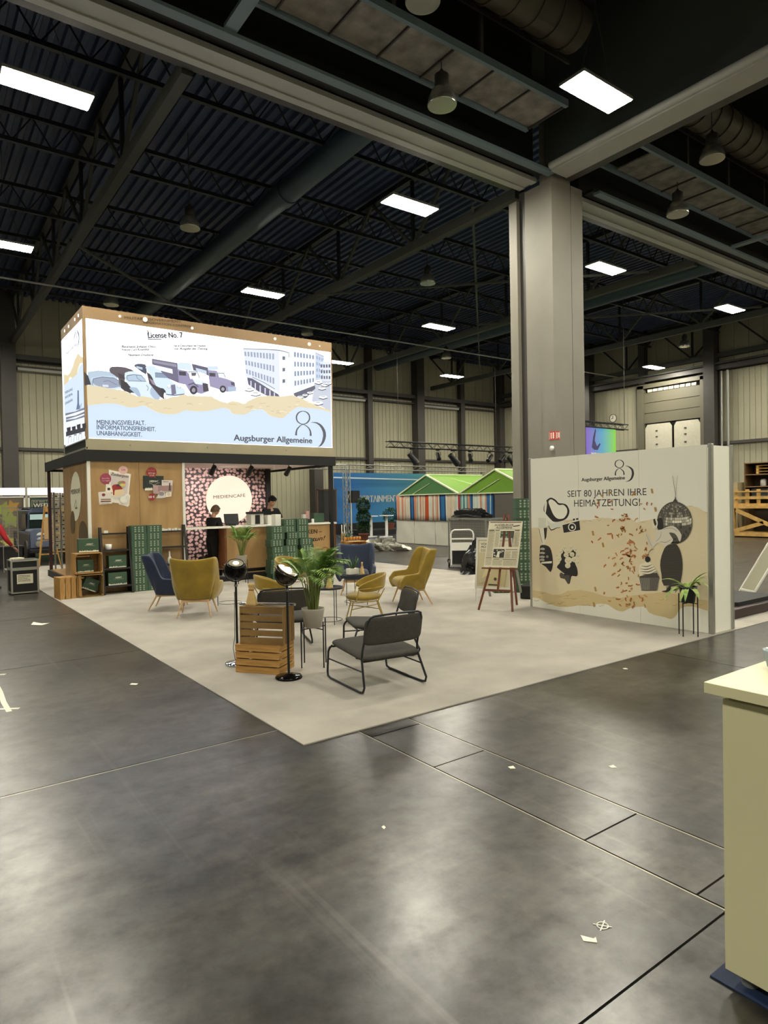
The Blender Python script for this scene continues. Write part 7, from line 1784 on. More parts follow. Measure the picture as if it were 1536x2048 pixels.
# newspaper racks on the booth's rear corner
for i, (x, y) in enumerate(((3.27, 19.6), (3.55, 20.3), (3.78, 20.6))):
    t = thing('newspaper_rack', ('dark red newspaper rack post right at the booth corner', 'newspaper rack strip behind the booth corner, middle one', 'newspaper rack strip nearest the oak side wall')[i], 'rack', (x, y, .012), group='newspaper racks')
    obj('post', MB().box(-.02, .02, -.02, .02, 0, 2.2), M_aludull, t)
    for k in range(7):
        obj('paper_sheet', MB().box(-.15, -.04, -.05, -.035, .62+k*.23, .82+k*.23), M_paper, t)
        q = Print(lambda u, v, dd: (u, -.05-dd, v)); q.lines(-.145, .81+k*.23, -.05, .64+k*.23, 6, '8a8570'); q.rect(-.14, .7+k*.23, -.09, .75+k*.23, ('4a4a4a', '7a4a3a', '3f4f6a')[k % 3]); q.build('sheet_print', t)

# ---------------------------------------------------------------- trade fair wall at the far left
fw = thing('fair_wall', 'row of lit white headers and large posters before the back wall at the left', 'display wall', (0, 0, 0))
M_header = mat('lit_header', 'f6eef2', emit=1.0)
for a, b in ((-2.2, .3), (.34, 3.95), (4.05, 7.6)):
    obj('header', MB().box(a, b, 29.9, 30.1, 2.33, 2.62), M_header, fw)
    obj('frame', MB().box(a, b, 29.92, 30.0, 2.22, 2.28).box(b-.06, b, 29.92, 30.0, 0, 2.3).box(a, a+.06, 29.92, 30.0, 0, 2.3), M_white, fw)
M_leafp = mat('autumn_leaf_poster', '5b4a3c', .6, c2='7d7060', scale=1.2)
obj('leaf_poster', MB().box(.40, 3.89, 29.97, 30.0, 0, 2.22), M_leafp, fw)
obj('green_poster', MB().box(4.11, 7.5, 29.97, 30.0, 0, 2.22), mat('dark_green_poster', '27402c', .6, c2='4a5a44', scale=1.5), fw)
p = Print(fr_front(29.965))
rr = random.Random(4)
for k in range(16):
    u, v, s, a = rr.uniform(.6, 3.7), rr.uniform(.3, 2.1), rr.uniform(.18, .42), rr.uniform(0, 6.3)
    q = [(u+s*math.cos(a+i*PI/5)*(1 if i % 2 == 0 else .5), v+s*math.sin(a+i*PI/5)*(1 if i % 2 == 0 else .5)) for i in range(10)]
    p.poly([(min(3.85, max(.42, x)), min(2.2, max(.05, y))) for x, y in q], ('a7a352', 'c4bb62', '6a5a4a', 'b08a3f', '8f9a4a')[k % 5])
p.rect(4.5, 2.15, 5.9, 2.2, '2c3038'); p.stroke([(4.19, 1.2, .02), (4.19, 2.11, .02), (5.6, 2.11, .02)], 'dedccf'); p.text('DA WIR HIER IN DER', 4.24, 2.02, 5.4, 2.02, .06, 'dedccf', 0, .02)
p.text('WEITER', 4.24, 1.80, 5.10, 1.80, .19, 'e9e7dc', 0, .03); p.text('GEHT', 4.6, 1.56, 5.1, 1.56, .18, 'e9e7dc', 0, .03)
p.build('poster_print', fw)

# ---------------------------------------------------------------- dark blue off-road car
cr = thing('off_road_car', 'dark blue off-road car with a grey-blue bonnet facing the camera at the far left', 'car', (4.14, 24.1, 0), 0)
M_carb = mat('dark_blue_paint', '1c2a45', .3); M_bonnet = mat('grey_blue_bonnet', '566078', .4); M_carblk = mat('car_black', '101114', .5); M_glass = mat('dark_car_glass', '1a2420', .08, spec=.8)
def rounded(w, z0, z1, r, n=4):
    q = [(-w, z0), (w, z0)]
    for i in range(n+1): a = i*PI/2/n; q.append((w-r+r*math.cos(a), z1-r+r*math.sin(a)))
    for i in range(n+1): a = PI/2+i*PI/2/n; q.append((-w+r+r*math.cos(a), z1-r+r*math.sin(a)))
    return q
obj('lower_body', MB().prism([(x, -.1, z) for x, z in rounded(.88, .45, 1.0, .1)], (0, 3.9, 0)), M_carb, cr, bevel=.03)
obj('bonnet', MB().prism([(-.86, -.14, .50), (.86, -.14, .50), (.86, -.14, 1.04), (.76, -.14, 1.10), (-.76, -.14, 1.10), (-.86, -.14, 1.04)], (0, 1.2, 0)), M_bonnet, cr, bevel=.03)
obj('cabin', MB().prism([(.0-.78, 1.0, 1.05), (.78, 1.0, 1.05), (.74, 1.15, 1.72), (.6, 1.2, 1.79), (-.6, 1.2, 1.79), (-.74, 1.15, 1.72)], (0, 2.7, 0)), M_carb, cr, bevel=.03)
obj('windscreen', MB().prism([(-.74, .99, 1.12), (.74, .99, 1.12), (.68, 1.12, 1.64), (-.68, 1.12, 1.64)], (0, .02, 0)), M_glass, cr)
obj('sun_strip', MB().prism([(-.70, 1.07, 1.40), (.1, 1.07, 1.40), (.08, 1.10, 1.58), (-.69, 1.10, 1.58)], (0, -.05, 0)), mat('pale_blue_strip', 'a9c6cc', .5), cr)
obj('grille', MB().box(-.5, .5, -.18, -.14, .35, .52), M_carblk, cr); obj('bumper', MB().box(-.9, .9, -.3, -.12, .33, .45), M_carblk, cr, bevel=.02)
for sx in (-1, 1):
    obj('headlight', MB().cyl((sx*.62, -.1, .62), (sx*.62, -.2, .62), .10, n=16), M_alu, cr)
    for y in (.55, 3.0): obj('wheel', MB().cyl((sx*.68, y, .36), (sx*.92, y, .36), .36, n=24), M_carblk, cr)
obj('side_window', MB().box(-.80, -.76, 1.25, 2.2, 1.12, 1.6), M_glass, cr)
obj('roof_rack', MB().box(-.7, .7, 1.3, 3.6, 1.80, 1.83), M_carblk, cr)
p = Print(lambda u, v, dd: (u, -.142-dd, v)); p.disc(-.56, .90, .12, .10, 'dfe3e6'); p.poly([(-.70, .90), (-.44, .92), (-.46, .84), (-.68, .83)], '566078'); p.poly([(-.68, .80), (-.50, .82), (-.52, .77), (-.66, .76)], 'b0b6c4'); p.rect(.2, .62, .42, .65, 'b0b6c4'); p.build('sticker', cr)
# grid display panel before it
t = thing('grid_panel', 'wire grid display panel left of the dark blue car', 'display panel', (2.22, 21.2, 0)); t.scale = (.6, 1, 1); m = MB()
for i in range(9): m.beam((i*.075, 0, .8), (i*.075, 0, 1.80), .007, .007)
for i in range(14): m.beam((0, 0, .82+i*.075), (.6, 0, .82+i*.075), .007, .007)
obj('wire_grid', m, M_aludull, t, kind='stuff')
obj('frame', MB().beam((0, 0, 0), (0, 0, 1.82), .03, .03).beam((.62, 0, 0), (.62, 0, 1.82), .03, .03).beam((0, 0, 1.82), (.62, 0, 1.82), .03, .03).beam((.25, 0, .8), (.25, 0, 1.36), .03, .03).beam((0, 0, 1.38), (.62, 0, 1.38), .02, .03), M_aludull, t)
obj('black_table', MB().box(1.2, 2.9, 22.4, 23.1, .62, .66).box(1.25, 2.85, 22.45, 23.05, .0, .62), M_carblk, None, 'black draped table below the wire grid panel', 'table')

# ---------------------------------------------------------------- counter top things
def cbox_(x, y, z, w, d, h, label, mt, rz=0, group=None, name='box', cat='box'):
    return obj(name, MB().box(-w/2, w/2, -d/2, d/2, 0, h), mt, None, label, cat, group, loc=(x, y, z), rz=rz, bevel=.003)
zt = 1.286
t = thing('till_screen', 'dark till screen on the left part of the coffee counter', 'screen', (6.33, 14.85, zt), -.2)
obj('stand', MB().cbox((0, 0, .02), (.18, .16, .04)).beam((0, .03, .03), (0, .05, .15), .05, .03), M_plastic, t); obj('display', MB().beam((0, .0, .04), (0, .09, .28), .34, .025, up=(0, -1, 0)), mat('screen_back', '25272a', .4), t)
t = thing('coffee_machine', 'steel and black coffee machine on the coffee counter', 'coffee machine', (6.95, 14.86, zt))
obj('body', MB().box(-.17, .17, -.12, .16, .0, .27), M_white, t, bevel=.01); obj('top', MB().box(-.18, .18, -.16, .16, .27, .32), M_plastic, t); obj('front_panel', MB().box(-.06, .06, -.135, -.12, .02, .24), M_plastic, t); obj('side_panel', MB().box(.09, .15, -.13, -.12, .05, .24), M_white, t)
t = thing('napkin_box', 'pale box with a dark slot on the coffee counter before the barista', 'box', (7.35, 14.78, zt))
obj('body', MB().box(-.16, .16, -.12, .12, 0, .23), M_white, t, bevel=.008); obj('slot', MB().box(-.015, .015, -.124, -.118, .06, .15), M_plastic, t)
cbox_(7.12, 14.9, zt, .12, .12, .14, 'small white box between coffee machine and napkin box', M_white)
cbox_(8.66, 14.80, zt, .30, .22, .24, 'green gift carton on the right end of the coffee counter', M_green)
for i, (x, h, c) in enumerate(((8.30, .22, 'white'), (8.42, .30, 'pink'), (8.98, .22, 'white'))):
    cbox_(x, 14.86+.05*i, zt, .10, .08, h, ('white paper bag behind the green cartons on the counter', 'pink gift bag standing tall behind the green cartons', 'white standing card at the right end of the counter')[i], flat({'white': 'dcd9d0', 'pink': 'd8a9a6'}[c]), .2, name='gift_bag', cat='bag')
for i in range(4):
    obj('sugar_jar', MB().lathe([(.03, 0), (.035, .02), (.035, .09), (.03, .10), (.001, .105)], 14), (M_whiteg, M_plastic)[i == 2], None, 'small jar on the counter behind the green cartons, %s from the left' % ('first', 'second', 'third', 'fourth')[i], 'jar', loc=(8.12+i*.11, 14.66, zt))
t = thing('chalkboard', 'black chalkboard in a thin wooden frame at the right end of the counter', 'board', (8.98, 14.82, zt), 0)
obj('slate', MB().box(-.27, .27, -.01, .01, .02, .84), mat('slate', '1c1d1d', .7), t); obj('frame', MB().box(-.30, -.27, -.015, .015, 0, .86).box(.27, .30, -.015, .015, 0, .86).box(-.3, .3, -.015, .015, .84, .87).box(-.3, .3, -.015, .015, 0, .02), mat('dark_wood_frame', '5b4030', .5), t)
# crate right of the counter with jars and candles
cF = make_crate(.55, .36, .38, M_crate, 'wooden crate lying open to the front right of the coffee counter', bottom=4); place(cF, T((9.33, 14.3, .42+.19)) @ RX_(PI/2))
cG = make_crate(.58, .38, .40, M_crated, 'dark wooden crate under the crate with jars, right of the counter'); place(cG, T((9.33, 14.32, .012+.205)) @ RX_(PI/2))
for i in range(6): obj('jar', MB().lathe([(.03, 0), (.04, .02), (.04, .07), (.03, .085)], 14), mat('honey_jar', 'b07a35', .25) if i == 0 else bpy.data.materials['honey_jar'], None, 'honey-coloured jar on the crate right of the counter, %s from the left' % ORD[i].replace('lowest', 'first'), 'jar', 'honey jars', loc=(9.16+i*.09, 14.25, .81))
for i, x in enumerate((9.02, 9.10)):
    t = thing('candlestick', ('left tall white candle beside the honey jars', 'right tall white candle beside the honey jars')[i], 'candle', (x, 14.18, .80), group='tall candles')
    obj('holder', MB().lathe([(.035, 0), (.04, .01), (.012, .03), (.015, .12), (.02, .2)], 14), M_crate, t); obj('candle', MB().cyl((0, 0, .2), (0, 0, .42), .013, n=10), M_whiteg, t)

# ---------------------------------------------------------------- people
def skin_mesh(name, joints, edges, mt, parent=None, sub=2, **k):
    bm = bmesh.new(); L = bm.verts.layers.skin.verify(); V = {}
    for n, (p, r) in joints.items():
        v = bm.verts.new(p); V[n] = v; v[L].radius = (r, r) if not isinstance(r, tuple) else r
        v[L].use_root = (n == list(joints)[0])
    for a, b in edges: bm.edges.new((V[a], V[b]))
    me = bpy.data.meshes.new(name); bm.to_mesh(me); bm.free(); me.materials.append(mt)
    o = bpy.data.objects.new(name, me); COL.objects.link(o)
    if parent is not None: o.parent = parent
    s = o.modifiers.new('skin', 'SKIN'); s.use_smooth_shade = True
    u = o.modifiers.new('smooth', 'SUBSURF'); u.levels = sub; u.render_levels = sub
    tag(o, **k); return o
M_skin = mat('skin', 'c79a80', .55); M_cloth = mat('black_cloth', '141417', .9); M_trou = mat('black_trousers', '101012', .9); M_red = mat('red_jacket', 'b5202c', .8); M_navy = mat('navy_vest', '10151c', .8)
def arm(J, E, s, sh, el, wr, hd, r=(.055, .043, .03)):
    J['sh'+s] = (sh, r[0]); J['el'+s] = (el, r[1]); J['wr'+s] = (wr, r[2]); E += [('chest', 'sh'+s), ('sh'+s, 'el'+s), ('el'+s, 'wr'+s)]
def fingers(m_root, wr, hd, side):
    """palm and five separate fingers in the hand's own frame, appended to joints"""
    J = {}; E = []
    w = Vector(wr); d = (Vector(hd)-w).normalized(); sd = d.cross(Vector((0, 0, 1))).normalized()*side; dn = Vector((0, 0, -1))
    J['w'] = (w, (.024, .016)); J['p'] = (w+d*.055, (.034, .014)); E.append(('w', 'p'))
    for i, (o, l) in enumerate(((-.030, .062), (-.010, .074), (.012, .070), (.031, .055))):
        a = w+d*.085+sd*o; b = a+d*l*.5+dn*.008; c = b+d*l*.4+dn*.02
        J['f%d' % i] = (a, .0095); J['g%d' % i] = (b, .009); J['h%d' % i] = (c, .0075); E += [('p', 'f%d' % i), ('f%d' % i, 'g%d' % i), ('g%d' % i, 'h%d' % i)]
    a = w+d*.03-sd*.035; b = a+d*.03-sd*.02+dn*.01
    J['t0'] = (a, .012); J['t1'] = (b, .009); E += [('w', 't0'), ('t0', 't1')]
    return J, E
def head(parent, c, s, hair, hairlen=.0, tilt=(0, 0, 0), cap=False):
    h = obj('head', MB().ball((0, 0, 0), .098*s, 20, 14, sc=(.80, .98, 1.18)).ball((0, -.098*s, -.012*s), .014*s, 8, 6, sc=(.8, 1.2, 1.4)).ball((-.078*s, 0, -.005), .02*s, 8, 6, sc=(.4, .8, 1.3)).ball((.078*s, 0, -.005), .02*s, 8, 6, sc=(.4, .8, 1.3)).cyl((0, .015, -.09*s), (0, .03, -.19*s), .05*s, .055*s, 14), M_skin, parent)
    h.location = c; h.rotation_euler = tilt
    obj('eyes', MB().ball((-.032*s, -.085*s, .012*s), .010*s, 8, 6).ball((.032*s, -.085*s, .012*s), .010*s, 8, 6).beam((-.05*s, -.088*s, .034*s), (-.015*s, -.094*s, .036*s), .008, .006).beam((.05*s, -.088*s, .034*s), (.015*s, -.094*s, .036*s), .008, .006), flat('2a2019'), h)
    obj('mouth', MB().ball((0, -.088*s, -.052*s), .018*s, 8, 6, sc=(1.3, .4, .35)), flat('9c5a52'), h)
    m = MB()
    def hr(u, v):
        a = u*2*PI; ph = v*(PI*.60)
        r = .108*s; x = math.sin(ph)*math.cos(a); y = math.sin(ph)*math.sin(a); z = math.cos(ph)
        if y < -.25: z = max(z, .42)
        return (x*r*.88, y*r*1.02+.008, z*r*1.16+(.012)-hairlen*max(0, y)*v)
    obj('hair', m.grid(hr, 24, 12), hair, h, solid=.012, off=1)
    if cap: obj('cap', MB().ball((0, .0, .055*s), .098*s, 18, 10, sc=(.9, 1.02, .75)).cyl((0, 0, .055*s), (0, 0, .075*s), .1*s, n=20), M_cloth, h)
    return h
def person(name_label, loc, rz, pose, top_mat, hair, **k):
    t = thing('person', name_label, 'person', loc, rz)
    J = {'pelvis': ((0, 0, .93), (.16, .11)), 'waist': ((0, pose.get('lw', 0)*.4, 1.08), (.135, .10)), 'chest': ((0, pose.get('lw', 0), 1.32), (.165, .11)), 'neck': ((0, pose.get('lw', 0)*1.2+.0, 1.47), .052)}
    E = [('pelvis', 'waist'), ('waist', 'chest'), ('chest', 'neck')]
    for s, d in (('l', -1), ('r', 1)):
        A = pose['arm'+s]; arm(J, E, s, (d*.185, pose.get('lw', 0), 1.40), A[0], A[1], A[2])
        f = pose.get('feet', .10)
        J['hip'+s] = ((d*.09, 0, .86), .095); J['kn'+s] = ((d*(f), -.02, .48), .062); J['an'+s] = ((d*(f+.01), .02, .09), .042); J['toe'+s] = ((d*(f+.02), -.13, .035), .035)
        E += [('pelvis', 'hip'+s), ('hip'+s, 'kn'+s), ('kn'+s, 'an'+s), ('an'+s, 'toe'+s)]
    skin_mesh('body', {n: (p_, (tuple(x*.8 for x in r_) if isinstance(r_, tuple) else r_*(.8 if n[:2] in ('sh', 'hi', 'kn') else 1))) for n, (p_, r_) in J.items()}, E, M_skin, t)
    up = {n: (J[n][0], tuple(x*1.12+.008 for x in (J[n][1] if isinstance(J[n][1], tuple) else (J[n][1],)*2))) for n in ('pelvis', 'waist', 'chest', 'shl', 'ell', 'shr', 'elr')}
    up['shl'] = (J['shl'][0], .078); up['shr'] = (J['shr'][0], .078); up['neck'] = (tuple(Vector(J['neck'][0])-Vector((0, 0, .035))), .072)
    Eu = [('chest', 'neck'), ('pelvis', 'waist'), ('waist', 'chest'), ('chest', 'shl'), ('shl', 'ell'), ('chest', 'shr'), ('shr', 'elr')]
    if k.get('long'):
        for s in 'lr': up['wr'+s] = (tuple(Vector(J['el'+s][0]).lerp(Vector(J['wr'+s][0]), .85)), .036); Eu.append(('el'+s, 'wr'+s))
    skin_mesh('shirt', up, Eu, top_mat, t)
    lo = {n: (J[n][0], tuple(x*1.1+.008 for x in (J[n][1] if isinstance(J[n][1], tuple) else (J[n][1],)*2))) for n in ('waist', 'pelvis', 'hipl', 'knl', 'anl', 'hipr', 'knr', 'anr')}
    skin_mesh('trousers', lo, [('waist', 'pelvis'), ('pelvis', 'hipl'), ('hipl', 'knl'), ('knl', 'anl'), ('pelvis', 'hipr'), ('hipr', 'knr'), ('knr', 'anr')], M_trou, t)
    for s, d in (('l', -1), ('r', 1)):
        tj = J['toe'+s][0]; obj('shoe', MB().ball((tj[0], tj[1]+.07, .045), .05, 12, 8, sc=(.95, 2.5, .9)), M_plastic, t)
        Jf, Ef = fingers(None, J['wr'+s][0], pose['arm'+s][2], d)
        skin_mesh('hand', Jf, Ef, M_skin, t, 1)
    hc = (pose.get('hx', 0), pose.get('lw', 0)*1.5+pose.get('hy', 0), 1.64)
    head(t, hc, 1.12, hair, pose.get('hair', 0), pose.get('tilt', (0, 0, 0)), k.get('cap', False))
    if k.get('extra'): k['extra'](t)
    return t
M_hairbr = mat('grey_brown_hair', '5e4a38', .7); M_haird = mat('dark_hair', '1c1614', .7)
pz = Z0+.015
def necklace(t): obj('necklace', MB().tube([(.07*math.cos(a*PI/8), -.075-.05*abs(math.sin(a*PI/8))*(a > 8), 1.455-.05*(a > 8)*abs(math.sin(a*PI/8))) for a in range(16)], .006, 5, closed=True), flat('d8d4c8'), t)
b1 = person('barista in black shirt and black cap standing behind the coffee counter, looking down', (7.68, 15.55, pz), .1,
       {'lw': -.05, 'arml': ((-.25, -.14, 1.17), (-.08, -.34, 1.12), (.02, -.36, 1.11)), 'armr': ((.27, -.12, 1.17), (.10, -.33, 1.12), (.0, -.36, 1.10)), 'tilt': (.35, 0, .1), 'hy': -.04}, M_cloth, M_haird, cap=True, extra=necklace)
b1.scale = (1.05, 1.05, 1.02)
b2 = person('woman in black with short brown hair at the counter flap, turned to the right', (5.88, 14.9-.9+.98, pz), PI/2+.35,
       {'lw': -.07, 'arml': ((-.24, -.10, 1.16), (-.16, -.33, 1.14), (-.12, -.42, 1.13)), 'armr': ((.24, -.10, 1.16), (.16, -.33, 1.14), (.1, -.42, 1.13)), 'tilt': (.3, 0, 0), 'hy': -.03, 'hair': .05, 'feet': .08}, M_cloth, M_hairbr, long=True)
b2.scale = (.94, .94, .90)
b3 = person('person in a red jacket with dark vest cut by the left picture edge', (1.50, 16.75, 0), 2.6,
       {'lw': -.05, 'arml': ((-.33, -.02, 1.12), (-.42, -.16, .93), (-.46, -.24, .85)), 'armr': ((.24, .0, 1.12), (.24, -.1, .88), (.24, -.14, .78)), 'hair': .03}, M_red, M_haird, long=True,
       extra=lambda t: skin_mesh('vest', {'pelvis': ((0, 0, .95), (.2, .145)), 'waist': ((0, -.02, 1.1), (.18, .14)), 'chest': ((0, -.05, 1.3), (.185, .15)), 'top': ((0, -.05, 1.42), (.12, .09))}, [('pelvis', 'waist'), ('waist', 'chest'), ('chest', 'top')], M_navy, t))

# ---------------------------------------------------------------- far middle: beach-look booth with towels
bt = thing('towel_booth', 'market booth with green gable roofs, striped towels and white side sheets', 'booth', (0, 0, 0))
XB = 17.1
M_sheet = mat('white_sheet', 'd9d6c8', .6, var=.05, scale=1.2, bump=.6, bscale=2.5)
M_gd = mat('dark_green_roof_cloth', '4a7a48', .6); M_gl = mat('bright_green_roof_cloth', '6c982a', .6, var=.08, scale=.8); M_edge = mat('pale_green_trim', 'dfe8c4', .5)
for i, (a, b) in enumerate(((22.50, 21.28), (21.26, 19.94), (19.92, 18.62), (18.60, 17.3), (17.28, 15.9), (15.88, 14.6))):
    def ff(u, v, a=a, b=b): return (XB+.02*math.sin(u*9+v*5+a)*math.sin(v*PI), a+(b-a)*u, .02+.98*v)
    obj('white_sheet', MB().grid(ff, 10, 6), M_sheet, bt)
obj('steel_frame', MB().box(XB+.02, XB+.05, 14.6, 22.5, .0, .04).box(XB+.02, XB+.05, 14.6, 22.5, .98, 1.02), M_aludull, bt)
for y in (22.5, 21.27, 19.93, 18.61, 17.29, 15.89, 14.6): obj('steel_frame', MB().box(XB+.0, XB+.05, y-.02, y+.02, 0, 2.1), M_aludull, bt)
obj('side_sheet', MB().box(XB, XB+3.2, 22.5, 22.53, 0, 2.0).box(XB+3.0, XB+3.03, 14.6, 22.5, 0, 2.0), mat('booth_back_blue', '2a4a86', .6), bt)
tw = []
cols = {'o': 'c9562a', 's': 'd28a6a', 'w': 'dcd9cb', 'n': '1f3a66', 'b': '2f6fa5', 'p': 'd9b295', 't': '5b8e8a', 'l': 'b9cfc9', 'r': 'b0303a', 'c': 'd9c9ae', 'g': 'a5b0a0'}
seq = [('nw', 1), ('spwswp', 7), ('wcww', 3), ('nbbbn', 3), ('spgwsw', 6), ('pwooow', 5), ('wwswpsw', 7), ('nbbbbn', 4), ('wccccw', 5), ('clw', 3), ('rtltlt', 6), ('sbnlwl', 6), ('wslws', 5), ('bblbn', 4)]
y = 22.42; tot = sum(w for _, w in seq); span = 22.42-16.62
for i, (s, w_) in enumerate(seq):
    wd = span*w_/tot
    t = thing('striped_towel', 'striped towel hanging on the booth, %s' % ('leftmost, navy edge', 'second, salmon and white stripes', 'third, white', 'fourth, navy and blue', 'fifth, pink and grey stripes', 'sixth, broad orange middle', 'seventh, thin rust stripes', 'eighth, deep blue', 'ninth, pale beige', 'tenth, narrow pale green', 'eleventh, red and teal stripes', 'twelfth, salmon and blue', 'thirteenth, salmon line on pale', 'rightmost, blue and white')[i], 'towel', (XB-.06, y, 1.0), group='striped towels')
    n = len(s)
    for j, ch in enumerate(s):
        a, b = -wd*j/n, -wd*(j+1)/n
        obj('stripe', MB().grid(lambda u, v: (-.015*math.sin((a+(b-a)*u)*22+v*1.5)-.0, a+(b-a)*u, 1.02*v+.006*math.sin(a*9)), 3, 4), flat(cols[ch], 0, .9), t, solid=.012)
    y -= wd
def gable(y0, y1, ze, za, mfront, mslope, ridge=3.0):
    ym = (y0+y1)/2
    obj('gable_cloth', MB().prism([(XB-.1, y0, ze), (XB-.1, y1, ze), (XB-.1, ym, za)], (.02, 0, 0)), mfront, bt)
    obj('roof_slope', MB().add([(XB-.08, y1, ze), (XB+ridge, y1, ze), (XB+ridge, ym, za), (XB-.08, ym, za)], [(0,1,2,3)]), mslope, bt, solid=.02)
    obj('roof_slope', MB().add([(XB-.08, y0, ze), (XB+ridge, y0, ze), (XB+ridge, ym, za), (XB-.08, ym, za)], [(3,2,1,0)]), mslope, bt, solid=.02)
    obj('roof_trim', MB().beam((XB-.12, y0, ze), (XB-.12, ym, za), .05, .07, up=(1,0,0)).beam((XB-.12, y1, ze), (XB-.12, ym, za), .05, .07, up=(1,0,0)).beam((XB-.1, ym, za+.02), (XB+ridge, ym, za+.02), .05, .05).beam((XB-.12, y0, ze), (XB-.12, y1, ze), .04, .05, up=(1,0,0)), M_edge, bt)
    obj('roof_seam', MB().beam((XB-.115, ym-.2, za-.35), (XB-.115, y0-.9 if 0 else ym+.9, ze+.02), .02, .03, up=(1,0,0)), M_edge, bt)
    obj('roof_seam', MB().beam((XB+.9, ym-.3, za-.14), (XB+2.0, y1+.3, ze+.17), .03, .03), M_edge, bt)
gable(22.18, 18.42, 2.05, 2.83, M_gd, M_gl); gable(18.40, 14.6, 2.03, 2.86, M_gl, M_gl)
obj('grey_panel', MB().box(XB-.1, XB-.05, 15.0, 16.55, .0, 2.02), mat('mid_grey_panel', '5f5a55', .6), bt)

# ---------------------------------------------------------------- stage banner, truss, lights
sb = thing('stage_banner', 'long blue to green banner reading ENTERTAINMENT before the back wall', 'banner', (0, 0, 0))
def grad_mat(name, c0, c1, x0, x1, axis='X', emit=0., c2=None):
    m = bpy.data.materials.new(name); m.use_nodes = True; nt = m.node_tree; b = nt.nodes['Principled BSDF']; L = nt.links.new
    g = nt.nodes.new('ShaderNodeTexCoord'); s = nt.nodes.new('ShaderNodeSeparateXYZ'); L(g.outputs['Object'], s.inputs[0])
    r = nt.nodes.new('ShaderNodeMapRange'); r.inputs[1].default_value = x0; r.inputs[2].default_value = x1; L(s.outputs[axis], r.inputs[0])
    c = nt.nodes.new('ShaderNodeValToRGB'); c.color_ramp.elements[0].color = (*lin(c0), 1); c.color_ramp.elements[1].color = (*lin(c1), 1)
    if c2: e = c.color_ramp.elements.new(.5); e.color = (*lin(c2), 1)
    L(r.outputs[0], c.inputs[0])
    if emit: L(c.outputs[0], b.inputs['Emission Color']); b.inputs['Emission Strength'].default_value = emit; b.inputs['Base Color'].default_value = (.02,.02,.02,1)
    else: L(c.outputs[0], b.inputs['Base Color'])
    b.inputs['Roughness'].default_value = .6; return m
obj('cloth', MB().box(19.0, 31.0, 31.0, 31.03, .6, 3.45), grad_mat('blue_green_print', '1f66a5', '5f9a3a', 20.5, 28.5, c2='3a7f9a'), sb)
obj('skirt', MB().box(18.6, 31, 30.9, 31.0, 0, .6), M_black, sb); obj('stage_deck', MB().box(19.7, 31, 28.8, 30.9, 0, .25), M_black, None, 'low black stage deck before the blue banner', 'stage')
p = Print(fr_front(30.995)); p.stroke([(19.25, 3.18, .07), (25.8, 3.07, .07)], 'cfe0e4'); p.text('ENTERTAINMENT', 20.5, 1.78, 23.66, 1.78, .38, 'e2e6e4', 0, .03); p.build('banner_print', sb)
def lattice(parent, a, b, w, mt, name='chord', r=.025, step=.45, flat_=False):
    a, b = Vector(a), Vector(b); d = (b-a); L = d.length; d.normalize()
    up = Vector((0, 0, 1)) if abs(d.z) < .9 else Vector((0, 1, 0)); s = d.cross(up).normalized(); u = s.cross(d)
    off = [s*w/2+u*w/2, s*-w/2+u*w/2, s*w/2-u*w/2, s*-w/2-u*w/2]
    for o in off: obj('chord', MB().cyl(a+o, b+o, r, n=8), mt, parent)
    m = MB(); n = int(L/step)
    for i in range(n):
        p0 = a+d*(L*i/n); p1 = a+d*(L*(i+1)/n)
        for j, k in ((0, 1), (1, 3), (3, 2), (2, 0)): m.cyl(p0+off[j if i % 2 else k], p1+off[k if i % 2 else j], r*.5, n=5, caps=False)
    tag(obj('lacing', m, mt, parent), kind='stuff')
tt = thing('truss_tower', 'aluminium lattice truss tower in front of the blue banner', 'truss', (0, 0, 0))
lattice(tt, (18.35, 28.3, 0), (18.35, 28.3, 3.65), .26, M_alu); lattice(tt, (18.35, 28.3, 3.60), (16.6, 29.0, 3.62), .22, M_alu)
t2 = thing('rear_truss', 'thin aluminium truss running above the blue banner', 'truss', (0, 0, 0)); lattice(t2, (18.6, 30.6, 3.75), (30.5, 30.6, 3.72), .26, M_aludull, step=.6)
for x in (18.9, 30.3): obj('support', MB().box(x-.06, x+.06, 30.54, 30.66, .251 if x > 19 else 0, 3.6), M_aludull, t2)
sp_ = thing('pa_speaker', 'black speaker on a white pole before the blue banner', 'speaker', (19.0, 28.9, 0))
obj('pole', MB().cyl((0, 0, 0), (0, 0, 2.4), .03, n=10), M_white, sp_); obj('cabinet', MB().box(-.05, .43, -.2, .2, 1.75, 2.40), M_plastic, sp_, bevel=.01)
lt = thing('lighting_truss', 'black lighting truss with spotlights high before the back wall', 'truss', (0, 0, 0)); lattice(lt, (19.3, 26, 4.62), (28.2, 26, 4.62), .28, M_blackm, step=.3)
for x in (20.0, 26.9): obj('hanging_wire', MB().cyl((x, 26, 4.7), (x, 26, 10.7), .012, n=5), M_steel, lt)
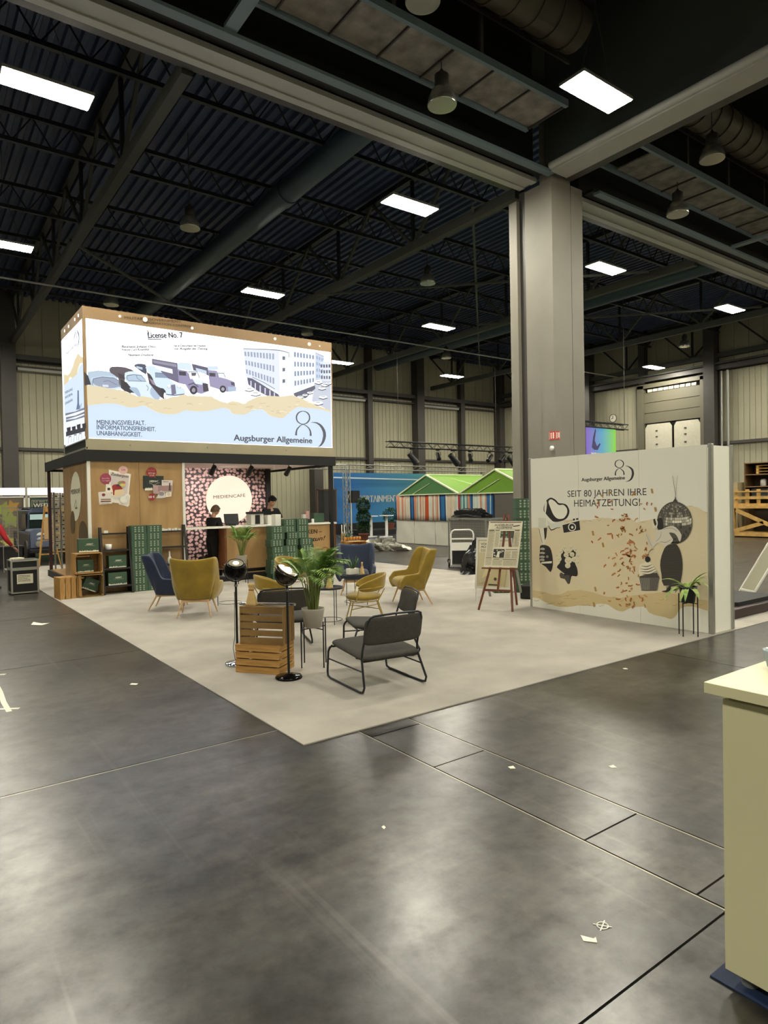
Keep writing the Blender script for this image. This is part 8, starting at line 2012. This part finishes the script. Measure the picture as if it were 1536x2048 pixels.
for i, (x, tlt, s) in enumerate(((20.9, .5, 1.2), (22.6, -.2, .8), (23.7, .7, 1.2), (24.9, -.25, .85), (26.4, -.8, .8), (27.4, -.9, .8), (28.1, .6, 1.1))):
    t = thing('stage_light', 'black stage light on the far truss, %s from the left' % ('first', 'second', 'third', 'fourth', 'fifth', 'sixth', 'seventh')[i], 'spotlight', (x, 26, 4.40), tlt*.5, 'stage lights')
    obj('yoke', MB().tube([(-.17*s, 0, -.32*s), (-.17*s, 0, -.1), (0, 0, 0), (.17*s, 0, -.1), (.17*s, 0, -.32*s)], .015, 6), M_blackm, t)
    obj('housing', MB().cyl((tlt*.28*s, -.12, -.58*s), (-tlt*.28*s, .12, -.16*s), .15*s, .11*s, 16), M_plastic, t); obj('clamp', MB().cbox((0, 0, .05), (.06, .36, .09)), M_blackm, t)
def bistro(loc, lb, h=1.08):
    t = thing('bistro_table', lb, 'table', loc, group='white bistro tables')
    obj('table_top', MB().cyl((0, 0, h-.03), (0, 0, h), .36, n=28), M_white, t); obj('column', MB().cyl((0, 0, .05), (0, 0, h-.03), .07, n=12), M_whiteg, t)
    obj('foot', MB().beam((-.33, -.1, .03), (.33, .1, .03), .07, .05).beam((-.33, .18, .03), (.33, -.05, .03), .07, .05), M_whiteg, t)
bistro((19.0, 27.1, 0), 'white bistro table behind the tall topiary', 1.08); bistro((19.45, 26.4, 0), 'white bistro table between topiary and towel booth', 1.10)
def foliage(n, c, rad, mt, parent, rn, size=.05, name='foliage'):
    m = MB()
    for k in range(n):
        a = rn.uniform(0, 2*PI); z = rn.uniform(-1, 1); q = math.sqrt(1-z*z); r = rn.uniform(.75, 1.05)
        P = Vector((c[0]+rad[0]*q*math.cos(a)*r, c[1]+rad[1]*q*math.sin(a)*r, c[2]+rad[2]*z*r))
        blade(m, P, (rn.uniform(-1, 1)+q*math.cos(a), rn.uniform(-1, 1)+q*math.sin(a), rn.uniform(-.3, 1)), size*2, size, .3, 2)
    return tag(obj(name, m, mt, parent), kind='stuff')
t = thing('topiary', 'tall clipped evergreen column in a reddish pot before the blue banner', 'plant', (16.16, 23.62, 0)); rn = random.Random(2)
obj('pot', MB().lathe([(.15, 0), (.21, .36), (.24, .37), (.24, .42), (.001, .40)], 20), M_terr, t); obj('trunk', MB().cyl((0, 0, .38), (0, 0, 1.7), .03, n=8), M_stem, t)
foliage(900, (0, 0, 1.62), (.27, .27, .34), M_leafd, t, rn); foliage(900, (0, 0, 1.1), (.29, .29, .34), M_leafd, t, rn); foliage(700, (0, 0, .68), (.27, .27, .26), M_leafd, t, rn)
t = thing('ball_topiary', 'round clipped bush in a reddish pot left of the towel booth', 'plant', (21.85, 29.3, .251))
obj('pot', MB().lathe([(.18, 0), (.25, .3), (.28, .34), (.001, .33)], 20), M_terr, t); foliage(700, (0, 0, .75), (.38, .38, .4), M_leafd, t, rn, .06)
def crumple(loc, r, label, mt, name, cat, seed, rz=0):
    rn = random.Random(seed); nz = [(rn.uniform(3, 11), rn.uniform(3, 11), rn.uniform(0, 6), rn.uniform(.03, .14)) for _ in range(9)]
    def f(u, v):
        a = u*2*PI; ph = v*PI/2; k = 1+sum(m*math.sin(p*math.cos(a)*2+q*ph+o) for p, q, o, m in nz)*.8
        return (r[0]*math.cos(a)*math.cos(ph)*k, r[1]*math.sin(a)*math.cos(ph)*k, max(0, r[2]*math.sin(ph)*k))
    m = MB(); m.grid(f, 46, 14, smooth=False); return obj(name, m, mt, None, label, cat, loc=loc, rz=rz)
crumple((14.2, 19.6, .004), (.95, .5, .34), 'crumpled heap of silvery plastic sheeting before the towel booth', mat('silver_foil', '8d8b80', .36, .5), 'foil_heap', 'plastic sheet', 3, -.9)
crumple((6.45, 16.75, .183), (.34, .2, .26), 'black bag on the booth floor before the coffee bean wall', bpy.data.materials['silver_foil'] if 0 else mat('black_canvas', '17161a', .7), 'bag', 'bag', 12)
t = aloe((13.1, 20.3, .004), 'agave in a brown pot left of the silvery plastic heap', mat('brown_pot', '4a3a34', .6), 14, .55, .10, M_leafb, .22, .30)

# ---------------------------------------------------------------- trolley group behind the easel
ca = thing('roll_container', 'grey wire roll container standing behind the folded hand truck', 'trolley', (0, 0, 0)); Xc = 11.75
def cart(): 
    m = MB()
    x0, x1, y0, y1 = 12.6, 13.35, 12.6, 14.1
    for x in (x0, x1):
        for y in (y0, y1): m.beam((x, y, .1), (x, y, 1.27), .035, .035)
    for z in (.12, .5, 1.27):
        m.beam((x0, y0, z), (x0, y1, z), .03, .03).beam((x1, y0, z), (x1, y1, z), .03, .03).beam((x0, y0, z), (x1, y0, z), .03, .03).beam((x0, y1, z), (x1, y1, z), .03, .03)
    obj('frame', m, M_aludull, ca)
    w_ = MB()
    for i in range(24): w_.beam((x0, y0+.06*i, .5), (x0, y0+.06*i, 1.27), .008, .008)
    for i in range(12): w_.beam((x0+.06*i, y0, .5), (x0+.06*i, y0, 1.27), .008, .008)
    for i in range(10): w_.beam((x0, y0, .55+i*.075), (x0, y1, .55+i*.075), .008, .008).beam((x0, y0, .55+i*.075), (x1, y0, .55+i*.075), .008, .008)
    obj('wire_mesh', w_, M_aludull, ca, kind='stuff')
    obj('inner_sheet', MB().box(x0+.03, x1-.03, y0+.03, y1-.03, .5, 1.22), mat('grey_tarp', '74766f', .6), ca)
    for x in (x0, x1):
        for y in (y0, y1): obj('wheel', MB().cyl((x-.02, y, .06), (x+.02, y, .06), .06, n=12), M_plastic, ca)
cart()
crumple((12.9, 13.45, 1.30), (.30, .62, .22), 'black bag lying on top of the roll container', mat('black_nylon', '1a1a1c', .5), 'bag', 'bag', 8)
ht = thing('hand_truck', 'folded white-framed hand truck standing before the roll container', 'trolley', (12.05, 12.95, 0), face_to(-.66, -.75))
obj('frame', MB().tube([(-.3, 0, .06), (-.3, 0, .88), (-.27, 0, .96), (-.2, 0, 1.0), (.2, 0, 1.0), (.27, 0, .96), (.3, 0, .88), (.3, 0, .06)], .022, 8), M_whiteg, ht)
obj('cross_bar', MB().box(-.29, .29, -.02, .02, .74, .78).box(-.29, .29, -.02, .02, .45, .66), M_white, ht); obj('back_plate', MB().box(-.27, .27, -.01, .02, .08, .44), M_plastic, ht)
obj('toe_plate', MB().box(-.34, .34, -.22, .03, .02, .045), M_alu, ht)
for sx in (-1, 1): obj('wheel', MB().cyl((sx*.33, .06, .09), (sx*.38, .06, .09), .09, n=16), M_plastic, ht)
crumple((11.35, 11.55, .012), (.5, .42, .62), 'heap of black plastic bin bags at the far carpet edge', mat('bin_bag', '191b1c', .25), 'bin_bags', 'bag', 5)
obj('tool_case', MB().box(-.22, .22, -.14, .14, 0, .24), M_plastic, None, 'black case on the carpet behind the exhibition wall corner', 'case', loc=(9.12, 7.98, .012), rz=.3, bevel=.02)

# ---------------------------------------------------------------- right background
M_pal = mat('pallet_wood', 'b48f4e', .6, var=.2, scale=5)
sh_ = thing('storage_shelf', 'brown storage cabinet with shelves behind the exhibition wall at the right', 'shelf', (0, 0, 0))
xb = 30.0
obj('side', MB().box(xb, xb+.9, 13.95, 14.0, .0, 3.2), mat('brown_board', '5d4526', .6), sh_); obj('side', MB().box(xb, xb+.9, 10.0, 10.05, 0, 3.2), bpy.data.materials['brown_board'], sh_); obj('back', MB().box(xb+.85, xb+.9, 10.05, 13.95, 0, 3.2), mat('dark_brown_board', '3a2c1b', .7), sh_)
for z in (.0, 1.62, 2.12, 2.65, 3.16): obj('shelf_board', MB().box(xb, xb+.85, 10.05, 13.95, z, z+.04), mat('shelf_edge', '7a6040', .6), sh_)
def pallet(x, y, z, w, d, label, rz=0, rows=2, gr='small pallets'):
    t = thing('pallet', label, 'pallet', (x, y, z), rz, gr)
    for k in range(rows):
        for i in range(4): obj('plank', MB().box(-d/2+i*d/4+.01, -d/2+(i+1)*d/4-.01, -w/2, w/2, .13*k+.09, .13*k+.11), M_pal, t)
        for yy in (-w/2+.06, 0, w/2-.06): obj('block', MB().box(-d/2+.01, d/2-.01, yy-.05, yy+.05, .13*k, .13*k+.088), M_pal, t)
    return t
pallet(xb+.4, 12.9, 2.70, 1.3, .6, 'small pallet on the top shelf of the brown cabinet', 0, 3)
for i in range(3): obj('tin', MB().lathe([(.11, 0), (.12, .02), (.12, .25), (.08, .3), (.001, .31)], 16), mat('grey_tin', 'a09c94', .4) if i == 0 else bpy.data.materials['grey_tin'], None, 'grey tin on the second shelf of the brown cabinet, %s from the left' % ('first', 'second', 'third')[i], 'tin', 'grey tins', loc=(xb+.25, 13.3-i*.45, 2.162))
for i in range(3): obj('folded_cloth', MB().box(-.3, .3, -.55, .55, 0, .13), flat(('2c2a2e', '232226', '34302f')[i]), None, 'dark folded cloth in the brown cabinet, %s of its pile' % ('lowest', 'middle', 'topmost')[i], 'cloth', 'folded dark cloths', loc=(xb+.4, 13.2, 1.662+i*.135), bevel=.03)
# workbench of pallets before the cabinet
wbn = thing('pallet_bench', 'workbench built of pale pallet wood before the brown cabinet', 'table', (0, 0, 0)); xw = 28.6
obj('top', MB().box(xw, xw+.9, 10.8, 14.1, 1.22, 1.30), M_pal, wbn)
for y_ in (13.9, 12.3, 11.0): obj('leg', MB().box(xw, xw+.18, y_-.12, y_+.08, 0, 1.22), M_pal, wbn)
obj('brace', MB().beam((xw+.02, 13.7, 1.15), (xw+.02, 12.4, .55), .05, .16).beam((xw+.02, 13.8, .25), (xw+.02, 12.6, .62), .05, .16), M_pal, wbn); obj('base_beam', MB().box(xw, xw+.9, 10.8, 14.1, .05, .22), M_pal, wbn)
pb = thing('pallet_rack', 'pale pallet lying on edge on the pallet workbench', 'pallet', (xw+.15, 0, 1.305))
for z in (.0, .30, .6): obj('plank', MB().box(0, .05, 11.0, 13.85, z, z+.12 if z < .5 else z+.05), M_pal, pb)
for k in range(7): obj('plank', MB().box(.06, .10, 13.85-k*.45-.15, 13.85-k*.45, 0, .72), M_pal, pb)
obj('white_cabinet', MB().box(xb-.3, xb+.4, 14.15, 15.0, 0, 2.35), mat('beige_cabinet', '9c8f6c', .6), None, 'beige cabinet beside the brown storage cabinet', 'cabinet')
obj('notice_sheet', MB().box(xb-.33, xb-.31, 14.4, 14.75, 1.55, 2.15), M_white, None, 'white notice sheet hanging on the beige cabinet', 'notice')
# A-frame sign
af = thing('a_frame_sign', 'white folding A-frame sign beside the right end of the exhibition wall', 'sign', (0, 0, 0))
P0, P1 = Vector((12.187, 5.788, 0)), Vector((11.978, 5.475, 0)); tp = Vector((12.62, 5.12, 1.0)); dd = Vector((.0, -.9, 0))
q0 = Vector((12.05, 5.62, 0)); ax = Vector((-.35, -.75, 0)).normalized()
for s_, far in ((0, 0), (1, 0)):
    a = Vector((12.10, 5.78, 0)) if s_ == 0 else Vector((12.98, 4.90, 0)); mid_ = Vector((12.46, 5.35, 1.02)); o = Vector((-.42, -.62, 0))*.55
    def fr(u, v, d, a=a, mid_=mid_, o=o): return a.lerp(mid_, v)+o*u
    vs = [fr(0, .02, 0), fr(1, .02, 0), fr(1, 1, 0), fr(0, 1, 0)]
    obj('sheet', MB().add([fr(.05, .12, 0), fr(.95, .12, 0), fr(.95, .95, 0), fr(.05, .95, 0)], [(0,1,2,3)]), mat('a_frame_sheet%d' % s_, '8f8c76', .6), af, solid=.008)
    obj('frame', MB().beam(fr(0, 0, 0), fr(0, 1, 0), .035, .03).beam(fr(1, 0, 0), fr(1, 1, 0), .035, .03).beam(fr(0, 1, 0), fr(1, 1, 0), .035, .03).beam(fr(0, .1, 0), fr(1, .1, 0), .035, .03), M_white, af)
# dark red pallets / podium on the carpet right of the wall
dp = thing('dark_podium', 'low dark red and black podium pieces on the carpet behind the exhibition wall', 'podium', (0, 0, 0))
obj('step', MB().box(9.55, 11.1, 4.62, 6.0, .012, .15), mat('dark_red_board', '2a1614', .5), dp, bevel=.01); obj('step', MB().box(9.9, 11.1, 4.72, 5.9, .15, .21), M_black, dp)
# small lit screen on a truss
ls = thing('hanging_screen', 'purple to green lit screen hanging from a black truss right of the column', 'screen', (0, 0, 0))
obj('panel', MB().box(22.95, 24.95, 17.0, 17.06, 3.2, 4.72), grad_mat('purple_green_screen', '7d63c0', '86d030', 23.0, 24.9, emit=.75, c2='4f9fc0'), ls)
p = Print(fr_front(16.995)); p.poly([(23.25, 3.9), (23.35, 4.35), (23.5, 4.7), (23.55, 4.6), (23.45, 4.2), (23.6, 3.95), (23.8, 4.1), (23.85, 4.05), (23.65, 3.8), (23.4, 3.8)], '3a3560'); p.text('WILLKOMMEN', 23.2, 3.55, 24.75, 3.5, .14, 'e8e6c4', .8, .03); p.build('screen_print', ls)
lattice(ls, (22.6, 17.0, 4.85), (25.7, 17.0, 4.85), .22, M_blackm, step=.25)
obj('hanger', MB().cyl((25.6, 17, 4.95), (25.6, 17, 11.8), .015, n=6), M_steel, ls)
# fire extinguisher pictograms on the column edge
fs = thing('fire_sign', 'pair of red fire extinguisher pictograms folded around the column corner', 'sign', (0, 0, 0))
M_redsg = mat('sign_red', 'c03a2e', .5)
obj('plate', MB().box(12.293, 12.299, 10.0, 10.17, 3.17, 3.37).box(12.30, 12.47, 9.992, 9.998, 3.17, 3.37), M_redsg, fs)
p = Print(fr_front(9.992)); 
for (a, b, c, d_) in ((12.31, 3.18, 12.32, 3.36), (12.45, 3.18, 12.46, 3.36)): p.rect(a, b, c, d_, 'ead8c8')
p.rect(12.34, 3.2, 12.37, 3.30, 'f0e4d8'); p.disc(12.355, 3.32, .018, .02, 'f0e4d8', n=10); p.rect(12.40, 3.22, 12.44, 3.34, 'f0e4d8'); p.build('pictogram', fs)
p = Print(fr_side(12.293)); p.rect(10.02, 3.2, 10.06, 3.34, 'f0e4d8'); p.rect(10.09, 3.2, 10.12, 3.30, 'f0e4d8'); p.disc(10.105, 3.32, .02, .02, 'f0e4d8', n=10); p.rect(10.15, 3.18, 10.16, 3.36, 'ead8c8'); p.build('pictogram', fs)
obj('alarm_bell', MB().ball((12.24, 10.05, 2.97), .06, 14, 8, sc=(.7, 1, 1)), M_whiteg, None, 'small round white alarm on the column corner above the exhibition wall', 'alarm')
